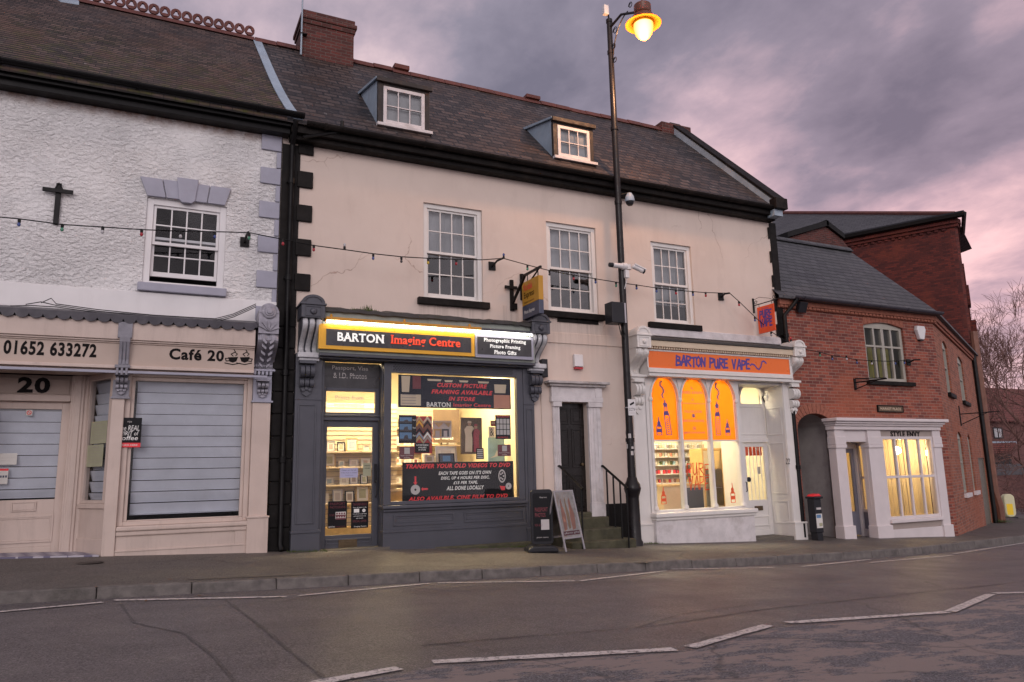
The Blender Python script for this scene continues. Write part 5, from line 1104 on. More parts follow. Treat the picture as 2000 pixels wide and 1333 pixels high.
wr_ = vx(1445)                                                     # right edge of the window bay
m = MB(); m.wall([(VL1 - .02, zvs - .05), (wr_, zvs - .05), (wr_, vmb + .02), (VL1 - .02, vmb + .02)], [archpoly(a, b, zvs, zspr, ztopA) for a, b in ax], VY, .10)
m.quad((wr_, VY, zvs - .3), (wr_, .55, zvs - .3), (wr_, .55, vmb), (wr_, VY, vmb)); vwin = m.build('shop_window', Wm, house)
m = MB()
cols_x = [(ax[0][1] + ax[1][0]) / 2, (ax[1][1] + ax[2][0]) / 2, ax[0][0] - .02, ax[2][1] + .03]
for x in cols_x: m.tube([(x, VY - .01, zvs), (x, VY - .01, zspr)], .032, 8); m.lathe([(.03, -.05), (.05, -.02), (.05, .03), (.035, .05)], (x, VY - .01, zspr - .02), 10); m.lathe([(.055, 0), (.055, .05), (.035, .08)], (x, VY - .01, zvs), 10)
for a, b in ax:
    N = 16; c, r = (a + b) / 2, (b - a) / 2; h = ztopA - zspr
    m.strip([(c + r * math.cos(math.pi*i/N), zspr + h * math.sin(math.pi*i/N)) for i in range(N+1)], [(c + (r + .035) * math.cos(math.pi*i/N), zspr + (h + .04) * math.sin(math.pi*i/N)) for i in range(N+1)], VY - .035, VY - .002)
    m.box(a, b, VY - .0, VY + .06, zfilm - .03, zfilm + .0)
for x in cols_x[:2]: m.prism([(x, zspr + .12), (x + .055, vmb - .03), (x - .055, vmb - .03)], VY - .025, VY - .002)
m.build('colonnette', Wm, vwin, smooth=True)
m = MB()
for a, b in ax: m.quad((a, VY + .07, zvs), (b, VY + .07, zvs), (b, VY + .07, zfilm), (a, VY + .07, zfilm))
m.build('pane', M['glassshop'], vwin)
m = MB(); m.box(VL1 - .04, wr_ + .12, VY - .20, .1, zvs - .14, zvs - .051); m.box(VL1 - .02, wr_ + .10, VY - .16, .1, zvs - .20, zvs - .141); m.build('sill', Wm, vwin, bevel=.02)
m = MB(); zb_ = gz(10) - .12; m.box(VL1 - .01, wr_ + .06, VY - .13, .1, zb_, zvs - .201); m.build('stall_riser', M['whitedirty'], house, bevel=.012)
# films: orange arches with painted bottles and writing
def bottle(m, x, z, h, w, Y, tilt=0.0):
    ca, sa = math.cos(tilt), math.sin(tilt)
    def T(pts): return [(x + a * ca + b * sa, z - a * sa + b * ca) for a, b in pts]
    m.strip(T([(-w*.36, h*.03), (w*.36, h*.03), (w*.36, h*.46), (-w*.36, h*.46)]), T([(-w*.5, 0), (w*.5, 0), (w*.5, h*.5), (-w*.5, h*.5)]), Y - .001, Y, True)
    m.prism(T([(-w*.36, h*.16), (w*.36, h*.16), (w*.36, h*.34), (-w*.36, h*.34)]), Y - .0012, Y - .0002)
    m.prism(T([(-w*.42, h*.5), (w*.42, h*.5), (w*.22, h*.62), (-w*.22, h*.62)]), Y - .001, Y); m.prism(T([(-w*.30, h*.62), (w*.30, h*.62), (w*.26, h*.72), (w*.1, h*.78), (w*.07, h), (-w*.07, h), (-w*.1, h*.78), (-w*.26, h*.72)]), Y - .001, Y)
def pen(m, x, z, h, w, Y, lean):
    def T(pts): return [(x + a + b * lean, z + b) for a, b in pts]
    m.strip(T([(-w*.36, h*.02), (w*.36, h*.02), (w*.36, h*.56), (-w*.36, h*.56)]), T([(-w*.5, 0), (w*.5, 0), (w*.5, h*.6), (-w*.5, h*.6)]), Y - .001, Y, True)
    m.prism(T([(-w*.5, h*.6), (w*.5, h*.6), (w*.35, h*.68), (-w*.35, h*.68)]), Y - .001, Y); m.strip(T([(-w*.16, h*.68), (w*.16, h*.68), (w*.16, h*.80), (-w*.16, h*.80)]), T([(-w*.28, h*.68), (w*.28, h*.68), (w*.28, h*.80), (-w*.28, h*.80)]), Y - .001, Y, True)
    m.prism(T([(-w*.28, h*.80), (w*.28, h*.80), (w*.40, h*.88), (w*.12, h*.93), (w*.08, h), (-w*.08, h), (-w*.12, h*.93), (-w*.40, h*.88)]), Y - .001, Y)
    for k in range(7): zz = h * (.08 + .06 * k); m.prism(T([(-w*.18, zz), (w*.18, zz), (w*.18, zz + h*.025), (-w*.18, zz + h*.025)]), Y - .001, Y)
names = ['orange arched window film with a leaning vape pen, beside the white pilaster', 'orange arched window film with lines of purple contact writing', 'orange arched window film with an upright vape pen, nearest the shop door']
FYV = VY + .05
for k, (a, b) in enumerate(ax):
    t = thing('window_film', names[k], 'film', ((a + b) / 2, FYV, zfilm), 'orange films in the arched lights')
    m = MB(); P = archpoly(a + .002, b - .002, zfilm + .001, zspr, ztopA - .002, 16); m.add([(x, FYV, z) for x, z in P], [tuple(range(len(P)))]); m.build('film', M['film'], t)
    m = MB(); w = b - a; H = ztopA - zfilm; Yf = FYV - .002
    if k != 1:
        if k == 0: bottle(m, a + w*.30, zfilm + H*.075, H*.28, w*.20, Yf); pen(m, a + w*.66, zfilm + H*.075, H*.55, w*.20, Yf, -.10); sx = a + w*.45
        else: bottle(m, a + w*.70, zfilm + H*.075, H*.26, w*.19, Yf); pen(m, a + w*.32, zfilm + H*.075, H*.55, w*.19, Yf, .02); sx = a + w*.36
        m.brush([(sx + w*.05, zfilm + H*.66), (sx + w*.02, zfilm + H*.70), (sx + w*.10, zfilm + H*.76), (sx + w*.06, zfilm + H*.81), (sx - w*.03, zfilm + H*.85), (sx - w*.02, zfilm + H*.90), (sx + w*.04, zfilm + H*.915)], w*.05, Yf)
    else:
        for tx, z0, z1, f in (('01652 636690', .735, .775, .80), ('BARTONPUREVAPE@GMAIL.COM', .565, .59, .92), ('FOLLOW US ON', .43, .468, .66), ('BARTONPUREVAPES', .285, .32, .80), ('@BARTONPUREVAPE', .095, .13, .80)): m.text(tx, (a + w*(.5 - f/2), a + w*(.5 + f/2), zfilm + H*z0, zfilm + H*z1), Yf, bold=.01)
        c = a + w*.5; z = zfilm + H*.355; m.prism([(c - .035, z), (c + .035, z), (c + .035, z + .075), (c - .035, z + .075)], Yf - .001, Yf)
        z = zfilm + H*.16; m.strip([(c - .025, z + .008), (c + .025, z + .008), (c + .025, z + .052), (c - .025, z + .052)], [(c - .036, z), (c + .036, z), (c + .036, z + .06), (c - .036, z + .06)], Yf - .001, Yf, True); m.prism([(c - .012, z + .02), (c + .012, z + .02), (c + .012, z + .04), (c - .012, z + .04)], Yf - .001, Yf)
        z = zfilm + H*.625; m.strip([(c - .02, z + .006), (c + .02, z + .006), (c, z + .035)], [(c - .035, z), (c + .035, z), (c, z + .05)], Yf - .001, Yf, True); z = zfilm + H*.82; m.brush([(c - .02, z + .03), (c - .01, z), (c + .03, z - .012)], .016, Yf)
    m.build('purple_print', M['purple'], t)
    lt_ = bpy.data.objects.new('downlight', bpy.data.lights.new('downlight', 'POINT')); COL.objects.link(lt_); lt_.location = ((a + b) / 2, FYV + .075, ztopA - .05); lt_.data.energy = 4.2; lt_.data.shadow_soft_size = .04; lt_.data.color = (1.0, .70, .30)
    d_ = thing('downlight', ['small round downlight in the soffit behind the orange arch with the leaning pen', 'small round downlight in the soffit behind the orange arch with the contact writing', 'small round downlight in the soffit behind the orange arch nearest the door'][k], 'light', ((a + b) / 2, FYV + .09, ztopA + .02), 'downlights behind the arches'); lt_.parent = d_; lt_.location = (0, -.012, -.06)
    m = MB(); m.lathe([(.0, .0), (.035, .0), (.04, .02), (.03, .03), (.0, .03)], ((a + b) / 2, FYV + .09, ztopA + .02), 14); m.build('lamp_ring', M['alu'], d_)
# fascia: orange board, mouldings, dentils, lead
c0, c1 = vx(1275, 690, -.3), vx(1541, 705, -.32)
c0b = vx(1266, 700, -.32)
m = MB(); m.box(c0b, c1 + .10, -.30, .1, vmb + .0, vft + .22); m.build('fascia', Wm, house)
m = MB(); m.box(c0b - .02, c1 + .05, -.345, -.301, vfb - .06, vfb - .002); m.box(c0b - .02, c1 + .05, -.36, -.301, vfb - .10, vfb - .061); m.box(c0b, c1 + .05, -.33, -.301, vmb + .002, vfb - .101); m.box(c0b, c1 + .05, -.325, -.301, vft + .002, vft + .035)
m.box(c1 + .002, c1 + .035, -.33, -.301, vfb, vft); m.box(c0b - .03, c0b - .0, -.33, -.301, vfb, vft)
m.build('fascia_moulding', Wm, house, bevel=.008)
m = MB(); x = c0b
while x < c1 + .02: m.box(x, x + .035, -.375, -.31, vft + .045, vft + .085); x += .062
m.box(c0b, c1 + .06, -.40, -.301, vft + .09, vft + .21); m.build('dentil_course', M['creamy'], house, bevel=.004)
vsg = thing('shop_sign', 'long orange fascia sign with hand-painted purple lettering and a trailing wisp', 'sign', ((c0b + c1) / 2, -.32, vfb))
m = MB(); m.box(c0b + .002, c1, -.315, -.3005, vfb, vft); m.build('panel', M['orange'], vsg)
GL = {'B': [[(0,0),(.08,1)], [(.05,.98),(.62,.85),(.55,.62),(.1,.52)], [(.1,.52),(.75,.42),(.62,.1),(-.02,.02)]], 'A': [[(0,0),(.42,1),(.52,.98)], [(.5,1),(.72,0)], [(.16,.36),(.72,.42)]], 'R': [[(.02,0),(.08,1)], [(.04,.98),(.66,.92),(.62,.6),(.08,.48)], [(.2,.48),(.75,.0)]],
      'T': [[(0,.95),(.85,1.02)], [(.42,.98),(.38,0)]], 'O': [[(.4,1),(.05,.75),(.05,.2),(.35,0),(.68,.25),(.66,.8),(.36,1)]], 'N': [[(.02,0),(.08,1)], [(.08,.98),(.58,.03)], [(.58,.03),(.66,1)]], 'P': [[(.02,0),(.08,1)], [(.04,.98),(.66,.92),(.60,.58),(.08,.46)]],
      'U': [[(.02,1),(.04,.25),(.25,0),(.52,.2),(.58,1)], [(.58,.9),(.62,0)]], 'E': [[(.04,0),(.08,1)], [(.06,.98),(.6,1)], [(.08,.52),(.52,.56)], [(.02,.02),(.62,.04)]], 'V': [[(0,1),(.28,0)], [(.28,0),(.62,1.05)]], ' ': []}
def handwrite(m, s, x0, x1, z0, z1, w, Y, slant=.06):
    adv = [.86 if c != ' ' else .62 for c in s]; tot = sum(adv) - .16; k = (x1 - x0) / tot; x = x0
    rnd = random.Random(5)
    for c, a in zip(s, adv):
        dz = rnd.uniform(-.05, .05); sc = rnd.uniform(.93, 1.07)
        for st in GL[c]: m.brush([(x + px * k + slant * (pz - .5) * k, z0 + (z1 - z0) * (pz * sc + dz)) for px, pz in st], w, Y)
        x += a * k
m = MB(); a, b = vx(1321, 705, -.32), vx(1465, 712, -.32); hh = vft - vfb
handwrite(m, 'BARTON PURE VAPE', a, b, vfb + hh*.20, vfb + hh*.78, .042, -.317)
w0 = b; ww = vx(1497, 715, -.32) - b; m.brush([(w0 + ww * t, vfb + hh * z) for t, z in ((.0, .46), (.12, .56), (.28, .50), (.42, .28), (.54, .24), (.66, .42), (.74, .72), (.84, .80), (.94, .74), (1.0, .66))], .034, -.317)
m.build('lettering', M['purple'], vsg)
m = MB(); lz0, lz1 = zL((1277, 660), (1553, 686), -.42), 0
m.add([(c0b - .02, -.43, vft + .215), (c1 + .12, -.43, vft + .215), (c1 + .12, -.001, vft + .33), (c0b - .02, -.001, vft + .33), (c0b - .02, -.43, vft + .265), (c1 + .12, -.43, vft + .265), (c1 + .12, -.001, vft + .38), (c0b - .02, -.001, vft + .38)], [(0,3,2,1), (4,5,6,7), (0,1,5,4), (1,2,6,5), (2,3,7,6), (3,0,4,7)]); m.build('canopy', M['mosslead'], house)
m = MB(); m.box(c0b - .02, c1 + .1, -.05, -.003, vft + .385, vft + .56); m.build('flashing_band', M['whitedirty'], house, bevel=.015)
# pilasters, consoles
for k, (a, b) in enumerate(((VL0, VL1), (VR0, VR1))):
    base = gz(9 if k == 0 else 13) - .08; zt_ = vfb - .02
    px0 = (1252, 1556)[k]; zl = at(1252 if k == 0 else 1555, 737 if k == 0 else 748, -.2).z
    m = MB(); m.box(a, b, VY, .1, base, zl); m.box(a - .02, b + .02, VY - .04, .1, base, base + .42); m.box(a - .03, b + .03, VY - .055, .1, base + .42, base + .46)
    if k == 1: m.box(a, b, .1, .66, base, zl)
    m.build('pilaster', Wm, house, bevel=.008)
    cm = (at(1250, 690, -.3).x if k == 0 else at(1553, 700, -.3).x); hw = .155
    m = MB(); m.box(cm - hw - .04, cm + hw + .04, -.24, .02, zl, zl + .05); m.box(cm - hw - .01, cm + hw + .01, -.20, .02, zl - .04, zl); m.build('capital', Wm, house, bevel=.008)
    zc1_ = at(1266, 655, -.42).z if k == 0 else at(1562, 682, -.42).z; zc2_ = at(1266, 680, -.42).z if k == 0 else at(1562, 697, -.42).z
    zcp = at(1266, 638, -.42).z if k == 0 else at(1562, 665, -.42).z
    console(house, cm - hw, cm + hw, zc2_, zl + .05, .40, 'white', 2); dome_cap(house, cm - hw - .01, cm + hw + .02, zc2_, zcp, -.46, 'white')
    zsb = at(1255, 810, -.15).z if k == 0 else at(1545, 812, -.15).z
    scroll_bracket(house, cm - .12, cm + .10, zl - .04, zsb, VY, 'white', .11)
m = MB(); m.text('22', R(1534, 896, 1543, 907, VY), VY - .003, .002, shear=.2); 
n22 = m.build('house_number', M['ink'], house)
# door recess
def solveY(px, py, X):
    lo, hi = -.2, 3.0
    for _ in range(40):
        md = (lo + hi) / 2
        if at(px, py, md).x < X: lo = md
        else: hi = md
    return md
VD = min(.75, max(.35, solveY(1511, 1030, VR0 - .01)))
zfl = gz(12) + .04; zdt = at(1475, 862, VD).z; d0, d1 = wr_ + .10, VR0 - .05; zvt = vmb
m = MB(); m.box(VR0 - .012, VR0 - .001, VY + .02, VD + .05, gz(13) - .1, zvt)
zz = (zfl + .25, zdt - .25, zdt + .05, zdt + .55)
for za, zb__ in ((zfl + .25, zfl + .75), (zfl + .9, zdt - .05), (zdt + .12, zdt + .75)):
    y0, y1 = VY + .10, VD - .05
    for q in ((y0, y1, za, za + .03), (y0, y1, zb__ - .03, zb__), (y0, y0 + .03, za + .03, zb__ - .03), (y1 - .03, y1, za + .03, zb__ - .03)): m.box(VR0 - .024, VR0 - .0125, *q)
m.build('porch_reveal', Wm, house, bevel=.004)
gv = R(1453, 867, 1497, 976, VD)
dd0, dd1 = at(1448, 900, VD).x, at(1510, 1000, VD).x; dd0 = max(dd0, wr_ + .02)
m = MB(); m.ring(dd0, dd1, zfl, zdt, .13, VD, VD + .05, wb=.12); m.box(dd0 + .13, dd1 - .13, VD + .008, VD + .05, zfl + .12, gv[2]); m.ring(dd0 + .13, dd1 - .13, zfl + .20, gv[2] - .35, .03, VD - .012, VD + .008); vd = m.build('door', Wm, house, bevel=.006, label='white half-glazed shop door with security bars')
m = MB(); m.quad((dd0 + .13, VD + .02, gv[2]), (dd1 - .13, VD + .02, gv[2]), (dd1 - .13, VD + .02, zdt - .13), (dd0 + .13, VD + .02, zdt - .13)); m.build('pane', M['glassshop'], vd)
m = MB()
for k in range(5): x = dd0 + .19 + (dd1 - dd0 - .38) * k / 4; m.tube([(x, VD + .07, gv[2]), (x, VD + .07, zdt - .12)], .011, 6)
m.build('security_bar', Wm, vd)
lb = R(1474, 989, 1490, 997, VD); m = MB(); m.box(lb[0], lb[1], VD - .014, VD + .007, lb[2], lb[3]); m.build('letterbox', M['brass'], vd, bevel=.003)
c = at(1463, 937, VD); m = MB(); m.lathe([(.0, -.03), (.05, -.025), (.055, 0)], (c.x, VD + .015, c.z), 14, 'y'); m.tube([(dd0 + .06, VD - .001, c.z - .05), (dd0 + .06, VD - .05, c.z - .06), (dd0 + .06, VD - .05, c.z - .25), (dd0 + .06, VD - .001, c.z - .27)], .012, 6); m.build('handle', M['plasticg'], vd)
fl = R(1443, 752, 1487, 790, VD); ztr = fl[2]
m = MB(); m.wall([(wr_ + .001, zdt + .001), (VR0 - .013, zdt + .001), (VR0 - .013, zvt), (wr_ + .001, zvt)], [archpoly(fl[0], fl[1], ztr, ztr + (fl[3] - ztr) * .45, fl[3])], VD - .02, .05)
m.ring(dd0 + .02, dd1 - .06, zdt + .14, ztr - .06, .025, VD - .035, VD - .021); m.box(wr_ + .002, VR0 - .014, VD - .06, VD - .021, zdt - .03, zdt + .06)
N = 14; cc, r = (fl[0] + fl[1]) / 2, (fl[1] - fl[0]) / 2; z_s = ztr + (fl[3] - ztr) * .45; h_ = fl[3] - z_s
m.strip([(cc + r*math.cos(math.pi*i/N), z_s + h_*math.sin(math.pi*i/N)) for i in range(N+1)], [(cc + (r + .06)*math.cos(math.pi*i/N), z_s + (h_ + .06)*math.sin(math.pi*i/N)) for i in range(N+1)], VD - .045, VD - .021)
if dd0 > wr_ + .03: m.box(wr_ + .001, dd0 - .002, VD, VD + .06, zfl - .05, zdt)
m.box(dd1 + .002, VR0 - .013, VD, VD + .06, zfl - .05, zdt); tpn = m.build('fanlight', Wm, house, bevel=.004)
m = MB(); P = archpoly(fl[0], fl[1], ztr, z_s, fl[3]); m.add([(x, VD + .01, z) for x, z in P], [tuple(range(len(P)))]); m.build('pane', M['glassshop'], tpn)
m = MB(); m.box(wr_ + .001, VR0 - .013, VY + .03, VD - .021, zvt - .05, zvt - .01); m.build('porch_soffit', Wm, house)
m = MB(); m.box(wr_ - .1, VR0 + .1, -.10, VD + .1, gz(12) - .2, zfl - .001); m.build('doorstep', M['slab'], house)
room(house, VL1 - .02, VR0 - .02, VD + .12, 4.2, gz(10) + .05, vmb + .35, 'vapewall', 'interior', 'floor')
m = MB(); m.box(VL1, wr_, .02, VD + .11, gz(10) - .1, zvs - .06); m.build('window_shelf', Wm, house)
m = MB(); m.box(VL1 - .03, VL1 + .0, -.01, VD + .12, gz(10), vmb + .35); m.box(VL1 - .03, VR0, -.0, VD + .12, vmb + .36, vmb + .39); m.build('window_lining', Wm, house)

# ================================================================== brick salon (right)
salon = thing('brick_salon', 'low red brick house with slate roof, arched passage and white salon shopfront', 'building', (16, 0, 0))
SX0, SX1 = 13.0, 18.55; SE = 5.50; SD = Vector((.889, .457)).normalized(); SL = 9.75
AR = (at(1563, 900).x, at(1634, 900).x); azs, azt = at(1598, 838).z, at(1595, 808).z
SW = R(1685, 627, 1776, 748)
FX0, FX1 = at(1640, 900).x, at(1840, 900).x; sfz = at(1740, 838).z
m = MB()
swp = [(SW[0], SW[2]), (SW[1], SW[2])] + [(SW[1] - (SW[1] - SW[0]) * i / 8, SW[3] - .10 + .10 * math.sin(math.pi * i / 8)) for i in range(9)]
m.wall([(SX0, -1.5), (SX1, -1.5), (SX1, SE), (SX0, SE)], [archpoly(AR[0], AR[1], -.8, azs, azt, 16), swp, [(FX0 + .06, -.9), (FX1 - .06, -.9), (FX1 - .06, sfz - .05), (FX0 + .06, sfz - .05)]], 0.0, .18)
m.build('wall', M['brick'], salon)
Mside = Matrix.Translation((SX1, 0, 0)) @ Matrix.Rotation(math.atan2(SD.y, SD.x), 4, 'Z')
sw_up = [(1.17, 2.28, 3.49, 5.03), (4.45, 5.77, 3.48, 5.0)]; sw_lo = [(1.87, 3.02, .78, 2.50), (4.42, 5.06 + .3, .78, 2.51)]
def s_at(px, py):
    n = Vector((-SD.y, SD.x, 0)); d = RM @ Vector((px - CX, py - CY, FPX)); C1 = Vector((SX1, 0, 0)); t = (C1 - CAM).dot(n) / d.dot(n); p = CAM + d * t; return (p - C1).to_2d().dot(SD), p.z
wins = []
for a, b in (((1838, 662), (1861, 772)), ((1868, 692), (1890, 788)), ((1868, 842), (1892, 962)), ((1888, 848), (1908, 958))):
    s0, z1 = s_at(*a); s1, z0 = s_at(*b); wins.append((s0, s1, z0, z1))
sdoor = (s_at(1911, 905)[0], s_at(1923, 900)[0], -.5, s_at(1912, 895)[1])
def seg_top(a, b, z0, z1, rise=.14, N=8): return [(a, z0), (b, z0)] + [(b - (b - a) * i / N, z1 - rise + rise * math.sin(math.pi * i / N)) for i in range(N + 1)]
m = MB(Mside); m.wall([(0, -2), (SL, -2), (SL, SE), (0, SE)], [seg_top(a, b, z0, z1) for a, b, z0, z1 in wins] + [[(sdoor[0], -1.5), (sdoor[1], -1.5), (sdoor[1], sdoor[3]), (sdoor[0], sdoor[3])]], 0.0, .12); m.build('side_wall', M['brickside'], salon)
for i, (a, b, z0, z1) in enumerate(wins):
    m = MB(Mside); m.ring(a + .01, b - .01, z0 + .002, z1 - .145, .07, .05, .12); zz = (z0 + z1) / 2
    m.box(a + .08, b - .08, .055, .11, zz - .025, zz + .025); mx_ = (a + b) / 2; m.box(mx_ - .02, mx_ + .02, .06, .10, z0 + .07, zz - .025); m.box(mx_ - .02, mx_ + .02, .06, .10, zz + .025, z1 - .22)
    P = seg_top(a + .01, b - .01, z1 - .145, z1 - .01); m.prism(P, .05, .12); w = m.build('window', M['sage'], salon, bevel=.005)
    m = MB(Mside); m.quad((a + .05, .09, z0 + .05), (b - .05, .09, z0 + .05), (b - .05, .09, z1 - .16), (a + .05, .09, z1 - .16)); m.build('pane', M['glassdark'], w)
    m = MB(Mside); m.box(a - .06, b + .06, -.09, .05, z0 - .12, z0 - .001); m.build('sill', M['blackw'] if i < 2 else M['offwhite'], w, bevel=.01)
    m = MB(Mside); N = 12
    for k in range(N): x = a + .06 + (b - a - .12) * k / N; m.box(x, x + (b - a) / N * .8, .2, .215, z0 + .05, z1 - .1)
    m.build('blind', M['blind'], w)
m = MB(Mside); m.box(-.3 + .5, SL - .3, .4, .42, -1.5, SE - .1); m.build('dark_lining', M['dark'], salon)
m = MB(Mside); m.ring(sdoor[0], sdoor[1], -1.2, sdoor[3], .06, .03, .10); m.box(sdoor[0] + .06, sdoor[1] - .06, .05, .10, -1.2, sdoor[3] - .06); m.build('side_door', M['sagedark'], salon, bevel=.006)
# moulded brick eaves
m = MB(); m.box(SX0 + .02, SX1 + .02, -.06, .0, SE - .22, SE - .15); m.box(SX0 + .02, SX1 + .04, -.10, .0, SE - .15, SE - .0); x = SX0 + .05
while x < SX1: m.box(x, x + .10, -.085, -.061, SE - .21, SE - .152); x += .13
m.build('brick_cornice', M['arch'], salon, bevel=.01)
m = MB(Mside); m.box(.0, SL, -.06, .0, SE - .22, SE - .15); m.box(.0, SL, -.10, .0, SE - .15, SE); m.build('brick_cornice', M['arch'], salon, bevel=.01)
RZ, RY = 8.0, 2.5; rvx = 18.85
pS = lambda s, off: Vector((SX1, 0)) + SD * s + Vector((-SD.y, SD.x)) * off
e1 = Vector((SX1 + .05, -.20)); e2 = pS(SL + .2, -.20); r1 = Vector((rvx, RY)); r2 = pS(SL + .2, 2.6)
m = MB(); zE = SE + .03
m.quad((SX0 - .1, -.20, zE), (e1.x, e1.y, zE), (r1.x, r1.y, RZ), (SX0 - .1, RY, RZ + .06)); m.quad((e1.x, e1.y, zE), (e2.x, e2.y, zE), (r2.x, r2.y, RZ), (r1.x, r1.y, RZ))
b1, b2 = (SX0 - .1, 5.4, zE), (22.0, 6.6, zE); m.quad((SX0 - .1, RY, RZ + .06), (r1.x, r1.y, RZ), (18.2, 5.4, zE), b1); m.quad((r1.x, r1.y, RZ), (r2.x, r2.y, RZ), (pS(SL + .2, 5.4).x, pS(SL + .2, 5.4).y, zE), (18.2, 5.4, zE))
m.quad((SX0 - .1, -.2, zE - .06), (e1.x, e1.y, zE - .06), (e1.x, e1.y, zE), (SX0 - .1, -.2, zE)); m.quad((e1.x, e1.y, zE - .06), (e2.x, e2.y, zE - .06), (e2.x, e2.y, zE), (e1.x, e1.y, zE)); m.quad((SX0 - .1, -.2, zE - .06), (SX0 - .1, 0, zE - .06), (e1.x, 0.05, zE - .06), (e1.x, e1.y, zE - .06)); m.quad((e1.x, e1.y, zE - .06), (pS(0, .05).x, pS(0, .05).y, zE - .06), (pS(SL + .2, .05).x, pS(SL + .2, .05).y, zE - .06), (e2.x, e2.y, zE - .06))
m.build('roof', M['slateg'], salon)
m = MB(); m.prism([(RY - .12, RZ - .02), (RY, RZ + .13), (RY + .12, RZ - .02)], SX0, rvx, 'x'); m.build('ridge_tiles', M['slateg'], salon, bevel=.01)
gutter(salon, SX0 + .3, SX1 + .05, -.26, SE + .03, 'leadd')
# arch ring, passage
m = MB(); N = 17; c, r = (AR[0] + AR[1]) / 2, (AR[1] - AR[0]) / 2; h = azt - azs
for i in range(N):
    t0, t1 = math.pi * (i + .04) / N, math.pi * (i + .96) / N
    q = [(c + r * math.cos(t0), azs + h * math.sin(t0)), (c + (r + .23) * math.cos(t0), azs + (h + .23) * math.sin(t0)), (c + (r + .23) * math.cos(t1), azs + (h + .23) * math.sin(t1)), (c + r * math.cos(t1), azs + h * math.sin(t1))]; m.prism(q, -.012, .10)
m.build('arch_ring', M['arch'], salon, bevel=.006)
m = MB(); pd = 3.2
m.box(AR[1] - .05, AR[1] + .1, .20, pd, -.8, azs + .05); m.box(AR[0] - .1, AR[0] - .0, .19, pd, -.8, azs + .3)
for i in range(12):
    t0, t1 = math.pi * i / 12, math.pi * (i + 1) / 12; m.quad((c + r * math.cos(t0), .18, azs + h * math.sin(t0)), (c + r * math.cos(t1), .18, azs + h * math.sin(t1)), (c + r * math.cos(t1), pd, azs + h * math.sin(t1)), (c + r * math.cos(t0), pd, azs + h * math.sin(t0)))
m.quad((AR[0], pd, -.8), (AR[1], pd, -.8), (AR[1], pd, azt), (AR[0], pd, azt)); m.build('passage', M['passage'], salon)
# first-floor window of four lights
m = MB(); x0, x1, z0, z1 = SW; m.ring(x0 + .01, x1 - .01, z0 + .002, z1 - .105, .09, .06, .14, wt=.05); zt_ = z0 + (z1 - .105 - z0) * .64
xx = [x0 + .10 + (x1 - x0 - .20) * k / 4 for k in range(5)]
for k in (1, 2, 3): wd = .05 if k == 2 else .03; m.box(xx[k] - wd, xx[k] + wd, .065, .135, z0 + .092, zt_ - .025); m.box(xx[k] - wd, xx[k] + wd, .065, .135, zt_ + .025, z1 - .155)
m.box(x0 + .10, x1 - .10, .06, .14, zt_ - .025, zt_ + .025); m.prism(seg_top(x0 + .01, x1 - .01, z1 - .105, z1 - .005, .095), .06, .14); w = m.build('window', M['sage'], salon, bevel=.006)
m = MB(); m.quad((x0 + .08, .10, z0 + .08), (x1 - .08, .10, z0 + .08), (x1 - .08, .10, z1 - .14), (x0 + .08, .10, z1 - .14)); m.build('pane', M['glassshop'], w)
m = MB(); m.box(x0 - .1, x1 + .12, -.10, .06, z0 - .10, z0 - .001); m.build('sill', M['blackw'], w, bevel=.01)
for k in range(10):
    a0 = x0 + (x1 - x0) * k / 10; a1 = x0 + (x1 - x0) * (k + 1) / 10; m = MB(); m.prism([(a0 + .01, z1 + .01 - .10 * (1 - math.sin(math.pi * (k + .5) / 10))), (a1 - .008, z1 + .01 - .10 * (1 - math.sin(math.pi * (k + .5) / 10))), (a1 - .0 + (k - 4.5) * .008, z1 + .25), (a0 + .008 + (k - 4.5) * .008, z1 + .25)], -.006, .05)
    if k == 0: hm = MB()
    hm.add(m.v, m.f)
hm.build('brick_arch', M['arch'], salon)
room(salon, SW[0] - .6, SW[1] + .6, .19, 2.6, SW[2] - .8, SW[3] + .3, 'roomgreen', 'upper_room')
# salon shopfront: slightly proud of the brick
sy = -.22
fxa, fxb = at(1634, 900, sy).x, at(1858, 1000, sy).x; fc0, fc1 = zL((1634, 838), (1840, 842), sy - .1), zL((1628, 813), (1850, 822), sy - .2)
hc = fc1 - fc0
m = MB(); m.box(fxa - .12, fxb + .02, sy - .22, 0, fc1 - hc*.28, fc1); m.box(fxa - .07, fxb - .03, sy - .15, 0, fc1 - hc*.48, fc1 - hc*.28); m.box(fxa - .04, fxb - .06, sy - .10, 0, fc1 - hc*.66, fc1 - hc*.48); m.box(fxa - .02, fxb - .08, sy - .05, 0, fc0, fc1 - hc*.66); m.build('shop_cornice', M['offwhite'], salon, bevel=.012)
posts = [(at(1638, 960, sy).x, at(1668, 1000, sy).x), (at(1706, 960, sy).x, at(1726, 900, sy).x), (at(1833, 900, sy).x, at(1852, 930, sy).x)]
posts[0] = (fxa + .02, fxa + .34); posts[2] = (fxb - .36, fxb - .06)
for i, (a, b) in enumerate(posts):
    base = gz((a + b) / 2) - .08; zt_ = fc0 - .001; m = MB(); m.box(a, b, sy, 0, base, zt_); m.box(a - .02, b + .02, sy - .03, 0, zt_ - .42, zt_ - .34); m.box(a - .015, b + .015, sy - .02, 0, zt_ - .34, zt_ - .16); m.box(a - .03, b + .03, sy - .04, 0, base, base + .36); m.build('pilaster', M['offwhite'], salon, bevel=.01)
g0, g1 = posts[1][1] + .002, posts[2][0] - .002; gw = R(1720, 857, 1838, 1003, sy + .06); zb0_ = gw[2]; zb1_ = gw[3]
m = MB(); m.ring(g0, g1, zb0_ - .07, zb1_ + .05, .07, sy + .02, sy + .10)
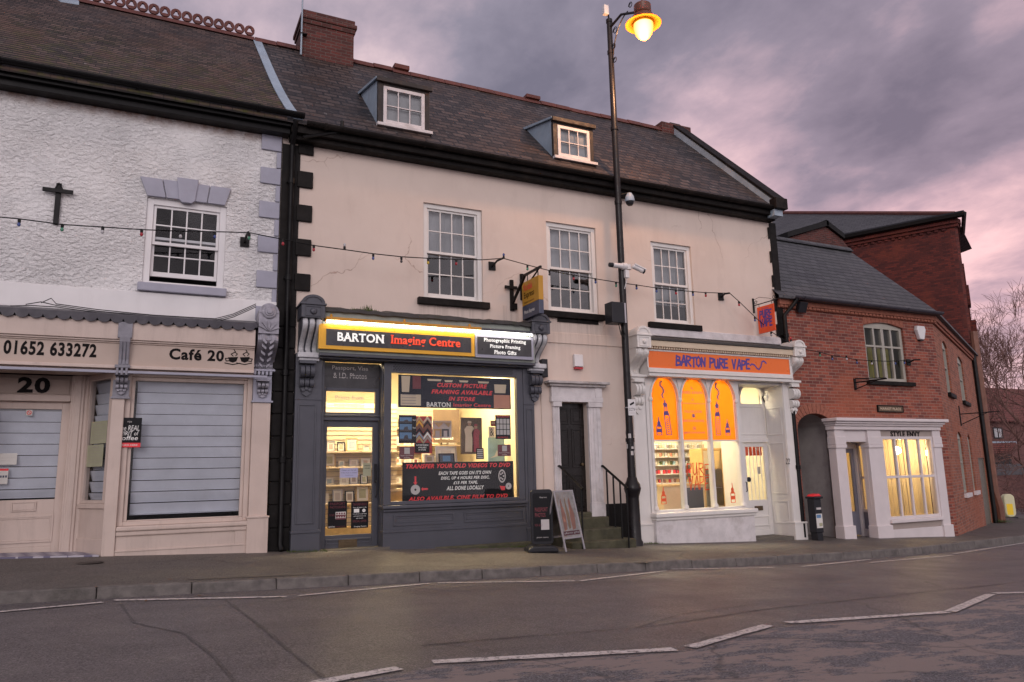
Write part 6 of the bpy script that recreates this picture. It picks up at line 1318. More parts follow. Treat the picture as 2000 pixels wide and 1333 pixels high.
for k in (1, 2, 3): x = g0 + .07 + (g1 - g0 - .14) * k / 4; m.box(x - .028, x + .028, sy + .03, sy + .09, zb0_, (zb0_ + zb1_) / 2 - .03); m.box(x - .028, x + .028, sy + .03, sy + .09, (zb0_ + zb1_) / 2 + .03, zb1_ - .02)
m.box(g0 + .07, g1 - .07, sy + .025, sy + .095, (zb0_ + zb1_) / 2 - .03, (zb0_ + zb1_) / 2 + .03); sw = m.build('shop_window', M['offwhite'], salon, bevel=.006)
m = MB(); m.quad((g0 + .05, sy + .06, zb0_ - .03), (g1 - .05, sy + .06, zb0_ - .03), (g1 - .05, sy + .06, zb1_), (g0 + .05, sy + .06, zb1_)); m.build('pane', M['glassshop'], sw)
m = MB(); m.box(g0, g1, sy - .05, .0, zb0_ - .15, zb0_ - .071); m.build('sill', M['offwhite'], sw, bevel=.012)
m = MB(); m.box(g0, g1, sy + .05, 0, gz(17) + .22, zb0_ - .151); m.build('stall_riser', M['taupe'], salon); m = MB(); m.box(g0, g1, sy + .01, 0, gz(17) - .2, gz(17) + .22); m.build('plinth', M['offwhite'], salon, bevel=.01)
m = MB(); m.box(g0, g1, sy + .04, 0, zb1_ + .051, fc0 - .001); sp = m.build('sign_panel', M['taupe'], salon)
m = MB(); a, b = R(1739, 841, 1798, 853, sy + .03)[:2]; zc_ = (zb1_ + .051 + fc0) / 2; q_ = R(1739, 842.5, 1798, 854, sy + .03); m.text('STYLE ENVY', q_, sy + .032, .006, bold=.04); m.build('lettering', M['ink'], sp)
# recessed salon door
e0, e1_ = posts[0][1] + .002, posts[1][0] - .002; yd = .34; dm = e1_ + .20
m = MB(); m.box(e0, e1_, sy + .05, 0, fc0 - .26, fc0 - .001); m.box(e0, dm + .05, sy + .05, yd, fc0 - .28, fc0 - .261); m.build('door_head', M['offwhite'], salon, bevel=.008)
dm = e1_ + .20; dzb, dzt = gz(15) + .02, fc0 - .42
m = MB(); m.ring(e0 + .20, dm - .06, dzb, dzt, .10, yd, yd + .05, wb=.55); sd_ = m.build('door', M['salondoor'], salon, bevel=.006)
m = MB(); m.quad((e0 + .28, yd + .02, dzb + .5), (dm - .15, yd + .02, dzb + .5), (dm - .15, yd + .02, dzt - .1), (e0 + .28, yd + .02, dzt - .1)); m.build('pane', M['glass'], sd_)
m = MB(); m.box(dm - .059, dm + .04, yd - .06, yd + .06, dzb - .1, fc0 - .281); m.box(e0, dm - .06, yd - .05, yd + .06, dzt + .001, dzt + .14); m.box(e0 - .05, e0 + .199, yd - .05, yd + .06, dzb - .1, fc0 - .281); m.build('door_frame', M['offwhite'], salon, bevel=.008)
# side light running back from the middle post to the door frame
A = Vector((dm + .04, yd - .03)); Bv = Vector((posts[1][0] + .02, sy + .08)); dv_ = Bv - A; ln = dv_.length
Mq = Matrix.Translation((A.x, A.y, 0)) @ Matrix.Rotation(math.atan2(dv_.y, dv_.x), 4, 'Z')
m = MB(Mq); m.ring(0, ln, gz(15) + .55, fc0 - .285, .07, -.03, .03); zz = (zb0_ + zb1_) / 2; m.box(.07, ln - .07, -.02, .02, zz - .03, zz + .03); m.box(0, ln, -.025, .03, gz(15) - .1, gz(15) + .16); sl_ = m.build('side_light', M['offwhite'], salon, bevel=.005)
m = MB(Mq); m.quad((.05, 0, gz(15) + .6), (ln - .05, 0, gz(15) + .6), (ln - .05, 0, fc0 - .35), (.05, 0, fc0 - .35)); m.build('pane', M['glassshop'], sl_); m = MB(Mq); m.box(.0, ln, -.012, .02, gz(15) + .161, gz(15) + .549); m.build('side_riser', M['salondoor'], sl_)
room(salon, AR[1] + .12, SX1 - .3, .41, 3.0, gz(16) + .02, fc0 + .1, 'warmwall', 'interior', 'floor')
# downpipes
def pipe(parent, pts, r=.04, mat='black', joints=(), name='drainpipe'):
    m = MB(); m.tube(pts, r, 10)
    for z in joints:
        for i in range(len(pts) - 1):
            a, b = Vector(pts[i]), Vector(pts[i+1])
            if min(a.z, b.z) < z < max(a.z, b.z): p = a.lerp(b, (z - a.z) / (b.z - a.z)); m.lathe([(r, -.05), (r + .015, -.045), (r + .015, .045), (r, .05)], p, 10); m.box(p.x - .07, p.x + .07, p.y, -.002, p.z - .012, p.z + .012)
    return m.build(name, M[mat], parent, smooth=True)
xp = at(571, 300, -.10).x
pipe(house, [(xp, -.36, 7.60), (xp, -.30, 7.45), (xp, -.10, 7.25), (xp, -.10, gz(2) + .12), (xp + .02, -.16, gz(2) + .02)], .045, 'black', (6.6, 4.9, 3.3, 1.9))
xp = SX0 + .10
pipe(salon, [(SX0 + .42, -.26, SE - .02), (SX0 + .36, -.20, SE - .14), (xp, -.12, SE - .42), (xp, -.12, gz(13.2) + .05)], .05, 'black', (4.6, 3.2, 1.6))
m = MB(Mside); m.tube([(SL - .5, -.08, SE + .0), (SL - .5, -.08, -1.2)], .07, 8); m.build('drainpipe', M['iron'], salon, smooth=True)
m = MB(Mside); m.tube([(SL - .05, -.14, SE + .9), (SL - .05, -.14, .6), (SL + .05, -.22, .1), (SL + .05, -.22, -1.2)], .13, 8); m.build('soil_pipe', M['brownpipe'], salon, smooth=True)
# ================================================================== tall dark brick building behind
tall = thing('tall_brick_building', 'tall dark red brick building with a slate roof rising behind the salon', 'building', (28.2, 5, -1))
T0 = Vector((28.2, 5.0)); FD = Vector((-.457, .889)).normalized(); TZ = at(1868, 428, 5.0).z
SD2 = Vector((math.cos(math.radians(32.5)), math.sin(math.radians(32.5))))
def tp(s, f): return T0 + SD2 * s + FD * f
m = MB(); f1 = 12.0
def vq(a, b, z0, z1): m.quad((a.x, a.y, z0), (b.x, b.y, z0), (b.x, b.y, z1), (a.x, a.y, z1))
cs = [tp(.0, .25), tp(.03, .08), tp(.15, -.02)]                  # slightly rounded corner
vq(tp(0, f1), cs[0], -2, TZ)
for a, b in zip(cs[:-1], cs[1:]): vq(a, b, -2, TZ)
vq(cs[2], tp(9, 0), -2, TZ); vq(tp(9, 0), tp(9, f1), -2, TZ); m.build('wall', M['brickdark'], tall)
m = MB()
for s0, s1, z0, z1, o in ((.5, 1.3, TZ - 3.4, TZ - 2.6, .14), (1.2, 2.6, -2, TZ - 3.9, .24), (.2, 9, TZ - 5.0, TZ - 4.8, .10), (3.6, 4.4, -2, TZ - 1, .12)):
    q = [tp(s0, -o), tp(s1, -o), tp(s1, .05), tp(s0, .05)]; m.prism([(p.x, p.y) for p in q], z0, z1, 'z')
q = [tp(-.06, f1), tp(-.06, -.1), tp(.0, -.1), tp(.0, f1)]; m.prism([(p.x, p.y) for p in q], TZ - 5.0, TZ - 4.8, 'z'); m.build('buttress', M['brickdark'], tall, bevel=.02)
m = MB(); f = 0.0
for z0, z1, o in ((TZ - .32, TZ - .2, .10), (TZ - .2, TZ, .2)):
    q = [tp(-o, f1), tp(-o, .2), tp(-o*.6, -.05), tp(.2, -o*.8), tp(1.2, -o*.5), tp(9, -o*.2), tp(9, .1), tp(.1, .1), tp(.1, f1)]; m.prism([(p.x, p.y) for p in q], z0, z1, 'z')
f = .4
while f < f1: q = [tp(-.07, f), tp(-.07, f + .13), tp(-.0, f + .13), tp(0, f)]; m.prism([(p.x, p.y) for p in q], TZ - .42, TZ - .33, 'z'); f += .26
m.build('corbelled_eaves', M['brickdark'], tall, bevel=.015)
q0, q1 = tp(-.3, -.30), tp(-.3, f1)
nrm = Vector((SD.x, SD.y, 0))
def roofpt(px, py, slope=.62):                                   # on the roof plane above the flank eaves
    # plane: z = TZ+.1 + slope * distance along SD from the eaves line
    a = TZ + .10 - slope * ((q0.x) * SD.x + (q0.y) * SD.y); return on_plane(px, py, a, slope * SD.x, slope * SD.y)
ra, rb = roofpt(1865, 419), roofpt(1520, 417)
m = MB(); zE2 = TZ + .10
m.quad((q1.x, q1.y, zE2), (q0.x, q0.y, zE2), tuple(ra), tuple(rb)); rc = ra + Vector((SD.x, SD.y, 0)) * 6; rc.z = zE2; rd_ = rb + Vector((SD.x, SD.y, 0)) * 8; rd_.z = zE2
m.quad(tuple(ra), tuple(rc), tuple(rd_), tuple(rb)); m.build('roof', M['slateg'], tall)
m = MB(); m.tube([tuple(ra), tuple(rb)], .12, 6); m.build('ridge_tiles', M['ridge'], tall)
m = MB(); a, b = tp(-.32, -.3), tp(-.32, f1); m.tube([(a.x, a.y, TZ + .06), (b.x, b.y, TZ + .06)], .13, 6); a = tp(-.32, -.3); b = tp(2.5, -.22); m.tube([(a.x, a.y, TZ + .06), (b.x, b.y, TZ + .06)], .09, 6); m.build('gutter', M['black'], tall)
# little brick gable between the two roofs
m = MB(); Yg = 6.2; gp = [at(px, py, Yg) for px, py in ((1538, 466), (1614, 442), (1645, 468), (1700, 540), (1538, 520))]
m.prism([(p.x, p.z) for p in gp], Yg, Yg + 3.0); m.build('rear_gable', M['brickch'], tall)
m = MB(); 
for a, b in ((gp[0], gp[1]), (gp[1], gp[2])): m.prism([(a.x - .1, a.z), (b.x + .0, b.z), (b.x + .0, b.z + .2), (a.x - .1, a.z + .2)], Yg - .12, Yg + 3.0)
m.build('verge', M['black'], tall)
# ================================================================== lights and goods inside the shops
def ceiling_panel(label, x, y, z, w, d, mat, group):
    t = thing('ceiling_light', label, 'light', (x, y, z), group); m = MB(); m.box(x - w/2, x + w/2, y - d/2, y + d/2, z - .03, z - .012); m.build('diffuser', M[mat], t); m = MB(); m.box(x - w/2 - .03, x + w/2 + .03, y - d/2 - .03, y + d/2 + .03, z - .0119, z - .002); m.build('frame', M['alu'], t)
bzc = zfb + .25
ceiling_panel('square ceiling light just inside the grey shop door', 3.1, .8, bzc, .8, .5, 'warmlight', 'ceiling lights of the imaging shop')
ceiling_panel('square ceiling light behind the middle of the imaging shop window', 4.5, 1.3, bzc, .8, .5, 'warmlight', 'ceiling lights of the imaging shop')
ceiling_panel('square ceiling light over the seascape canvas in the imaging shop', 5.7, 1.3, bzc, .8, .5, 'warmlight', 'ceiling lights of the imaging shop')
vzc = vmb + .35
for k, (x, y) in enumerate(((9.6, 1.45), (10.9, 1.0), (11.8, 2.9))): ceiling_panel('white ceiling light of the vape shop, ' + ('over the bottle shelves', 'over the wooden cabinet', 'behind the shop door')[k], x, y, vzc, 1.0, .35, 'vapelight', 'ceiling lights of the vape shop')
for k, (x, y, e_) in enumerate(((4.15, 1.0, 120), (5.1, .75, 25))):
    t = thing('ceiling_spotlight', 'small ceiling spotlight of the imaging shop ' + ('nearest the glazed door', 'over the middle of the window display')[k], 'light', (x, y, bzc), 'ceiling spotlights of the imaging shop'); m = MB(); m.lathe([(.0, -.10), (.045, -.10), (.05, -.02), (.02, -.005), (.0, -.005)], (x, y, bzc), 14); m.build('housing', M['alu'], t); l_ = bpy.data.objects.new('spot_bulb', bpy.data.lights.new('spot_bulb', 'POINT')); COL.objects.link(l_); l_.parent = t; l_.location = (0, 0, -.15); l_.data.energy = e_; l_.data.shadow_soft_size = .035; l_.data.color = (1.0, .82, .45)
def poster(name, label, cat, r, Y, mat, lines=(), group=None, Mx=None, th=.004):
    c = Vector(((r[0] + r[1]) / 2, Y, r[2])); t = thing(name, label, cat, (Mx @ c) if Mx else c, group)
    m = MB(Mx); m.box(r[0], r[1], Y, Y + th, r[2], r[3]); m.build('panel', M[mat], t)
    for ln in lines:
        tx, mt, a, b, c0, c1 = ln[:6]; kw = ln[6] if len(ln) > 6 else {}
        mm = MB(Mx); mm.text(tx, (r[0] + (r[1] - r[0]) * a, r[0] + (r[1] - r[0]) * b, r[2] + (r[3] - r[2]) * c0, r[2] + (r[3] - r[2]) * c1), Y - .0015, **kw)
        mm.build({'red': 'red_lettering', 'whiteink': 'white_lettering', 'darkred': 'dark_red_lettering'}.get(mt, 'lettering'), M[mt], t)
    return t
def frac(r, a, b, c, d): return r[0] + (r[1] - r[0]) * a, r[0] + (r[1] - r[0]) * b, r[2] + (r[3] - r[2]) * c, r[2] + (r[3] - r[2]) * d
GY = BY + .03; it = dict(shear=.28, bold=.04, serif=True)
# top banner with moulding samples either side
r = R(778, 732, 998, 800, GY); t = poster('banner', 'navy picture framing banner with red capitals across the top of the shop window', 'banner', r, GY, 'posternavy', [('CUSTOM PICTURE', 'red', .33, .78, .655, .79, it), ('FRAMING AVAILABLE', 'red', .28, .83, .44, .58, it), ('IN STORE', 'red', .43, .67, .235, .365, it), ('BARTON', 'whiteink', .24, .45, .03, .18, dict(bold=.02, serif=True)), ('Imaging Centre', 'red', .47, .81, .02, .17, dict(bold=.02, serif=True))])
m = MB(); N_ = GY - .002
for a, b, c, d in ((.03, .09, .47, .97), (.25, .36, .84, .90), (.40, .46, .82, .88), (.53, .60, .83, .89), (.70, .79, .82, .88), (.85, .95, .52, .80)): q = frac(r, a, b, c, d); m.prism([(q[0], q[2]), (q[1], q[2]), (q[1] + .02, q[3]), (q[0] - .01, q[3])], N_, GY - .0005)
m.build('cream_moulding_print', M['creamy'], t)
m = MB(); q = frac(r, .12, .19, .58, .97); m.prism([(q[0], q[2]), (q[1], q[2]), (q[1], q[3]), (q[0], q[3])], N_, GY - .0005); m.build('maroon_moulding_print', M['darkred'], t)
m = MB(); q = frac(r, .02, .19, .06, .40); m.box(q[0], q[1], N_, GY - .0005, q[2], q[3]); m.build('moulding_print', M['creamy'], t); m = MB()
for k in range(4): m.box(q[0] + .02, q[1] - .09, N_ - .0012, N_ - .0004, q[2] + .03 + k*.05, q[2] + .045 + k*.05)
m.build('moulding_shadow_lines', M['taupe'], t)
m = MB(); q = frac(r, .84, .99, .03, .46); m.box(q[0], q[1], N_, GY - .0005, q[2], q[3]); m.build('peach_moulding_print', M['peach'], t)
# bottom banner
r = R(786, 904, 1004, 977, GY); t = poster('banner', 'black video transfer banner with red and white capitals along the shop window foot', 'banner', r, GY, 'posterblack', [('TRANSFER YOUR OLD VIDEOS TO DVD', 'red', .03, .97, .85, .96, it), ("EACH TAPE GOES ON IT'S OWN", 'whiteink', .31, .79, .68, .77, it), ('DISC, UP 4 HOURS PER DISC,', 'whiteink', .33, .77, .55, .64, it), ('£15 PER TAPE,', 'whiteink', .44, .66, .43, .52, it), ('ALL DONE LOCALLY', 'whiteink', .38, .72, .30, .40, it), ('ALSO AVAILBLE, CINE FILM TO DVD', 'red', .05, .94, .05, .17, it)])
def disc(m, x, z, r_, Y, hole=.0, N=18):
    if hole: m.strip([(x + hole * math.cos(2*math.pi*i/N), z + hole * math.sin(2*math.pi*i/N)) for i in range(N)], [(x + r_ * math.cos(2*math.pi*i/N), z + r_ * math.sin(2*math.pi*i/N)) for i in range(N)], Y, Y + .001, True)
    else: m.prism([(x + r_ * math.cos(2*math.pi*i/N), z + r_ * math.sin(2*math.pi*i/N)) for i in range(N)], Y, Y + .001)
def P2(r, a, b): return r[0] + (r[1] - r[0]) * a, r[2] + (r[3] - r[2]) * b
m = MB(); x, z = P2(r, .11, .34); disc(m, x, z, .085, GY - .002, .02); x, z = P2(r, .89, .62); N = 18
m.strip([(x + .055 * math.cos(2*math.pi*i/N), z + .09 * math.sin(2*math.pi*i/N)) for i in range(N)], [(x + .075 * math.cos(2*math.pi*i/N), z + .12 * math.sin(2*math.pi*i/N)) for i in range(N)], GY - .002, GY - .001, True)
for k in range(5): disc(m, x + .03 * math.cos(k*1.256), z + .055 * math.sin(k*1.256), .018, GY - .002, 0, 8)
x, z = P2(r, .95, .36); disc(m, x, z, .06, GY - .002, .012); m.build('disc_and_reel_print', M['greyink'], t)
m = MB(); x, z = P2(r, .11, .52); m.prism([(x - .015, z + .1), (x + .015, z + .1), (x + .015, z), (x + .04, z), (x, z - .05), (x - .04, z), (x - .015, z)], GY - .0032, GY - .0022); x, z = P2(r, .16, .35); m.prism([(x + .12, z + .015), (x + .03, z + .015), (x + .03, z + .035), (x, z), (x + .03, z - .035), (x + .03, z - .015), (x + .12, z - .015)], GY - .0032, GY - .0022); x, z = P2(r, .89, .33); m.prism([(x - .05, z + .03), (x + .06, z + .02), (x + .05, z - .05), (x - .02, z - .05)], GY - .0015, GY - .0005); m.build('red_arrow_print', M['red'], t)
# smaller posters
r = R(779, 811, 813, 866, GY); t = poster('poster', 'black poster of three blue sky photographs stacked in a column', 'poster', r, GY, 'posterblack', [('Red', 'whiteink', .80, .96, .80, .86), ('Red', 'whiteink', .80, .96, .52, .58), ('Red', 'whiteink', .80, .96, .24, .30)]); m = MB(); m2 = MB()
for c, d in ((.72, .92), (.42, .68), (.10, .38)): q = frac(r, .05, .74, c, d); m.box(q[0], q[1], GY - .002, GY - .0005, q[2], q[3]); cx_ = (q[0] + q[1]) / 2; m2.prism([(q[0], q[2]), (q[1], q[2]), (q[1], q[2] + .03), (cx_ + .05, q[2] + .03), (cx_ + .03, q[3] - .04), (cx_ - .02, q[3] - .05), (cx_ - .04, q[2] + .03), (q[0], q[2] + .03)], GY - .0032, GY - .0022)
m.build('sky_photograph', M['skyblue'], t); m2.build('landmark_silhouette', M['leadd'], t)
r = R(809, 813, 844, 886, GY + .02); t = poster('sample_board', 'red board of chevron frame-corner samples beside the sky photographs', 'sample board', r, GY + .02, 'redboard', []); q = frac(r, .03, .85, .02, .28); m = MB(); m.box(q[0], q[1], GY + .016, GY + .0195, q[2], q[3]); lb_ = m.build('black_caption', M['posterblack'], t); m = MB()
for k, s_ in enumerate(('CUSTOM FRAMING', 'AVAILABLE', 'IN STORE')): m.text(s_, frac(q, .5 - (.42, .28, .25)[k], .5 + (.42, .28, .25)[k], .70 - .24*k, .86 - .24*k), GY + .0145, bold=.02)
m.build('white_lettering', M['whiteink'], lb_)
chv = ['wood', 'yellow', 'brownpipe', 'posterblack', 'lead', 'wood', 'creamy', 'posterblack', 'brownpipe', 'posterblack', 'whiteink', 'taupe']
for k in range(12):
    cx_ = r[0] + (r[1] - r[0]) * (.27 if k < 6 else .73); zc_ = r[2] + (r[3] - r[2]) * (.92 - .105 * (k % 6)); w_ = (r[1] - r[0]) * .22; m = MB(); m.prism([(cx_ - w_, zc_ - .09), (cx_, zc_), (cx_ + w_, zc_ - .09), (cx_ + w_, zc_ - .045), (cx_, zc_ + .05), (cx_ - w_, zc_ - .045)], GY + .004, GY + .0195); m.build('frame_corner', M[chv[k]], t)
for px, lab, g_ in (((780, 873, 809, 897), 'small maroon notice directly below the three blue sky photographs', 0), ((972, 869, 998, 891), 'small maroon notice directly below the poster of small white portraits', 1)):
    r = R(*px, GY); t = poster('notice', lab, 'notice', r, GY, 'maroon', [('Passport & ID Photos', 'paper', .08, .92, .22, .34), ('available', 'paper', .3, .7, .08, .18)]); q = frac(r, .33, .70, .42, .92); m = MB(); m.box(q[0], q[1], GY - .002, GY - .0005, q[2], q[3]); m.build('pale_picture', M['greyink'], t)
r = R(967, 811, 998, 858, GY); t = poster('poster', 'black poster with rows of small white portraits hung above a maroon notice', 'poster', r, GY, 'posterblack', [('RESTORATION', 'red', .12, .9, .90, .97), ('OLD PHOTOS', 'red', .12, .8, .04, .10)]); m = MB()
for i in range(3):
    for j in range(4): q = frac(r, .08 + .22*j, .26 + .22*j, .18 + .23*i, .38 + .23*i); m.box(q[0], q[1], GY - .002, GY - .0005, q[2], q[3])
m.build('portrait_print', M['greyink'], t)
r = R(930, 876, 945, 897, GY); t = poster('price_card', 'small black price card leaning below the portrait of a couple', 'card', r, GY, 'posterblack', []); m = MB()
for i in range(5): q = frac(r, .12, .88, .08 + .18*i, .19 + .18*i); m.box(q[0], q[1], GY - .002, GY - .0005, q[2], q[3])
m.build('price_lines', M['greyink'], t)
# framed portrait of a couple (printed figures on a flat canvas)
YC = .45; r = R(900, 816, 942, 887, YC); t = poster('canvas_portrait', 'brown canvas portrait of a couple in white and red wedding clothes', 'picture', r, YC, 'brownboard', [], th=.03)
def figure(r, cx_, top, w, robe, name, head):
    def q(a, b): return r[0] + (r[1] - r[0]) * a, r[2] + (r[3] - r[2]) * b
    H = top
    m = MB(); m.prism([q(cx_ - w*.9, .06), q(cx_ + w*.8, .06), q(cx_ + w*.75, H - .35), q(cx_ + w, H - .20), q(cx_ + w*.5, H - .13), q(cx_ - w*.5, H - .13), q(cx_ - w, H - .22), q(cx_ - w*.8, H - .4)], YC - .003, YC - .001); m.build(name + '_clothes_print', M[robe], t)
    m = MB(); x, z = q(cx_, H - .075); disc(m, x, z, .035, YC - .0045); m.build(name + '_face_print', M['skinprint'], t); m = MB(); m.prism([q(cx_ - w*.42, H - .05), q(cx_ + w*.42, H - .05), q(cx_ + w*.36, H - .0), q(cx_ - w*.3, H + .01)], YC - .006, YC - .0046); m.build(name + '_headwear_print', M[head], t)
figure(r, .40, .90, .24, 'creamy', 'groom', 'creamy'); figure(r, .70, .82, .20, 'darkred2', 'bride', 'darkred2')
# more goods further back in the shop
def photo_frame(label, x, z, w, h, Y, fm, pm, group=None, tilt=.12, mount='paper'):
    t = thing('framed_photo', label, 'photo frame', (x, Y, z), group); Mx = Matrix.Translation((x, Y, z)) @ Matrix.Rotation(-tilt, 4, 'X'); fw = min(w, h) * .10
    m = MB(Mx); m.ring(-w/2, w/2, 0, h, fw, -.012, .012); m.build('frame', M[fm], t); m = MB(Mx); m.box(-w/2 + fw, w/2 - fw, -.002, .010, fw, h - fw); m.build('mount', M[mount], t); m = MB(Mx); m.box(-w*.24, w*.24, -.004, -.0022, h*.24, h*.76); m.build('print', M[pm], t); return t
r = R(851, 872, 893, 905, .8); photo_frame('large silver photo frame standing behind the middle of the video banner', (r[0]+r[1])/2, r[2], r[1]-r[0], r[3]-r[2], .8, 'alu', 'greyink')
r = R(857, 886, 888, 906, .6); photo_frame('black tablet-sized frame in front of the large silver frame', (r[0]+r[1])/2, r[2], r[1]-r[0], r[3]-r[2], .6, 'posterblack', 'skyblue', mount='navy')
r = R(829, 889, 849, 905, .7); photo_frame('pale wooden photo frame beside the black tablet-sized frame above the video banner', (r[0]+r[1])/2, r[2], r[1]-r[0], r[3]-r[2], .7, 'creamy', 'paperg')
r = R(953, 855, 986, 905, .8); t = poster('canvas_print', 'pale blue seascape canvas below a small dark red notice in the shop window', 'picture', r, .8, 'seablue', [], th=.03); q = frac(r, .1, .8, .2, .5); m = MB(); m.prism([(q[0], q[2]), (q[1], q[2] + .05), (q[1] - .1, q[3]), (q[0] + .1, q[3] - .1)], .796, .7995); m.build('wave_print', M['paper'], t)
r = R(958, 822, 975, 833, .6); poster('notice', 'small dark red notice hung above the seascape canvas', 'notice', r, .6, 'darkred', [('OLD PHOTOS', 'paper', .1, .9, .4, .7)])
r = R(954, 834, 967, 855, .7); poster('framed_print', 'small black and white patterned print between the canvas portrait and the portrait poster', 'picture', r, .7, 'paper', [('&', 'ink', .2, .8, .15, .85)])
r = R(845, 822, 882, 856, .55); t = poster('sample_board', 'grey board with frame corners hung in the middle of the shop window', 'sample board', r, .55, 'greyink', []); 
for k, (a, b) in enumerate(((.05, .45), (.48, .85))):
    q = frac(r, a, b, .08, .52); m = MB(); m.strip([(q[0] + .03, q[2]), (q[0] + .03, q[3] - .03), (q[1] - .03, q[3] - .03), (q[1] - .03, q[2])], [(q[0], q[2]), (q[0], q[3]), (q[1], q[3]), (q[1], q[2])], .535, .549); m.build('frame_corner', M[('wood', 'leadd')[k]], t)
q = frac(r, .05, .95, .62, .9); m = MB(); m.prism([(q[0], q[3]), (q[0] + .1, q[2]), (q[0] + .2, q[3]), (q[0] + .3, q[2]), (q[1], q[3])], .535, .549); m.build('frame_corner', M['wood'], t)
r = R(846, 800, 898, 865, 2.2); t = poster('shop_sign', 'brown sign board with white letters on the back wall behind the shop window', 'sign', r, 2.2, 'brownboard', [('our images', 'whiteink', .05, .75, .06, .2, dict(serif=True, bold=.02))])
ct = thing('counter', 'pale wooden counter behind the imaging shop window', 'counter', (4.9, 1.7, gz(4.9))); m = MB(); m.box(4.1, 6.0, 1.6, 2.1, gz(4.9), gz(4.9) + .95); m.build('body', M['wood'], ct, bevel=.01); m = MB(); m.box(4.05, 6.05, 1.55, 2.15, gz(4.9) + .951, gz(4.9) + 1.0); m.build('worktop', M['creamy'], ct, bevel=.008)
r = R(896, 898, 948, 906, 1.2); pm = thing('photo_printer', 'dark flat photo printer on the counter under the couple portrait', 'printer', ((r[0]+r[1])/2, 1.75, gz(4.9) + 1.0)); xq = (r[0] + r[1]) / 2; zq_ = gz(4.9) + 1.001; m = MB(); m.box(xq - .3, xq + .3, 1.6, 1.95, zq_, zq_ + .16); m.build('body', M['plasticg'], pm, bevel=.02); m = MB(); m.box(xq - .2, xq + .2, 1.57, 1.6, zq_ + .02, zq_ + .05); m.build('paper_tray', M['greyink'], pm)
# shelf wall seen through the door
SYB = 1.35; sx0, sx1 = P0 + .2, 4.35
su = thing('shelf_unit', 'slatted wall unit with four pale shelves of photo frames behind the grey shop door', 'shelf', ((sx0 + sx1) / 2, SYB + .3, gz(3)))
m = MB(); m.box(sx0, sx1, SYB + .26, SYB + .30, gz(3), 3.0); m.build('back_panel', M['warmwall'], su); m = MB(); z = .6
while z < 2.95: m.box(sx0, sx1, SYB + .253, SYB + .2595, z, z + .012); z += .085
m.build('slat_groove', M['taupe'], su)
SZ = [at(680, py, SYB).z for py in (882, 912, 947, 983)]
for z in SZ: m = MB(); m.box(sx0, sx1, SYB, SYB + .25, z - .03, z); m.build('shelf', M['creamy'], su, bevel=.004)
m = MB(); m.box(sx0, sx1, SYB - .1, SYB + .25, gz(3), SZ[3] - .42); m.build('base_cupboard', M['wood'], su)
kinds = [('white', 'white', .17, .15), ('silver', 'alu', .15, .20), ('black', 'posterblack', .14, .18), ('gold', 'wood', .22, .26), ('cream', 'creamy', .13, .12), ('grey', 'greyink', .18, .14)]
for s_, (z, sn) in enumerate(zip(SZ, ('top', 'second', 'third', 'lowest'))):
    x = 2.72 + .03 * s_
    for k in range(6):
        cn, mt, w, h = kinds[(k + s_ * 2) % 6]; sc = 1.0 + .22 * (s_ == 3) ; h = min(h * sc, .26 if s_ < 3 else .34); w *= sc
        if x + w > 4.25: break
        photo_frame(f'{cn} photo frame on the {sn} shelf behind the glazed shop door', x + w / 2, z + .001, w, h, SYB + .10 + .05 * (k % 2), mt, ('greyink', 'taupe', 'paperg', 'lead')[(k + s_) % 4], 'photo frames on the shelves'); x += w + .035 + .05 * ((k * 7 + s_) % 3 == 0)
# second shelf wall, seen between the posters of the big window
BYW = 2.75; u2 = thing('shelf_unit', 'slatted back wall with pale shelves of photo frames behind the big shop window', 'shelf', (5.3, BYW + .3, gz(5)))
m = MB(); m.box(4.4, 6.15, BYW + .24, BYW + .28, gz(5), 3.1); m.build('back_panel', M['warmwall'], u2); m = MB(); z = 1.2
while z < 3.0: m.box(4.4, 6.15, BYW + .233, BYW + .2395, z, z + .012); z += .085
m.build('slat_groove', M['taupe'], u2)
for s_, z in enumerate((1.45, 1.85, 2.25, 2.62)):
    m = MB(); m.box(4.4, 6.15, BYW - .02, BYW + .23, z - .03, z); m.build('shelf', M['creamy'], u2, bevel=.004); x = 4.46 + .02 * s_
    for k in range(9):
        cn, mt, w, h = kinds[(k * 5 + s_) % 6]
        if x + w > 6.12: break
        photo_frame(f"{cn} photo frame on the {('lowest', 'second', 'third', 'top')[s_]} back shelf behind the big shop window", x + w / 2, z + .001, w, h, BYW + .08 + .05 * (k % 2), mt, ('skyblue', 'taupe', 'peach', 'greyink', 'maroon')[(k + s_) % 5], 'photo frames on the back shelves'); x += w + .04
# notices on the door glass
DG = DYB + .012
r = R(641, 980, 677, 1031, DG); t = poster('poster', 'black poster with eight small passport portraits low on the shop door glass', 'poster', r, DG, 'posterblack', [('PASSPORT', 'darkred', .1, .9, .86, .95), ('PHOTOGRAPHS', 'darkred', .1, .92, .73, .82), ('ID CARDS', 'darkred', .08, .35, .45, .52), ('BARTON', 'whiteink', .05, .36, .03, .08), ('Imaging Centre', 'darkred', .4, .92, .03, .08)]); m = MB(); q = frac(r, .40, .94, .34, .60); m.box(q[0], q[1], DG - .002, DG - .0005, q[2], q[3]); cd_ = m.build('photo_sheet', M['paper'], t); m = MB()
for i in range(4):
    for j in range(2): c0_ = q[0] + (q[1] - q[0]) * (.14 + .24*i); z0_ = q[2] + (q[3] - q[2]) * (.3 + .46*j); disc(m, c0_, z0_, .016, DG - .0034, 0, 8); m.box(c0_ - .02, c0_ + .02, DG - .0034, DG - .0024, z0_ - .045, z0_ - .02)
m.build('portrait_print', M['maroon'], cd_)
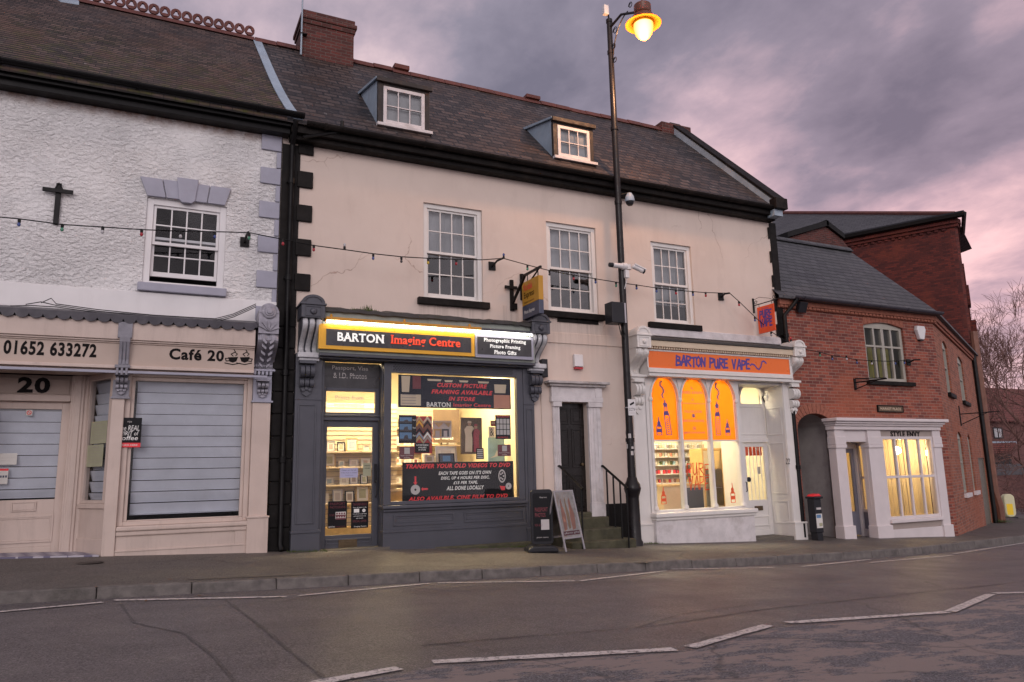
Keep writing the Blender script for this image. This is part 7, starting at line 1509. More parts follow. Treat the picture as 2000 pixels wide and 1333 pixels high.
r = R(686, 980, 719, 1031, DG); t = poster('poster', 'black poster with a white disc low on the shop door glass', 'poster', r, DG, 'posterblack', [('TRANSFER VIDEOS', 'darkred', .1, .9, .84, .93), ('Your old tapes to disc', 'whiteink', .1, .9, .74, .79), ('from all camcorder tapes', 'whiteink', .1, .9, .50, .55), ('quick and local service', 'whiteink', .14, .86, .42, .47), ('ask inside', 'whiteink', .3, .7, .35, .39), ('SPECIAL OFFER', 'darkred', .1, .9, .22, .30), ('Imaging Centre', 'whiteink', .18, .9, .03, .09, dict(serif=True))]); m = MB(); x, z = P2(r, .74, .65); disc(m, x, z, .028, DG - .002, .006); x, z = P2(r, .33, .65); m.box(x - .05, x + .04, DG - .002, DG - .0005, z - .03, z + .03); m.build('disc_print', M['whiteink'], t)
r = R(664, 915, 699, 933, DG); poster('notice', 'pale lilac paper notice taped to the middle of the shop door glass', 'notice', r, DG, 'lilacpaper', [('Please use the bell', 'navy', .1, .9, .72, .85), ('if the door is closed', 'navy', .08, .92, .46, .58), ('Thank you', 'navy', .28, .72, .18, .30)])
r = R(709, 905, 725, 930, DG); poster('notice', 'grey-green paper card by the handle side of the shop door glass', 'notice', r, DG, 'paperg', [('OPENING', 'ink', .15, .85, .75, .85), ('HOURS', 'ink', .2, .8, .55, .65)])
# ---- café notices
r = R(229, 816, 274, 874, -.118); CF = -.118; t = poster('coffee_sign', 'black and red card with white hand lettering about coffee on the large café window', 'sign', r, CF, 'posterblack', [('The REAL', 'whiteink', .08, .92, .56, .74, dict(shear=.15)), ('SPIRIT of', 'whiteink', .10, .90, .40, .54, dict(shear=.15)), ('coffee', 'whiteink', .10, .88, .24, .39, dict(shear=.15, bold=.01)), ('nja', 'greyink', .42, .6, .82, .9)]); m = MB(); q = frac(r, 0, 1, 0, .15); m.box(q[0], q[1], CF - .003, CF - .0005, q[2], q[3]); rb_ = m.build('red_strip', M['red'], t); m = MB(); m.text('SERVED HERE', frac(q, .12, .88, .3, .7), CF - .0045); m.build('white_lettering', M['whiteink'], rb_)
gyd = DY + .012
r = R(51, 801, 63, 812, gyd); t = poster('sticker', 'small white no-smoking sticker at the top of the café door glass', 'sticker', r, gyd, 'paper', []); m = MB(); x, z = P2(r, .5, .5); disc(m, x, z, .032, gyd - .002, .022); m.brush([(x - .02, z + .02), (x + .02, z - .02)], .008, gyd - .002); m.build('red_ring', M['red'], t)
r = R(-10, 886, 32, 908, gyd); poster('notice', 'white paper notice taped across the café door glass', 'notice', r, gyd, 'paper', [('Please ring the bell for service', 'greyink', .1, .9, .55, .65), ('Thank you', 'greyink', .3, .7, .3, .4)])
r = R(-12, 916, 14, 946, gyd); t = poster('card_sticker', 'white sticker with a red top of payment marks low on the café door glass', 'sticker', r, gyd, 'paper', []); m = MB(); q = frac(r, 0, 1, .86, 1); m.box(q[0], q[1], gyd - .002, gyd - .0005, q[2], q[3]); m.build('red_band', M['red'], t); m = MB()
for i in range(3): q = frac(r, .45 + .18*i, .58 + .18*i, .42, .56); m.box(q[0], q[1], gyd - .002, gyd - .0005, q[2], q[3])
m.build('payment_mark', M['navy'], t)
for k, (f0, f1, z0, z1, lab) in enumerate(((.20, .80, 1.80, 2.08, 'upper cream menu sheet in the angled café side window'), (.12, .72, 1.38, 1.70, 'lower cream menu sheet in the angled café side window'))):
    r = (ln * 0, ln, 0, 0); L2 = (Bv - A).length; LL = math.hypot(mul + .04 - jx, -.06 - (DY - .06)); zA_ = at(180, (823, 869)[k], .25).z; zB_2 = at(180, (867, 912)[k], .25).z
    poster('menu', lab, 'menu', (LL*f0, LL*f1, zB_2, zA_), -.012, 'paperg', [('MENU', 'taupe', .3, .7, .85, .92)] + [('tea and coffee cakes and toast', 'taupe', .1, .9, .72 - .13*i, .77 - .13*i) for i in range(5)], 'menu sheets in the café side window', Mx=Ms)
# ---- vape shop
VS = 2.3
vs0, vs1 = at(1255, 900, VS).x, at(1385, 900, VS).x; sh = thing('bottle_shelf', 'white wall shelves crowded with small bottles behind the arched window', 'shelf', ((vs0 + vs1) / 2, VS + .2, gz(10)))
VZ = [at(1320, py, VS).z for py in (876, 892, 908, 925, 943)]
m = MB(); m.box(vs0, vs1, VS + .2, VS + .24, gz(10) + .05, vmb); m.build('back_panel', M['vapewall'], sh)
for z in VZ: m = MB(); m.box(vs0, vs1, VS, VS + .2, z - .025, z); m.build('shelf', M['white'], sh)
bcol = [['creamy', 'paper', 'alu', 'paperg'], ['paperg', 'greyink', 'creamy', 'peach'], ['seablue', 'paper', 'paperg', 'moss'], ['red', 'darkred2', 'red', 'whiteink'], ['brownpipe', 'wood', 'redboard', 'taupe']]; protos = {}
for si, z in enumerate(VZ):
    x = vs0 + .05; k = 0
    while x < vs1 - .04:
        mt = bcol[si][k % 4]
        if mt not in protos:
            t = thing('liquid_bottle', '', 'bottle', (x, VS + .08, z)); m = MB(); m.lathe([(.0, 0), (.029, 0), (.031, .01), (.031, .085), (.014, .09), (.0, .09)], (x, VS + .08, z), 8); m.build('flask', M[mt], t); m = MB(); m.lathe([(.012, .0901), (.015, .092), (.008, .125), (.0, .126)], (x, VS + .08, z), 8); m.build('cap', M['whiteink'], t); protos[mt] = t; b_ = t
        else: b_ = copy_tree(protos[mt]); b_.location = (x, VS + .08, z)
        b_['label'] = f"small bottle in the row on the {('top', 'second', 'third', 'fourth', 'lowest')[si]} white shelf of the vape shop"; b_['group'] = f"bottles on the {('top', 'second', 'third', 'fourth', 'lowest')[si]} vape shelf"; x += .078; k += 1
cb = thing('display_cabinet', 'tall wooden display cabinet with glass doors in the vape shop', 'cabinet', (at(1392, 985, 1.5).x, 1.5, gz(11))); q = (at(1371, 900, 1.5).x, at(1414, 900, 1.5).x, gz(11) + .02, at(1390, 876, 1.5).z)
m = MB(); m.ring(q[0], q[1], q[2], q[3], .06, 1.5, 1.56); m.box((q[0]+q[1])/2 - .03, (q[0]+q[1])/2 + .03, 1.5, 1.56, q[2] + .06, q[3] - .06); m.box(q[0], q[1], 1.9, 1.94, q[2], q[3]); m.box(q[0], q[0] + .03, 1.56, 1.9, q[2], q[3]); m.box(q[1] - .03, q[1], 1.56, 1.9, q[2], q[3]); m.build('case', M['wood2'], cb, bevel=.006); m = MB(); m.box(q[0] + .031, q[1] - .031, 1.88, 1.895, q[2] + .02, q[3] - .02); m.build('back_lining', M['vapewall'], cb)
for k in range(3): m = MB(); z = q[2] + (q[3] - q[2]) * (.3 + .22*k); m.box(q[0] + .031, q[1] - .031, 1.58, 1.88, z, z + .02); m.build('shelf', M['creamy'], cb)
m = MB(); m.quad((q[0] + .05, 1.53, q[2] + .05), (q[1] - .05, 1.53, q[2] + .05), (q[1] - .05, 1.53, q[3] - .05), (q[0] + .05, 1.53, q[3] - .05)); m.build('glass_door', M['glass'], cb)
q = (at(1290, 900, 1.2).x, at(1372, 900, 1.2).x, gz(10) + .02, at(1320, 947, 1.2).z); cb = thing('counter', 'white shop counter with a dark panel in front of the bottle shelves', 'counter', ((q[0] + q[1]) / 2, 1.2, q[2])); m = MB(); m.box(q[0] + .02, q[1], 1.2, 1.6, q[2], q[3] - .04); m.build('body', M['creamy'], cb); m = MB(); m.box(q[0] - .02, q[1] + .04, 1.15, 1.65, q[3] - .039, q[3]); m.build('worktop', M['wood'], cb); m = MB(); a_ = q[0] + (q[1] - q[0]) * .48; m.box(a_, q[1] - .05, 1.185, 1.199, q[2] + .1, q[3] - .08); m.build('dark_panel', M['navy'], cb)
for px, lab in (((1290, 952, 1302, 985), 'red bottle sticker in front of the counter on the arched window glass'), ((1425, 944, 1437, 982), 'red bottle sticker on the arched window pane nearest the shop door')):
    Yd_ = VY + .065; r = R(*px, Yd_); m = MB(); bottle(m, (r[0]+r[1])/2, r[2], r[3] - r[2], (r[1] - r[0]), Yd_); m.build('window_sticker', M['redorange'], None, label_cat=(lab, 'sticker'))
m = MB(); Yd_ = VY + .065; r = R(1341, 907, 1386, 928, Yd_); handwrite(m, 'PURE', r[0], r[1], r[2], r[3], .024, Yd_); r = R(1345, 933, 1386, 956, Yd_); handwrite(m, 'VAPE', r[0], r[1], r[2], r[3], .024, Yd_); m.build('window_lettering', M['redorange'], None, label_cat=('red hand-painted words on the middle lower pane of the arched window', 'lettering'))
r = R(1454, 868, 1488, 890, VD + .12); poster('poster', 'orange poster band behind the bars at the top of the white shop door', 'poster', r, VD + .12, 'redorange', [('OPEN', 'whiteink', .62, .88, .45, .7)])
r = R(1478, 912, 1486, 926, VD + .12); poster('notice', 'small grey notice halfway down behind the white shop door glass', 'notice', r, VD + .12, 'greyink', [])
fe = thing('fire_extinguisher', 'red fire extinguisher standing inside the white shop door', 'extinguisher', (at(1490, 970, 1.3).x, 1.3, gz(12) + .06)); m = MB(); m.lathe([(.0, 0), (.075, 0), (.08, .02), (.08, .38), (.03, .46), (.0, .46)], fe.location, 14); m.build('cylinder', M['red'], fe, smooth=True); m = MB(); p = fe.location; m.box(p.x - .02, p.x + .02, p.y - .1, p.y + .02, p.z + .461, p.z + .52); m.tube([(p.x + .02, p.y, p.z + .48), (p.x + .1, p.y, p.z + .42), (p.x + .09, p.y, p.z + .15)], .012, 6); m.build('valve', M['plasticg'], fe)
# ---- salon: blinds and lamps
def vblind(name, label, x0, x1, y, z0, z1, n, Mx=None, loc=None, mat='blindwarm'):
    t = thing(name, label, 'blind', loc or ((x0 + x1) / 2, y, z0), 'vertical blinds of the salon'); m = MB(Mx)
    for k in range(n):
        c = x0 + (x1 - x0) * (k + .5) / n; w = (x1 - x0) / n * .46; a = .95 + random.uniform(-.25, .25); dx, dy = w * math.cos(a), w * math.sin(a); m.quad((c - dx, y - dy, z0 + random.uniform(0, .02)), (c + dx, y + dy, z0), (c + dx, y + dy, z1), (c - dx, y - dy, z1))
    m.build('slats', M[mat], t); m = MB(Mx); m.box(x0, x1, y - .03, y + .03, z1 + .001, z1 + .05); m.build('head_rail', M['white'], t)
vblind('vertical_blind', 'wide vertical blind glowing warm behind the salon window', g0 + .06, g1 - .06, sy + .24, zb0_ + .02, zb1_ - .02, 30)
vblind('vertical_blind', 'narrow vertical blind in the slanted side window beside the salon door', .08, math.hypot(Bv.x - A.x, Bv.y - A.y) - .08, .12, gz(15) + .62, fc0 - .37, 6, Mq, loc=(A.x, A.y, gz(15)))
def bulb_lamp(label, x, y, z, r_, mat, group, drop=.4):
    t = thing('pendant_lamp', label, 'lamp', (x, y, z + drop), group); m = MB(); m.lathe([(.0, -r_), (r_*.7, -r_*.7), (r_, 0), (r_*.7, r_*.7), (.0, r_)], (x, y, z), 14); m.build('globe', M[mat], t, smooth=True); m = MB(); m.tube([(x, y, z + r_), (x, y, z + drop)], .008, 6); m.build('cord', M['plasticg'], t)
px = at(1752, 880, .5); bulb_lamp('bright globe lamp behind the second light of the salon window', px.x, .5, px.z, .09, 'globe', 'salon lamps', max(.1, fc0 + .1 - px.z))
px = at(1815, 885, 1.2); bulb_lamp('dimmer globe lamp further back behind the fourth light of the salon window', px.x, 1.2, px.z, .10, 'globe2', 'salon lamps', max(.1, fc0 + .1 - px.z))
px = at(1712, 880, 1.2); bulb_lamp('dimmer globe lamp behind the slanted side window by the salon door', px.x, 1.2, px.z, .10, 'globe2', 'salon lamps', max(.1, fc0 + .1 - px.z))
px = at(1752, 668, 1.4); bulb_lamp('warm globe lamp seen through the upstairs salon window', px.x, 1.4, px.z, .12, 'globe2', None, max(.1, SW[3] + .3 - px.z))
cu = thing('curtain', 'patterned yellow-green curtain at the upstairs salon window', 'curtain', (SW[1] - .5, .5, SW[2])); m = MB(); n_ = 24; xx_ = [SW[0] + .2 + (SW[1] - SW[0] - .25) * i / n_ for i in range(n_ + 1)]; ys_ = [.5 + .04 * math.sin(i * 1.5) for i in range(n_ + 1)]
zc0, zc1 = SW[2] - .3, SW[2] + (SW[3] - SW[2]) * .62; sel = [i for i in range(n_) if i < 5 or 9 < i < 14 or i > 16]
for i in sel: m.quad((xx_[i], ys_[i], zc0), (xx_[i+1], ys_[i+1], zc0), (xx_[i+1], ys_[i+1], zc1), (xx_[i], ys_[i], zc1))
m.build('fabric', M['curtain'], cu, smooth=True); m = MB(); m.tube([(xx_[0], .5, zc1 + .02), (xx_[-1], .5, zc1 + .02)], .012, 6); m.build('rail', M['wood'], cu)
# ================================================================== street lamp and what hangs on its post
LX, LY = 8.39, -.45; lz = gz(LX, LY)
lamp = thing('street_lamp', 'tall black street lamp with one lit amber lantern on a scrolled arm', 'street lamp', (LX, LY, lz))
zb1 = at(1237, 938, LY).z; m = MB()
m.lathe([(.0, -.1), (.155, -.1), (.155, .06), (.135, .09), (.125, .12), (.118, zb1 - lz - .34), (.122, zb1 - lz - .30), (.15, zb1 - lz - .22), (.165, zb1 - lz - .16), (.15, zb1 - lz - .08), (.11, zb1 - lz - .02), (.095, zb1 - lz + .04), (.08, zb1 - lz + .06), (.0, zb1 - lz + .06)], (LX, LY, lz), 20); m.build('base', M['lampiron'], lamp, smooth=True)
zt = at(1190, 40, LY).z; z1 = at(1238, 860, LY).z; m = MB(); zj = [zb1 + .05, z1, at(1205, 260, LY).z, at(1197, 110, LY).z, zt]
m.tube([(LX, LY, z) for z in zj], [.080, .072, .066, .060, .058], 16); m.build('shaft', M['lampiron'], lamp, smooth=True)
m = MB()
for py, r_ in ((252, .082), (105, .075), (45, .07), (860, .088), (395, .078)): z = at(1200, py, LY).z; m.lathe([(.05, -.04), (r_, -.035), (r_, .035), (.05, .04)], (LX, LY, z), 16)
m.build('collar', M['lampiron'], lamp, smooth=True)
m = MB(); zq_ = at(1236, 840, LY).z
for k in range(14): a = random.uniform(0, 6.28); z = zq_ - random.uniform(0, .5); m.prism([(LX + .077 * math.cos(a), LY + .077 * math.sin(a)), (LX + .077 * math.cos(a + .7), LY + .077 * math.sin(a + .7)), (LX + .081 * math.cos(a + .35), LY + .081 * math.sin(a + .35))], z, z + random.uniform(.04, .12), 'z')
m.build('torn_label', M['greyink'], lamp)
LC = at(1257, 50, -1.62); LC.x = LX; ay = LC.y; za0 = at(1199, 58, LY).z
m = MB(); m.tube([(LX, LY, za0), (LX, LY - .45, za0 + .05), (LX, ay + .1, LC.z + .36)], .028, 8); am = m.build('arm', M['lampiron'], lamp, smooth=True)
m = MB()
pts = [(LX, LY - .06, za0 - .95)] + [(LX, LY - .06 - .62 * (1 - math.cos(t * math.pi / 2)), za0 - .95 + .93 * math.sin(t * math.pi / 2)) for t in [i / 10 for i in range(1, 11)]]; m.tube(pts, .013, 6)
for cy, cz_, r_ in ((LY - .14, za0 - .82, .07), (LY - .12, za0 - .50, .075), (LY - .20, za0 - .17, .085), (LY - .78, za0 + .06, .07)): m.tube([(LX, cy + r_ * (1 - .55 * i / 14) * math.cos(i * .6), cz_ + r_ * (1 - .55 * i / 14) * math.sin(i * .6)) for i in range(15)], .009, 5)
m.build('scrollwork', M['lampiron'], am)
rim = LC.z + .05
LS = lambda pr: [(a * .86, b * .86) for a, b in pr]
m = MB(); m.lathe(LS([(.0, .62), (.02, .60), (.03, .55), (.012, .52), (.045, .48), (.18, .46), (.20, .44), (.20, .26), (.17, .22), (.18, .20), (.24, .17), (.26, .10), (.265, .02)]), (LX, ay, rim), 24); m.build('lantern_cap', M['copper'], lamp, smooth=True)
m = MB(); m.lathe(LS([(.24, .03), (.30, .02), (.40, -.02), (.415, -.03), (.405, -.035), (.30, .0), (.20, .01)]), (LX, ay, rim), 28); m.build('reflector_rim', M['amberrim'], lamp, smooth=True)
m = MB(); m.lathe(LS([(.19, .0), (.235, -.05), (.235, -.14), (.20, -.26), (.13, -.36), (.06, -.41), (.0, -.42)]), (LX, ay, rim), 24); m.build('lantern_bowl', M['bowl'], lamp, smooth=True)
lo = bpy.data.objects.new('lamp_light', bpy.data.lights.new('lamp_light', 'POINT')); COL.objects.link(lo); lo.parent = lamp; lo.location = (0, ay - LY, rim - .56 - lz); lo.data.energy = 330; lo.data.shadow_soft_size = .16; lo.data.color = (1.0, .50, .24)
c = at(1185, 22, LY); m = MB(); m.box(c.x - .09, c.x + .03, LY - .05, LY + .05, c.z - .10, c.z + .12); sb = m.build('sensor', M['plasticw'], lamp, bevel=.015); m = MB(); m.tube([(LX, LY, zt), (LX - .02, LY, c.z - .05)], .02, 6); m.build('bracket', M['iron'], sb)
# cameras and boxes
c = at(1224, 388, LY - .2); dc = thing('dome_camera', 'dark dome security camera hanging from the lamp post below the eaves', 'camera', (LX + .14, LY - .1, c.z)); cx_, cy_ = LX + .19, LY - .14
m = MB(); m.lathe([(.0, .16), (.045, .15), (.085, .08), (.10, .0), (.097, -.03), (.0, -.03)], (cx_, cy_, c.z), 18); m.build('housing', M['lead'], dc, smooth=True); m = MB(); m.lathe([(.082, -.031), (.078, -.07), (.05, -.11), (.0, -.12)], (cx_, cy_, c.z), 16); m.build('dome', M['plasticg'], dc, smooth=True); m = MB(); m.tube([(LX, LY, c.z + .12), (cx_, cy_, c.z + .15)], .025, 8); m.build('arm', M['iron'], dc)
c = at(1212, 520, LY - .1); bc = thing('security_camera', 'white bullet camera on the lamp post pointing level towards the cream wall windows', 'camera', (LX - .1, LY, c.z), 'white cameras on the lamp post'); m = MB(); m.lathe([(.0, -.16), (.05, -.15), (.055, .06), (.07, .07), (.075, .16), (.0, .17)], (LX - .12, LY - .10, c.z), 14, 'x'); m.build('body', M['plasticw'], bc, smooth=True); m = MB(); m.lathe([(.0, -.24), (.045, -.235), (.05, -.161), (.0, -.161)], (LX - .12, LY - .10, c.z), 14, 'x'); m.build('lens', M['plasticg'], bc); m = MB(); m.box(LX - .07, LX + .07, LY - .10, LY - .06, c.z - .05, c.z + .05); m.build('mount', M['plasticw'], bc)
Mx = Matrix.Translation((LX + .28, LY - .14, c.z - .02)) @ Matrix.Rotation(.32, 4, 'Y'); b2 = thing('security_camera', 'white bullet camera on the lamp post tilted down towards the orange hanging sign', 'camera', (LX + .12, LY, c.z), 'white cameras on the lamp post'); m = MB(Mx); m.lathe([(.0, -.12), (.045, -.11), (.05, .14), (.0, .15)], (0, 0, 0), 14, 'x'); m.box(-.1, .19, -.055, .055, .03, .06); m.build('body', M['plasticw'], b2, smooth=False, bevel=.006); m = MB(Mx); m.lathe([(.0, .151), (.04, .151), (.045, .18), (.0, .18)], (0, 0, 0), 14, 'x'); m.build('lens', M['plasticg'], b2); m = MB(); m.lathe([(.0, -.05), (.065, -.05), (.065, .05), (.0, .05)], (LX + .11, LY - .07, c.z), 12); m.build('mount', M['plasticw'], b2, smooth=True)
c = at(1221, 536, LY - .09); jb = thing('junction_box', 'small white junction box on the lamp post under the cameras', 'box', (LX + .02, LY, c.z)); m = MB(); m.box(LX - .0, LX + .09, LY - .14, LY - .065, c.z - .08, c.z + .08); m.build('case', M['plasticw'], jb, bevel=.008); m = MB(); m.tube([(LX + .05, LY - .1, c.z - .08), (LX + .03, LY - .08, c.z - .2), (LX, LY - .07, c.z - .3)], .008, 5); m.build('cable', M['plasticw'], jb)
r = R(1191, 590, 1221, 633, LY - .1); eb = thing('equipment_box', 'dark grey equipment box strapped to the lamp post at shop sign height', 'box', ((r[0]+r[1])/2, LY, r[2])); m = MB(); m.box(r[0], r[1] - .04, LY - .16, LY + .10, r[2], r[3]); m.build('case', M['plasticg'], eb, bevel=.012); m = MB(); m.box(r[1] - .039, r[1] - .005, LY - .16, LY + .10, r[2] + .01, r[3] - .01); m.build('back_plate', M['alu'], eb); m = MB(); m.tube([((r[0]+r[1])/2 + .05, LY - .05, r[2]), ((r[0]+r[1])/2 + .06, LY - .1, r[2] - .22), (r[1] - .02, LY - .08, r[2] - .3)], .011, 6); m.tube([((r[0]+r[1])/2 + .09, LY - .05, r[2]), ((r[0]+r[1])/2 + .11, LY - .1, r[2] - .15), (r[1], LY - .08, r[2] - .2)], .011, 6); m.build('cable', M['iron'], eb); m = MB(); m.box(r[1] - .01, r[1] + .10, LY + .02, LY + .1, r[2] + .1, r[3] - .12); m.build('clamp', M['iron'], eb, bevel=.01)
r = R(1226, 780, 1242, 812, LY - .09); poster('cctv_sign', 'white CCTV notice strapped to the lamp post beside the white pilaster', 'sign', r, LY - .095, 'plasticw', [('CCTV', 'ink', .08, .92, .28, .46), ('in operation', 'greyink', .1, .9, .1, .2)], th=.006); t = bpy.context.scene.objects['cctv_sign']; m = MB(); m.prism([frac(r, .2, .2, .7, .7)[::2], (r[0] + (r[1]-r[0])*.75, r[2] + (r[3]-r[2])*.85), (r[0] + (r[1]-r[0])*.85, r[2] + (r[3]-r[2])*.75), (r[0] + (r[1]-r[0])*.3, r[2] + (r[3]-r[2])*.6)], LY - .098, LY - .0955); m.build('camera_symbol', M['ink'], t); m = MB(); zz = (r[2]+r[3])/2; m.lathe([(.08, -.01), (.085, -.01), (.085, .01), (.08, .01)], (LX, LY, zz), 14); m.build('strap', M['alu'], t)
# ================================================================== things fixed to the house fronts
a, b = at(584, 88, 2.95), at(586, 0, 2.95); mast = thing('aerial_mast', 'thin grey aerial mast rising beside the large brick chimney', 'mast', (a.x, 2.95, a.z - .2)); m = MB(); m.tube([(a.x, 2.66, a.z - .4), (a.x, 2.66, b.z + 1.2)], [.02, .014], 6); m.build('pole', M['lead'], mast); m = MB(); m.box(a.x - .025, a.x + .12, 2.63, 2.75, a.z + .1, a.z + .12); m.build('clamp', M['iron'], mast)
def tcross(name, label, cat, pv_, ph, Y=-.06):
    a, b = at(*pv_[0]), at(*pv_[1]); c, d = at(*ph[0]), at(*ph[1]); xm = (a.x + b.x) / 2; zm = (c.z + d.z) / 2; t = thing(name, label, cat, (xm, 0, b.z)); return t, xm, a.z, b.z, c.x, d.x, zm
t, xm, za, zb_, xa, xb_, zm = tcross('festoon_bracket', 'black cross-shaped bracket on the white roughcast wall', 'bracket', ((114, 360), (111, 440)), ((84, 374), (144, 378)))
m = MB(); m.box(xm - .035, xm + .035, -.05, .0, zb_, za); m.build('upright', M['iron'], t, bevel=.004); m = MB(); m.box(xa, xb_, -.085, -.051, zm - .03, zm + .03); m.build('crossbar', M['iron'], t, bevel=.004); m = MB(); m.tube([(xa + .14, -.06, zm), (xm, -.06, zm + .13), (xb_ - .12, -.06, zm)], .009, 5); m.build('brace', M['iron'], t)
t, xm, za, zb_, xa, xb_, zm = tcross('timber_bracket', 'black timber cross bracket on the cream wall beside the yellow hanging sign', 'bracket', ((997, 548), (1000, 608)), ((983, 563), (1007, 564)))
m = MB(); m.box(xm - .035, xm + .035, -.05, 0, zb_, za); m.build('upright', M['blackw'], t, bevel=.005); m = MB(); m.box(xa, xb_, -.085, -.051, zm - .03, zm + .03); m.build('crossbar', M['blackw'], t, bevel=.005); m = MB(); m.tube([(xm, -.03, zb_ + .12), (xm, -.60, za - .05)], .03, 4); m.build('strut', M['blackw'], t); m = MB(); m.box(xm - .03, xm + .09, -.075, -.051, zb_ + .02, zb_ + .14); m.build('fixing_plate', M['blackw'], t)
# projecting photo sign
KX = 6.34; KT, KB, KM = 5.20, 4.48, 4.74; Mk = Matrix.Translation((KX, 0, 0)) @ Matrix.Rotation(-math.pi/2, 4, 'Z')
ks = thing('hanging_sign', 'yellow and blue-grey projecting sign with red lettering above the black door', 'sign', (KX, 0, KB), 'projecting signs'); k0, k1 = .12, .80
m = MB(Mk); m.box(k0, k1, -.05, .05, KM, KT); m.build('yellow_panel', M['amber2'], ks, bevel=.006); m = MB(Mk); m.box(k0, k1, -.0495, .0495, KB, KM - .001); m.build('blue_panel', M['navy'], ks, bevel=.006)
m = MB(Mk); m.text('Kodak', (k0 + .09, k0 + .44, KM + .28, KM + .41), -.053, bold=.015); m.build('red_lettering', M['red'], ks)
m = MB(Mk); m.text('Express', (k0 + .09, k0 + .50, KM + .10, KM + .25), -.053, bold=.008); m.text('Digital Solutions', (k0 + .09, k0 + .50, KM + .025, KM + .07), -.053); m.build('dark_lettering', M['ink'], ks); m = MB(Mk); m.text('Photo Express', (k0 + .09, k0 + .50, KB + .07, KB + .16), -.053, bold=.01); m.build('white_lettering', M['whiteink'], ks)
m = MB(Mk); m.box(.0, .05, -.03, .03, KT - .30, KT + .22); m.box(.05, .82, -.02, .02, KT + .14, KT + .18); m.tube([(.03, 0, KT - .18), (.75, 0, KT + .15)], .018, 6); m.tube([(k0 + .1, 0, KT), (k0 + .1, 0, KT + .0)] if False else [(k1 - .1, 0, KT), (k1 - .1, 0, KT + .15)], .01, 6); m.tube([(k0 + .15, 0, KT), (k0 + .15, 0, KT + .15)], .01, 6); m.build('bracket', M['iron'], ks)
# projecting vape sign
HX = at(1479, 603, -.12).x; HT, HB = 5.19, 4.58; Mh = Matrix.Translation((HX, 0, 0)) @ Matrix.Rotation(-math.pi/2, 4, 'Z'); h0, h1 = .12, .62
hs = thing('hanging_sign', 'orange hanging sign with purple hand-painted words on a scrolled iron bracket', 'sign', (HX, 0, HB), 'projecting signs'); m = MB(Mh); m.box(h0, h1, -.012, .012, HB, HT); m.build('panel', M['redorange'], hs, bevel=.004)
m = MB(Mh); handwrite(m, 'PURE', h0 + .07, h1 - .07, HB + .34, HB + .50, .035, -.0135, .12); handwrite(m, 'VAPE', h0 + .07, h1 - .07, HB + .14, HB + .30, .035, -.0135, .12); m.text('BARTON', (h0 + .14, h1 - .14, HB + .535, HB + .565), -.0135); m.build('lettering', M['purple'], hs)
m = MB(Mh); m.box(.0, .025, -.02, .02, HT - .1, HT + .24); m.tube([(.01, 0, HT + .07), (.70, 0, HT + .07)], .011, 6); m.tube([(.02, 0, HT + .2), (.2, 0, HT + .23), (.5, 0, HT + .14), (.62, 0, HT + .075)], .005, 5)
for cx_, cz_, r_ in ((.09, HT + .13, .045), (.64, HT + .13, .045)): m.tube([(cx_ + r_ * (1 - .5 * i / 12) * math.cos(i * .6), 0, cz_ + r_ * (1 - .5 * i / 12) * math.sin(i * .6)) for i in range(13)], .006, 5)
for x in (h0 + .06, h1 - .06): m.tube([(x, 0, HT), (x, 0, HT + .07)], .006, 5)
m.build('bracket', M['iron'], hs)
# alarms, floodlight, plate, brackets
r = R(1121, 692, 1139, 722, -.06); al = thing('alarm_box', 'white oblong alarm box with a red base above the black door', 'alarm', ((r[0]+r[1])/2, 0, r[2]), 'burglar alarms'); m = MB(); m.prism([(-.001, r[2] + .04), (-.09, r[2] + .05), (-.07, r[3]), (-.001, r[3])], r[0], r[1], 'x'); m.build('case', M['plasticw'], al, bevel=.012); m = MB(); m.box(r[0] + .01, r[1] - .01, -.08, -.001, r[2], r[2] + .039); m.build('red_lens', M['redlens'], al, bevel=.008)
c = at(1503, 777, VD - .1); al = thing('alarm_box', 'white six-sided alarm box inside the porch of the vape shop', 'alarm', (c.x, VD, c.z), 'burglar alarms'); m = MB(); m.prism([(c.x + .15 * math.cos(math.pi * (i / 3 + 1/6 + .16)), c.z + .17 * math.sin(math.pi * (i / 3 + 1/6 + .16))) for i in range(6)], VD - .16, VD - .05); m.build('case', M['plasticw'], al, bevel=.02); m = MB(); m.box(c.x - .10, c.x + .1, VD - .165, VD - .161, c.z - .035, c.z + .04); m.build('label', M['greyink'], al); m = MB(); m.prism([(c.x + .165 * math.cos(math.pi * (i / 3 + 1/6 + .16)), c.z + .185 * math.sin(math.pi * (i / 3 + 1/6 + .16))) for i in range(6)], VD - .049, VD - .021); m.build('back_box', M['plasticg'], al, bevel=.01)
c = at(1793, 650); al = thing('alarm_box', 'white tapering alarm box high on the red brick wall near its corner', 'alarm', (c.x, 0, c.z), 'burglar alarms'); m = MB(); m.prism([(c.x - .14, c.z + .16), (c.x - .17, c.z + .05), (c.x - .08, c.z - .2), (c.x + .08, c.z - .2), (c.x + .17, c.z + .05), (c.x + .14, c.z + .16)], -.11, -.003); m.build('case', M['plasticw'], al, bevel=.02); m = MB(); m.box(c.x - .06, c.x + .06, -.09, -.01, c.z - .23, c.z - .201); m.build('strobe', M['plasticg'], al)
c = at(1558, 602); fl_ = thing('floodlight', 'small black floodlight under the eaves of the brick wall beside the drainpipe', 'floodlight', (c.x, 0, c.z)); m = MB(); m.prism([(-.22, c.z + .10), (-.06, c.z + .12), (-.05, c.z - .04), (-.12, c.z - .14)], c.x - .13, c.x + .13, 'x'); m.build('housing', M['plasticg'], fl_, bevel=.01); m = MB(); m.box(c.x - .03, c.x + .03, -.06, -.001, c.z - .03, c.z + .05); m.build('mount', M['iron'], fl_)
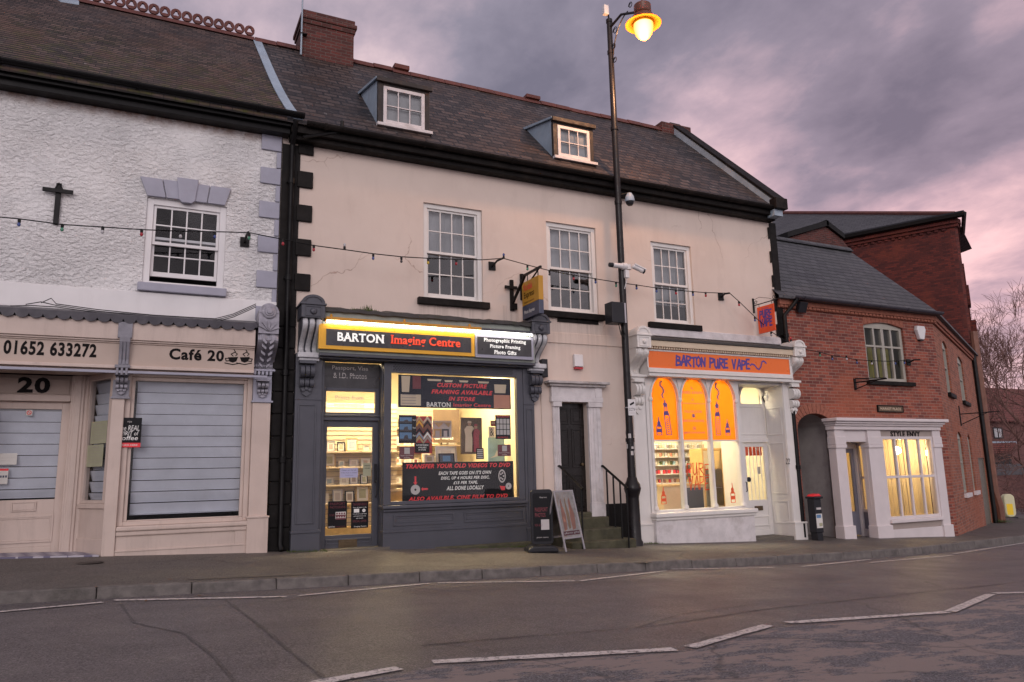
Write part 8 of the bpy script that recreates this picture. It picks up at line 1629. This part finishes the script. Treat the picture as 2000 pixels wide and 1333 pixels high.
c = at(1044, 720, -.1); sp_ = thing('wall_speaker', 'small black box fixed between the grey shopfront console and the black door', 'box', (c.x + .2, 0, c.z)); r = R(1056, 702, 1068, 738, -.08); m = MB(); m.box(r[0], r[1], -.14, -.001, r[2], r[3]); m.build('case', M['plasticg'], sp_, bevel=.012); m = MB(); m.tube([((r[0]+r[1])/2, -.04, r[2]), ((r[0]+r[1])/2 - .04, -.02, r[2] - .12), ((r[0]+r[1])/2 - .03, -.015, r[2] - .9), ((r[0]+r[1])/2 - .03, -.02, gz(6.6))], .013, 6); m.build('cable', M['cream'], sp_)
r = R(1714, 793, 1763, 805, -.02); t = poster('street_name_sign', 'dark old street name plate reading Market Place over the white salon cornice', 'sign', r, -.035, 'brownboard', [('MARKET PLACE', 'creamy', .08, .92, .28, .72, dict(bold=.01))], th=.03); m = MB(); m.ring(r[0] - .02, r[1] + .02, r[2] - .02, r[3] + .02, .025, -.045, -.003); m.build('frame', M['blackw'], t, bevel=.006)
a, b = at(1668, 740), at(1669, 762); ib = thing('sign_bracket', 'black wrought iron bar bracket below the upstairs salon window', 'bracket', (a.x, 0, b.z)); c = at(1735, 742, -.1); m = MB(); m.box(a.x - .03, a.x + .03, -.03, -.001, b.z, a.z); m.build('back_plate', M['iron'], ib); m = MB(); m.tube([(a.x, -.03, a.z - .1), (a.x + .05, -.85, a.z - .1)], .016, 6); m.tube([(a.x, -.03, b.z + .02), (a.x + .04, -.6, a.z - .11)], .012, 6); m.tube([(a.x + .5, -.02, a.z - .02), (a.x + .05, -.7, a.z - .1)], .010, 6); m.tube([(a.x, -.04, a.z), (c.x, -.04, c.z + .05)], .012, 6); m.build('bar', M['iron'], ib)
s0, z0 = s_at(1880, 815); sb2 = thing('sign_bracket', 'thin iron bracket on the side wall of the brick house above its lower windows', 'bracket', (SX1 + SD.x * 2.2, SD.y * 2.2, z0)); m = MB(Mside); m.box(3.4, 3.46, -.03, -.001, z0 - .3, z0 + .3); m.build('back_plate', M['iron'], sb2); m = MB(Mside); m.tube([(3.43, -.03, z0 + .05), (3.6, -1.0, z0 + .08)], .015, 6); m.tube([(3.43, -.03, z0 - .25), (3.55, -.7, z0 + .06)], .012, 6); m.build('bar', M['iron'], sb2)
# ================================================================== festoon lights
cols = {'b': 'bulbblue', 'g': 'bulbgreen', 'w': 'bulbwhite', 'r': 'bulbred', 'y': 'bulbyellow', 'd': 'bulbdark'}
def festoon(label, path, bulbs, Y=-.5):
    P = [at(px, py, Y) for px, py in path]; t = thing('festoon_lights', label, 'string lights', P[len(P) // 2], 'strings of coloured bulbs'); m = MB(); m.tube(P, .009, 5); m.build('cable', M['iron'], t, smooth=True)
    for px, py, k, up in bulbs:
        c = at(px, py, Y); dz = 1 if up else -1; m = MB(); m.lathe([(.0, .0), (.018, .0), (.022, dz * .02), (.020, dz * .055), (.0, dz * .055)], c, 8); h = m.build('bulb_holder', M['iron'], t); m = MB(); m.lathe([(.014, dz * .056), (.023, dz * .075), (.023, dz * .092), (.012, dz * .108), (.0, dz * .11)], c, 10); m.build('bulb', M[cols[k]], h, smooth=True)
def fbracket(label, p_wall, Y=-.5, back=None):
    c = at(*p_wall, Y); t = thing('festoon_bracket', label, 'bracket', (c.x, 0, c.z), 'brackets of the festoon lights'); m = MB(); m.box(c.x - .07, c.x + .07, -.03, -.003, c.z - .10, c.z + .06); m.build('wall_plate', M['iron'], t); m = MB(); m.tube([(c.x, -.03, c.z - .03), (c.x, Y * .5, c.z + .02), (c.x, Y, c.z)], .02, 6); m.build('arm', M['iron'], t)
festoon('string of coloured bulbs across the white roughcast wall', [(-420, 372), (-200, 404), (-60, 419), (38, 428), (122, 439), (201, 444), (277, 449), (353, 452), (420, 453), (487, 455)], [(38, 428, 'b', 0), (122, 438, 'g', 0), (201, 443, 'w', 0), (277, 448, 'r', 0), (353, 452, 'w', 0), (420, 453, 'b', 0), (487, 456, 'g', 0)])
fbracket('black bracket holding the bulb string near the grey corner stones', (485, 454))
festoon('string of bulbs between the grey corner stones and the first cream wall window', [(487, 455), (553, 468), (613, 480), (673, 488), (729, 496), (784, 502), (836, 505), (891, 507), (940, 508), (983, 505)], [(553, 467, 'r', 0), (613, 479, 'r', 0), (673, 488, 'w', 1), (729, 496, 'b', 0), (784, 502, 'd', 0), (836, 505, 'y', 0), (891, 507, 'r', 0)])
fbracket('black bracket holding the bulb string between the first two cream wall windows', (982, 505))
festoon('string of bulbs passing behind the lamp post along the cream wall', [(983, 505), (1030, 518), (1073, 529), (1120, 538), (1163, 545), (1206, 552), (1243, 557), (1282, 563), (1320, 567), (1353, 570), (1378, 572), (1425, 573)], [(984, 506, 'b', 1), (1030, 518, 'g', 0), (1073, 528, 'd', 0), (1120, 537, 'r', 0), (1163, 544, 'b', 0), (1203, 551, 'g', 0), (1243, 556, 'b', 0), (1282, 562, 'b', 0), (1320, 566, 'r', 0), (1353, 569, 'b', 0), (1378, 571, 'r', 0)], Y=-.30)
fbracket('black bracket holding the bulb string between the third window and the orange sign', (1425, 573), -.30)
festoon('string of bulbs sloping down behind the orange hanging sign', [(1425, 573), (1443, 589), (1474, 619), (1506, 648), (1530, 664), (1548, 672)], [(1443, 589, 'r', 0), (1474, 619, 'b', 0), (1506, 648, 'w', 0), (1545, 668, 'r', 1)], Y=-.28)
festoon('string of bulbs along the red brick wall to the lamp bracket', [(1548, 672), (1573, 683), (1601, 688), (1625, 695), (1653, 699), (1673, 703), (1702, 705), (1735, 706), (1766, 704), (1797, 703)], [(1571, 682, 'y', 0), (1601, 688, 'g', 0), (1625, 695, 'b', 0), (1653, 695, 'w', 0), (1673, 702, 'b', 0), (1702, 704, 'w', 0), (1748, 704, 'b', 0), (1766, 703, 'b', 0)], Y=-.34)
fbracket('black bracket with a hanging bulb on the red brick wall under the alarm box', (1797, 703), -.34)
# ================================================================== handrails, boards, bin
def rail(label, px, py, posts):
    X = at(px, py, 0).x; zw = at(px, py, 0).z; t = thing('handrail', label, 'handrail', (X, 0, gz(X))); y1 = posts[-1]; slope = .52
    m = MB(); m.tube([(X, -.02, zw), (X, -.10, zw), (X, y1 - .05, zw - slope * (-y1 - .05))], .024, 8); m.box(X - .04, X + .04, -.03, -.001, zw - .06, zw + .06); m.build('top_rail', M['iron'], t)
    for y in posts:
        zs_ = gz(X, y)
        for (qx, qy, yy), tp_ in zip(SR, tops):
            if y > yy: zs_ = tp_
        m = MB(); m.tube([(X, y, zs_ - .02), (X, y, zw - slope * (-y - .10) - .0)], .017, 8); m.build('post', M['iron'], t)
rail('black iron handrail on the stone steps beside the pavement signs', 1088, 911, (-.35, -.85))
rail('black iron handrail between the stone steps and the lamp post', 1172, 911, (-.22, -.44, -.66, -.86))
g0_ = pave_at(1060, 1078); Ma = Matrix.Translation((g0_.x, g0_.y, gz(g0_.x, g0_.y))) @ Matrix.Rotation(math.radians(-18), 4, 'Z')
ab = thing('pavement_sign', 'black rounded swing pavement sign on a heavy black base', 'sign', g0_); m = MB(Ma)
m.prism([(-.30, .0), (.25, .0), (.22, .07), (.15, .11), (-.20, .11), (-.27, .07)], -.22, .22); m.build('base', M['plasticg'], ab, bevel=.03)
def rrect(x0, x1, z0, z1, r, n=5): return [(cx_ + r * math.cos(a0 + math.pi/2 * i / n), cz_ + r * math.sin(a0 + math.pi/2 * i / n)) for cx_, cz_, a0 in ((x1 - r, z1 - r, 0), (x0 + r, z1 - r, math.pi/2), (x0 + r, z0 + r, math.pi), (x1 - r, z0 + r, 3*math.pi/2)) for i in range(n + 1)]
m = MB(Ma); m.prism(rrect(-.19, .19, .12, 1.03, .06), -.025, .025); m.build('frame', M['plasticg'], ab, bevel=.01)
m = MB(Ma); m.prism(rrect(-.155, .155, .17, .97, .03), -.029, -.0255); m.build('poster', M['posterblack'], ab)
m = MB(Ma); m.text('PASSPORT', (-.12, .10, .66, .73), -.031, bold=.02); m.text('PHOTOS', (-.12, .06, .57, .64), -.031, bold=.02); m.text('VISA & ID', (-.13, .0, .42, .46), -.031); m.build('red_lettering', M['darkred'], ab)
m = MB(Ma); m.text('Express', (-.03, .09, .88, .91), -.031); m.box(-.02, .12, -.031, -.0295, .36, .53); m.text('photo centre', (-.10, .10, .22, .25), -.031); m.build('white_print', M['greyink'], ab)
g1_ = pave_at(1106, 1078); Mw = Matrix.Translation((g1_.x, g1_.y + .05, gz(g1_.x, g1_.y))) @ Matrix.Rotation(math.radians(22), 4, 'Z')
af = thing('pavement_sign', 'silver framed A-board with a glossy reflecting cover beside the stone steps', 'sign', g1_)
for s_ in (-1, 1):
    Mt = Mw @ Matrix.Rotation(math.radians(13 * s_), 4, 'X') if False else Mw @ Matrix.Translation((0, .0, 1.02)) @ Matrix.Rotation(math.radians(13) * -s_, 4, 'X') @ Matrix.Translation((0, 0, -1.02))
    y_ = 0.0 if s_ == -1 else 0.0; m = MB(Mt); x0, x1 = -.27, .27; m.box(x0, x0 + .03, -.012, .012, .0, 1.02); m.box(x1 - .03, x1, -.012, .012, .0, 1.02); m.box(x0 + .03, x1 - .03, -.012, .012, .99, 1.02); m.box(x0 + .03, x1 - .03, -.012, .012, .20, .23); f_ = m.build('frame', M['alu'], af, bevel=.004)
    m = MB(Mt); m.box(x0 + .031, x1 - .031, -.004, .008, .231, .989); m.build('poster', M['greyposter'], f_)
    n_ = 14; m = MB(Mt); vs = [(x0 + .032 + (x1 - x0 - .064) * i / n_, -.008 - .003 * math.sin(i * 1.3 + j * .7) * math.sin(j * .9), .233 + .754 * j / n_) for j in range(n_ + 1) for i in range(n_ + 1)]; m.add(vs, [(j*(n_+1)+i, j*(n_+1)+i+1, (j+1)*(n_+1)+i+1, (j+1)*(n_+1)+i) for j in range(n_) for i in range(n_)]); m.build('clear_cover', M['glossfilm'], f_, smooth=True)
    if s_ == 1: m = MB(Mt); m.box(x0 + .05, x1 - .05, -.0055, -.0045, .26, .33); m.build('maroon_band', M['darkred'], f_)
    if s_ == 1:
        for u, h0_, w_, mt in ((-.14, .34, .07, 'peach'), (-.02, .36, .05, 'tanprint'), (.09, .34, .08, 'peach')): m = MB(Mt); m.prism([(u - w_*.5, h0_), (u + w_*.6, h0_ + .02), (u + w_, h0_ + .25), (u + w_*.4, h0_ + .42), (u + w_*.3, h0_ + .55), (u - w_*.2, h0_ + .5), (u - w_*.6, h0_ + .2)], -.0062, -.0046); m.build('figure_print', M[mt], f_)
        m = MB(Mt); m.text('SALE NOW ON' if False else 'photo gifts', (-.2, .2, .275, .315), -.0065); m.build('lettering', M['whiteink'], f_)
r = R(1576, 975, 1602, 1055, -.30); bn = thing('litter_bin', 'black litter bin with a red lid at the mouth of the brick passage', 'bin', ((r[0]+r[1])/2, -.3, gz(13.3))); bx, bw = (r[0]+r[1])/2 + .02, .11; bz = gz(13.3, -.3)
m = MB(); m.box(bx - bw, bx + bw, -.44, -.24, bz + .16, r[3]); m.build('body', M['plasticg'], bn, bevel=.02); m = MB(); m.box(bx - bw - .015, bx + bw + .04, -.47, -.21, r[3] + .001, r[3] + .05); ld = m.build('lid', M['plasticg'], bn, bevel=.015); m = MB(); m.prism([(bx - bw, r[3] + .051), (bx + bw + .02, r[3] + .051), (bx + bw - .04, r[3] + .11), (bx - bw + .04, r[3] + .09)], -.44, -.24); m.build('red_top', M['red'], ld, bevel=.01)
m = MB(); m.box(bx - bw + .03, bx + bw - .03, -.43, -.25, bz - .02, bz + .159); m.build('foot', M['plasticg'], bn); m = MB(); h_ = r[3] - bz; m.box(bx - .09, bx + .09, -.446, -.4405, bz + h_*.30, bz + h_*.64); pp = m.build('panel', M['paper'], bn); m = MB(); m.box(bx - .08, bx + .05, -.449, -.4465, bz + h_*.54, bz + h_*.62); m.build('blue_print', M['skyblue'], pp); m = MB(); m.box(bx - .02, bx + .075, -.449, -.4465, bz + h_*.34, bz + h_*.42); m.build('green_print', M['paperg'], pp); m = MB(); m.box(bx - .06, bx + .08, -.4435, -.4405, bz + h_*.74, bz + h_*.79); m.build('white_emblem', M['greyink'], bn)
for k, (px, py) in enumerate(((612, 1092), (640, 1088), (332, 1134), (1172, 1078), (1212, 1079), (905, 1098), (285, 1176), (390, 1166), (404, 1165), (1140, 1124))):
    g_ = (pave_at if py < 1140 and k not in (9,) else road_at)(px, py); a = k * 1.3; s_ = .035; m = MB(Matrix.Translation((g_.x, g_.y, g_.z + .008)) @ Matrix.Rotation(a, 4, 'Z')); m.add([(-s_, 0, 0), (0, -s_*.5, .006), (s_*1.2, 0, .012), (0, s_*.5, .004)], [(0, 1, 2, 3)])
    lf = m.build('fallen_leaf', M['leaf'], None, label_cat=('small curled brown leaf lying near the kerb', 'leaf'), group='fallen leaves')
# weeds and moss along the wall foot
m = MB(); rnd = random.Random(3)
def blade(x, y, z, h, w):
    a = rnd.uniform(0, 6.28); dx, dy = h * .45 * math.cos(a), h * .45 * math.sin(a); m.add([(x - w, y, z), (x + w, y, z), (x + dx, y + dy, z + h)], [(0, 1, 2)])
for _ in range(520):
    px = rnd.choice([rnd.gauss(1268, 14), rnd.uniform(930, 1050), rnd.uniform(990, 1030), rnd.uniform(1120, 1135), rnd.uniform(560, 640)]); X = at(px, 1065, -.2).x; y = -.14 - abs(rnd.gauss(0, .05)) - (.12 if 5.2 < X < 6.5 else .08 if 8.6 < X < 9.6 else 0.02); blade(X, y, gz(X, y) - .005, rnd.uniform(.015, .055), .006)
m.build('weeds', M['moss'], None, label_cat=('sparse green weeds and moss sprouting along the foot of the shopfronts', 'weeds'), kind='stuff')
m = MB(Mside)
for _ in range(420):
    s_ = SL - .25 + rnd.gauss(0, .22); y = -.12 - abs(rnd.gauss(0, .22)); m_ = Mside @ Vector((s_, y, 0)); blade(s_, y, gz(m_.x, m_.y) - .01, rnd.uniform(.04, .13), .012)
m.build('grass_tuft', M['grassm'], None, label_cat=('bright green grass tuft at the foot of the brown pipe', 'grass'))
# ================================================================== far side of the street corner
bo = at(1973, 1000, 9.3); bz = rz(36.2) + .12; m = MB(); N = 20
m.prism([(36.2 + 2.2 * math.cos(2*math.pi*i/N), 9.6 + 1.0 * math.sin(2*math.pi*i/N)) for i in range(N)], rz(36.2) - .1, bz, 'z'); m.build('traffic_island', M['kerb'], kind='structure', bevel=.03)
bl = thing('traffic_bollard', 'pale rounded traffic bollard with a yellow panel on the island', 'bollard', (36.2, 9.3, bz)); zt_ = at(1972, 965, 9.3).z; Mb = Matrix.Translation((36.2, 9.3, bz)) @ Matrix.Rotation(math.radians(-30), 4, 'Z'); h = zt_ - bz
m = MB(Mb); m.prism(rrect(-.24, .24, .06, h, .2, 7), -.16, .16); m.build('shell', M['bollard'], bl, bevel=.05); m = MB(Mb); m.box(-.28, .28, -.19, .19, 0, .06); m.build('base', M['plasticg'], bl, bevel=.02); m = MB(Mb); m.prism(rrect(-.17, .10, h*.15, h*.60, .03), -.168, -.1605); m.build('yellow_panel', M['bollardy'], bl)
wy = 19.0; wz1, wz0 = at(1960, 907, wy).z, rz(50) - .4; x0, x1 = at(1905, 940, wy).x, at(2250, 940, wy).x
bw_ = thing('boundary_wall', 'long low brick wall with a pale weathered top across the side street', 'wall', ((x0+x1)/2, wy, wz0)); m = MB(); m.box(x0, x1, wy, wy + .35, wz0, wz1 - .75); m.build('brickwork', M['brickfar'], bw_); m = MB(); m.box(x0, x1, wy - .02, wy + .37, wz1 - .75, wz1); m.build('capping', M['farcap'], bw_, bevel=.03)
hy = 25.0; hx0, hx1 = at(1890, 850, hy).x, at(2260, 850, hy).x; hz1 = at(1960, 822, hy).z; rz1 = at(1960, 759, hy + 5).z
fh = thing('distant_house', 'dark red brick house with a red pantile roof beyond the boundary wall', 'building', ((hx0+hx1)/2, hy, wz0)); m = MB(); m.box(hx0, hx1, hy, hy + 9, wz0, hz1); m.build('wall', M['brickfar'], fh)
m = MB(); m.quad((hx0 - .4, hy - .5, hz1 - .1), (hx1 + .4, hy - .5, hz1 - .1), (hx1 + .4, hy + 5, rz1), (hx0 - .4, hy + 5, rz1)); m.quad((hx0 - .4, hy + 5, rz1), (hx1 + .4, hy + 5, rz1), (hx1 + .4, hy + 9.5, hz1), (hx0 - .4, hy + 9.5, hz1)); m.quad((hx0, hy, hz1), (hx0, hy + 5, rz1 - .1), (hx0, hy + 9, hz1)); m.build('roof', M['pantile'], fh)
r = R(1938, 835, 1959, 857, hy); m = MB(); m.ring(r[0], r[1], r[2], r[3], .09, hy - .06, hy - .001); xm = (r[0]+r[1])/2; m.box(xm - .04, xm + .04, hy - .055, hy - .002, r[2] + .09, r[3] - .09); w = m.build('window', M['plasticg'], fh); m = MB(); m.box(r[0] + .05, r[1] - .05, hy - .02, hy - .003, r[2] + .05, r[3] - .05); m.build('pane', M['blind'], w)
p = [at(px, py, hy - 1.2) for px, py in ((1930, 887), (1972, 884))]; q = [at(px, py, hy) for px, py in ((1933, 866), (1985, 864))]; m = MB(); m.add([tuple(p[0]), tuple(p[1]), (q[1].x, hy - .01, q[1].z), (q[0].x, hy - .01, q[0].z)], [(0, 1, 2, 3)]); m.build('porch_roof', M['pantile'], fh); m = MB(); m.box(p[0].x + .1, p[1].x + .6, hy - .9, hy - .01, wz0, p[1].z - .15); m.build('porch', M['dark'], fh); m = MB(); m.box(q[0].x, q[1].x, hy - .03, hy - .002, q[0].z - .02, q[0].z + .14); m.build('porch_flashing', M['lead'], fh)
# bare tree
def bare_tree(label, x, y, z, H, seed, lean):
    rnd = random.Random(seed); t = thing('bare_tree', label, 'tree', (x, y, z)); parts = {'trunk': MB(), 'limb': MB(), 'twigs': MB()}
    def grow(p, d, l, r, lv):
        n = 3; pts = [p]; rr = [r]; q = p.copy(); dd = d.copy()
        for i in range(n): dd = (dd + Vector((rnd.gauss(0, .14), rnd.gauss(0, .14), rnd.gauss(.05, .10)))).normalized(); q = q + dd * (l / n); pts.append(q.copy()); rr.append(r * (1 - .42 * (i + 1) / n))
        parts['trunk' if lv == 0 else 'limb' if lv < 3 else 'twigs'].tube(pts, rr, 7 if lv < 2 else 4 if lv < 4 else 3, cap=False)
        if lv >= 7: return
        for k in range(4 if lv < 4 else 3 if lv < 6 else 2):
            f = rnd.uniform(.45, 1.0) if k else 1.0; j = min(n - 1, int(f * n)); b = pts[j].lerp(pts[j + 1], f * n - j); a = dd.orthogonal().normalized(); a.rotate(Matrix.Rotation(rnd.uniform(0, 6.28), 3, dd)); sp_ = rnd.uniform(.35, .85) + (.25 if lv == 0 else 0)
            nd_ = (dd * math.cos(sp_) + a * math.sin(sp_) + lean * .12).normalized(); grow(b, nd_, l * rnd.uniform(.66, .82), max(.013, rr[-1] * rnd.uniform(.62, .85)), lv + 1)
    grow(Vector((x, y, z)), Vector((0, 0, 1)), H * .27, H * .015, 0)
    parts['trunk'].build('trunk', M['bark'], t, smooth=True); parts['limb'].build('limbs', M['bark'], t, smooth=True); parts['twigs'].build('twigs', M['bark'], t)
tx = at(2040, 900, 17).x; bare_tree('bare winter tree with fine dark twigs against the pink sky at the far corner', tx, 17, rz(tx), 18.5, 11, Vector((-.5, -.1, .1)))
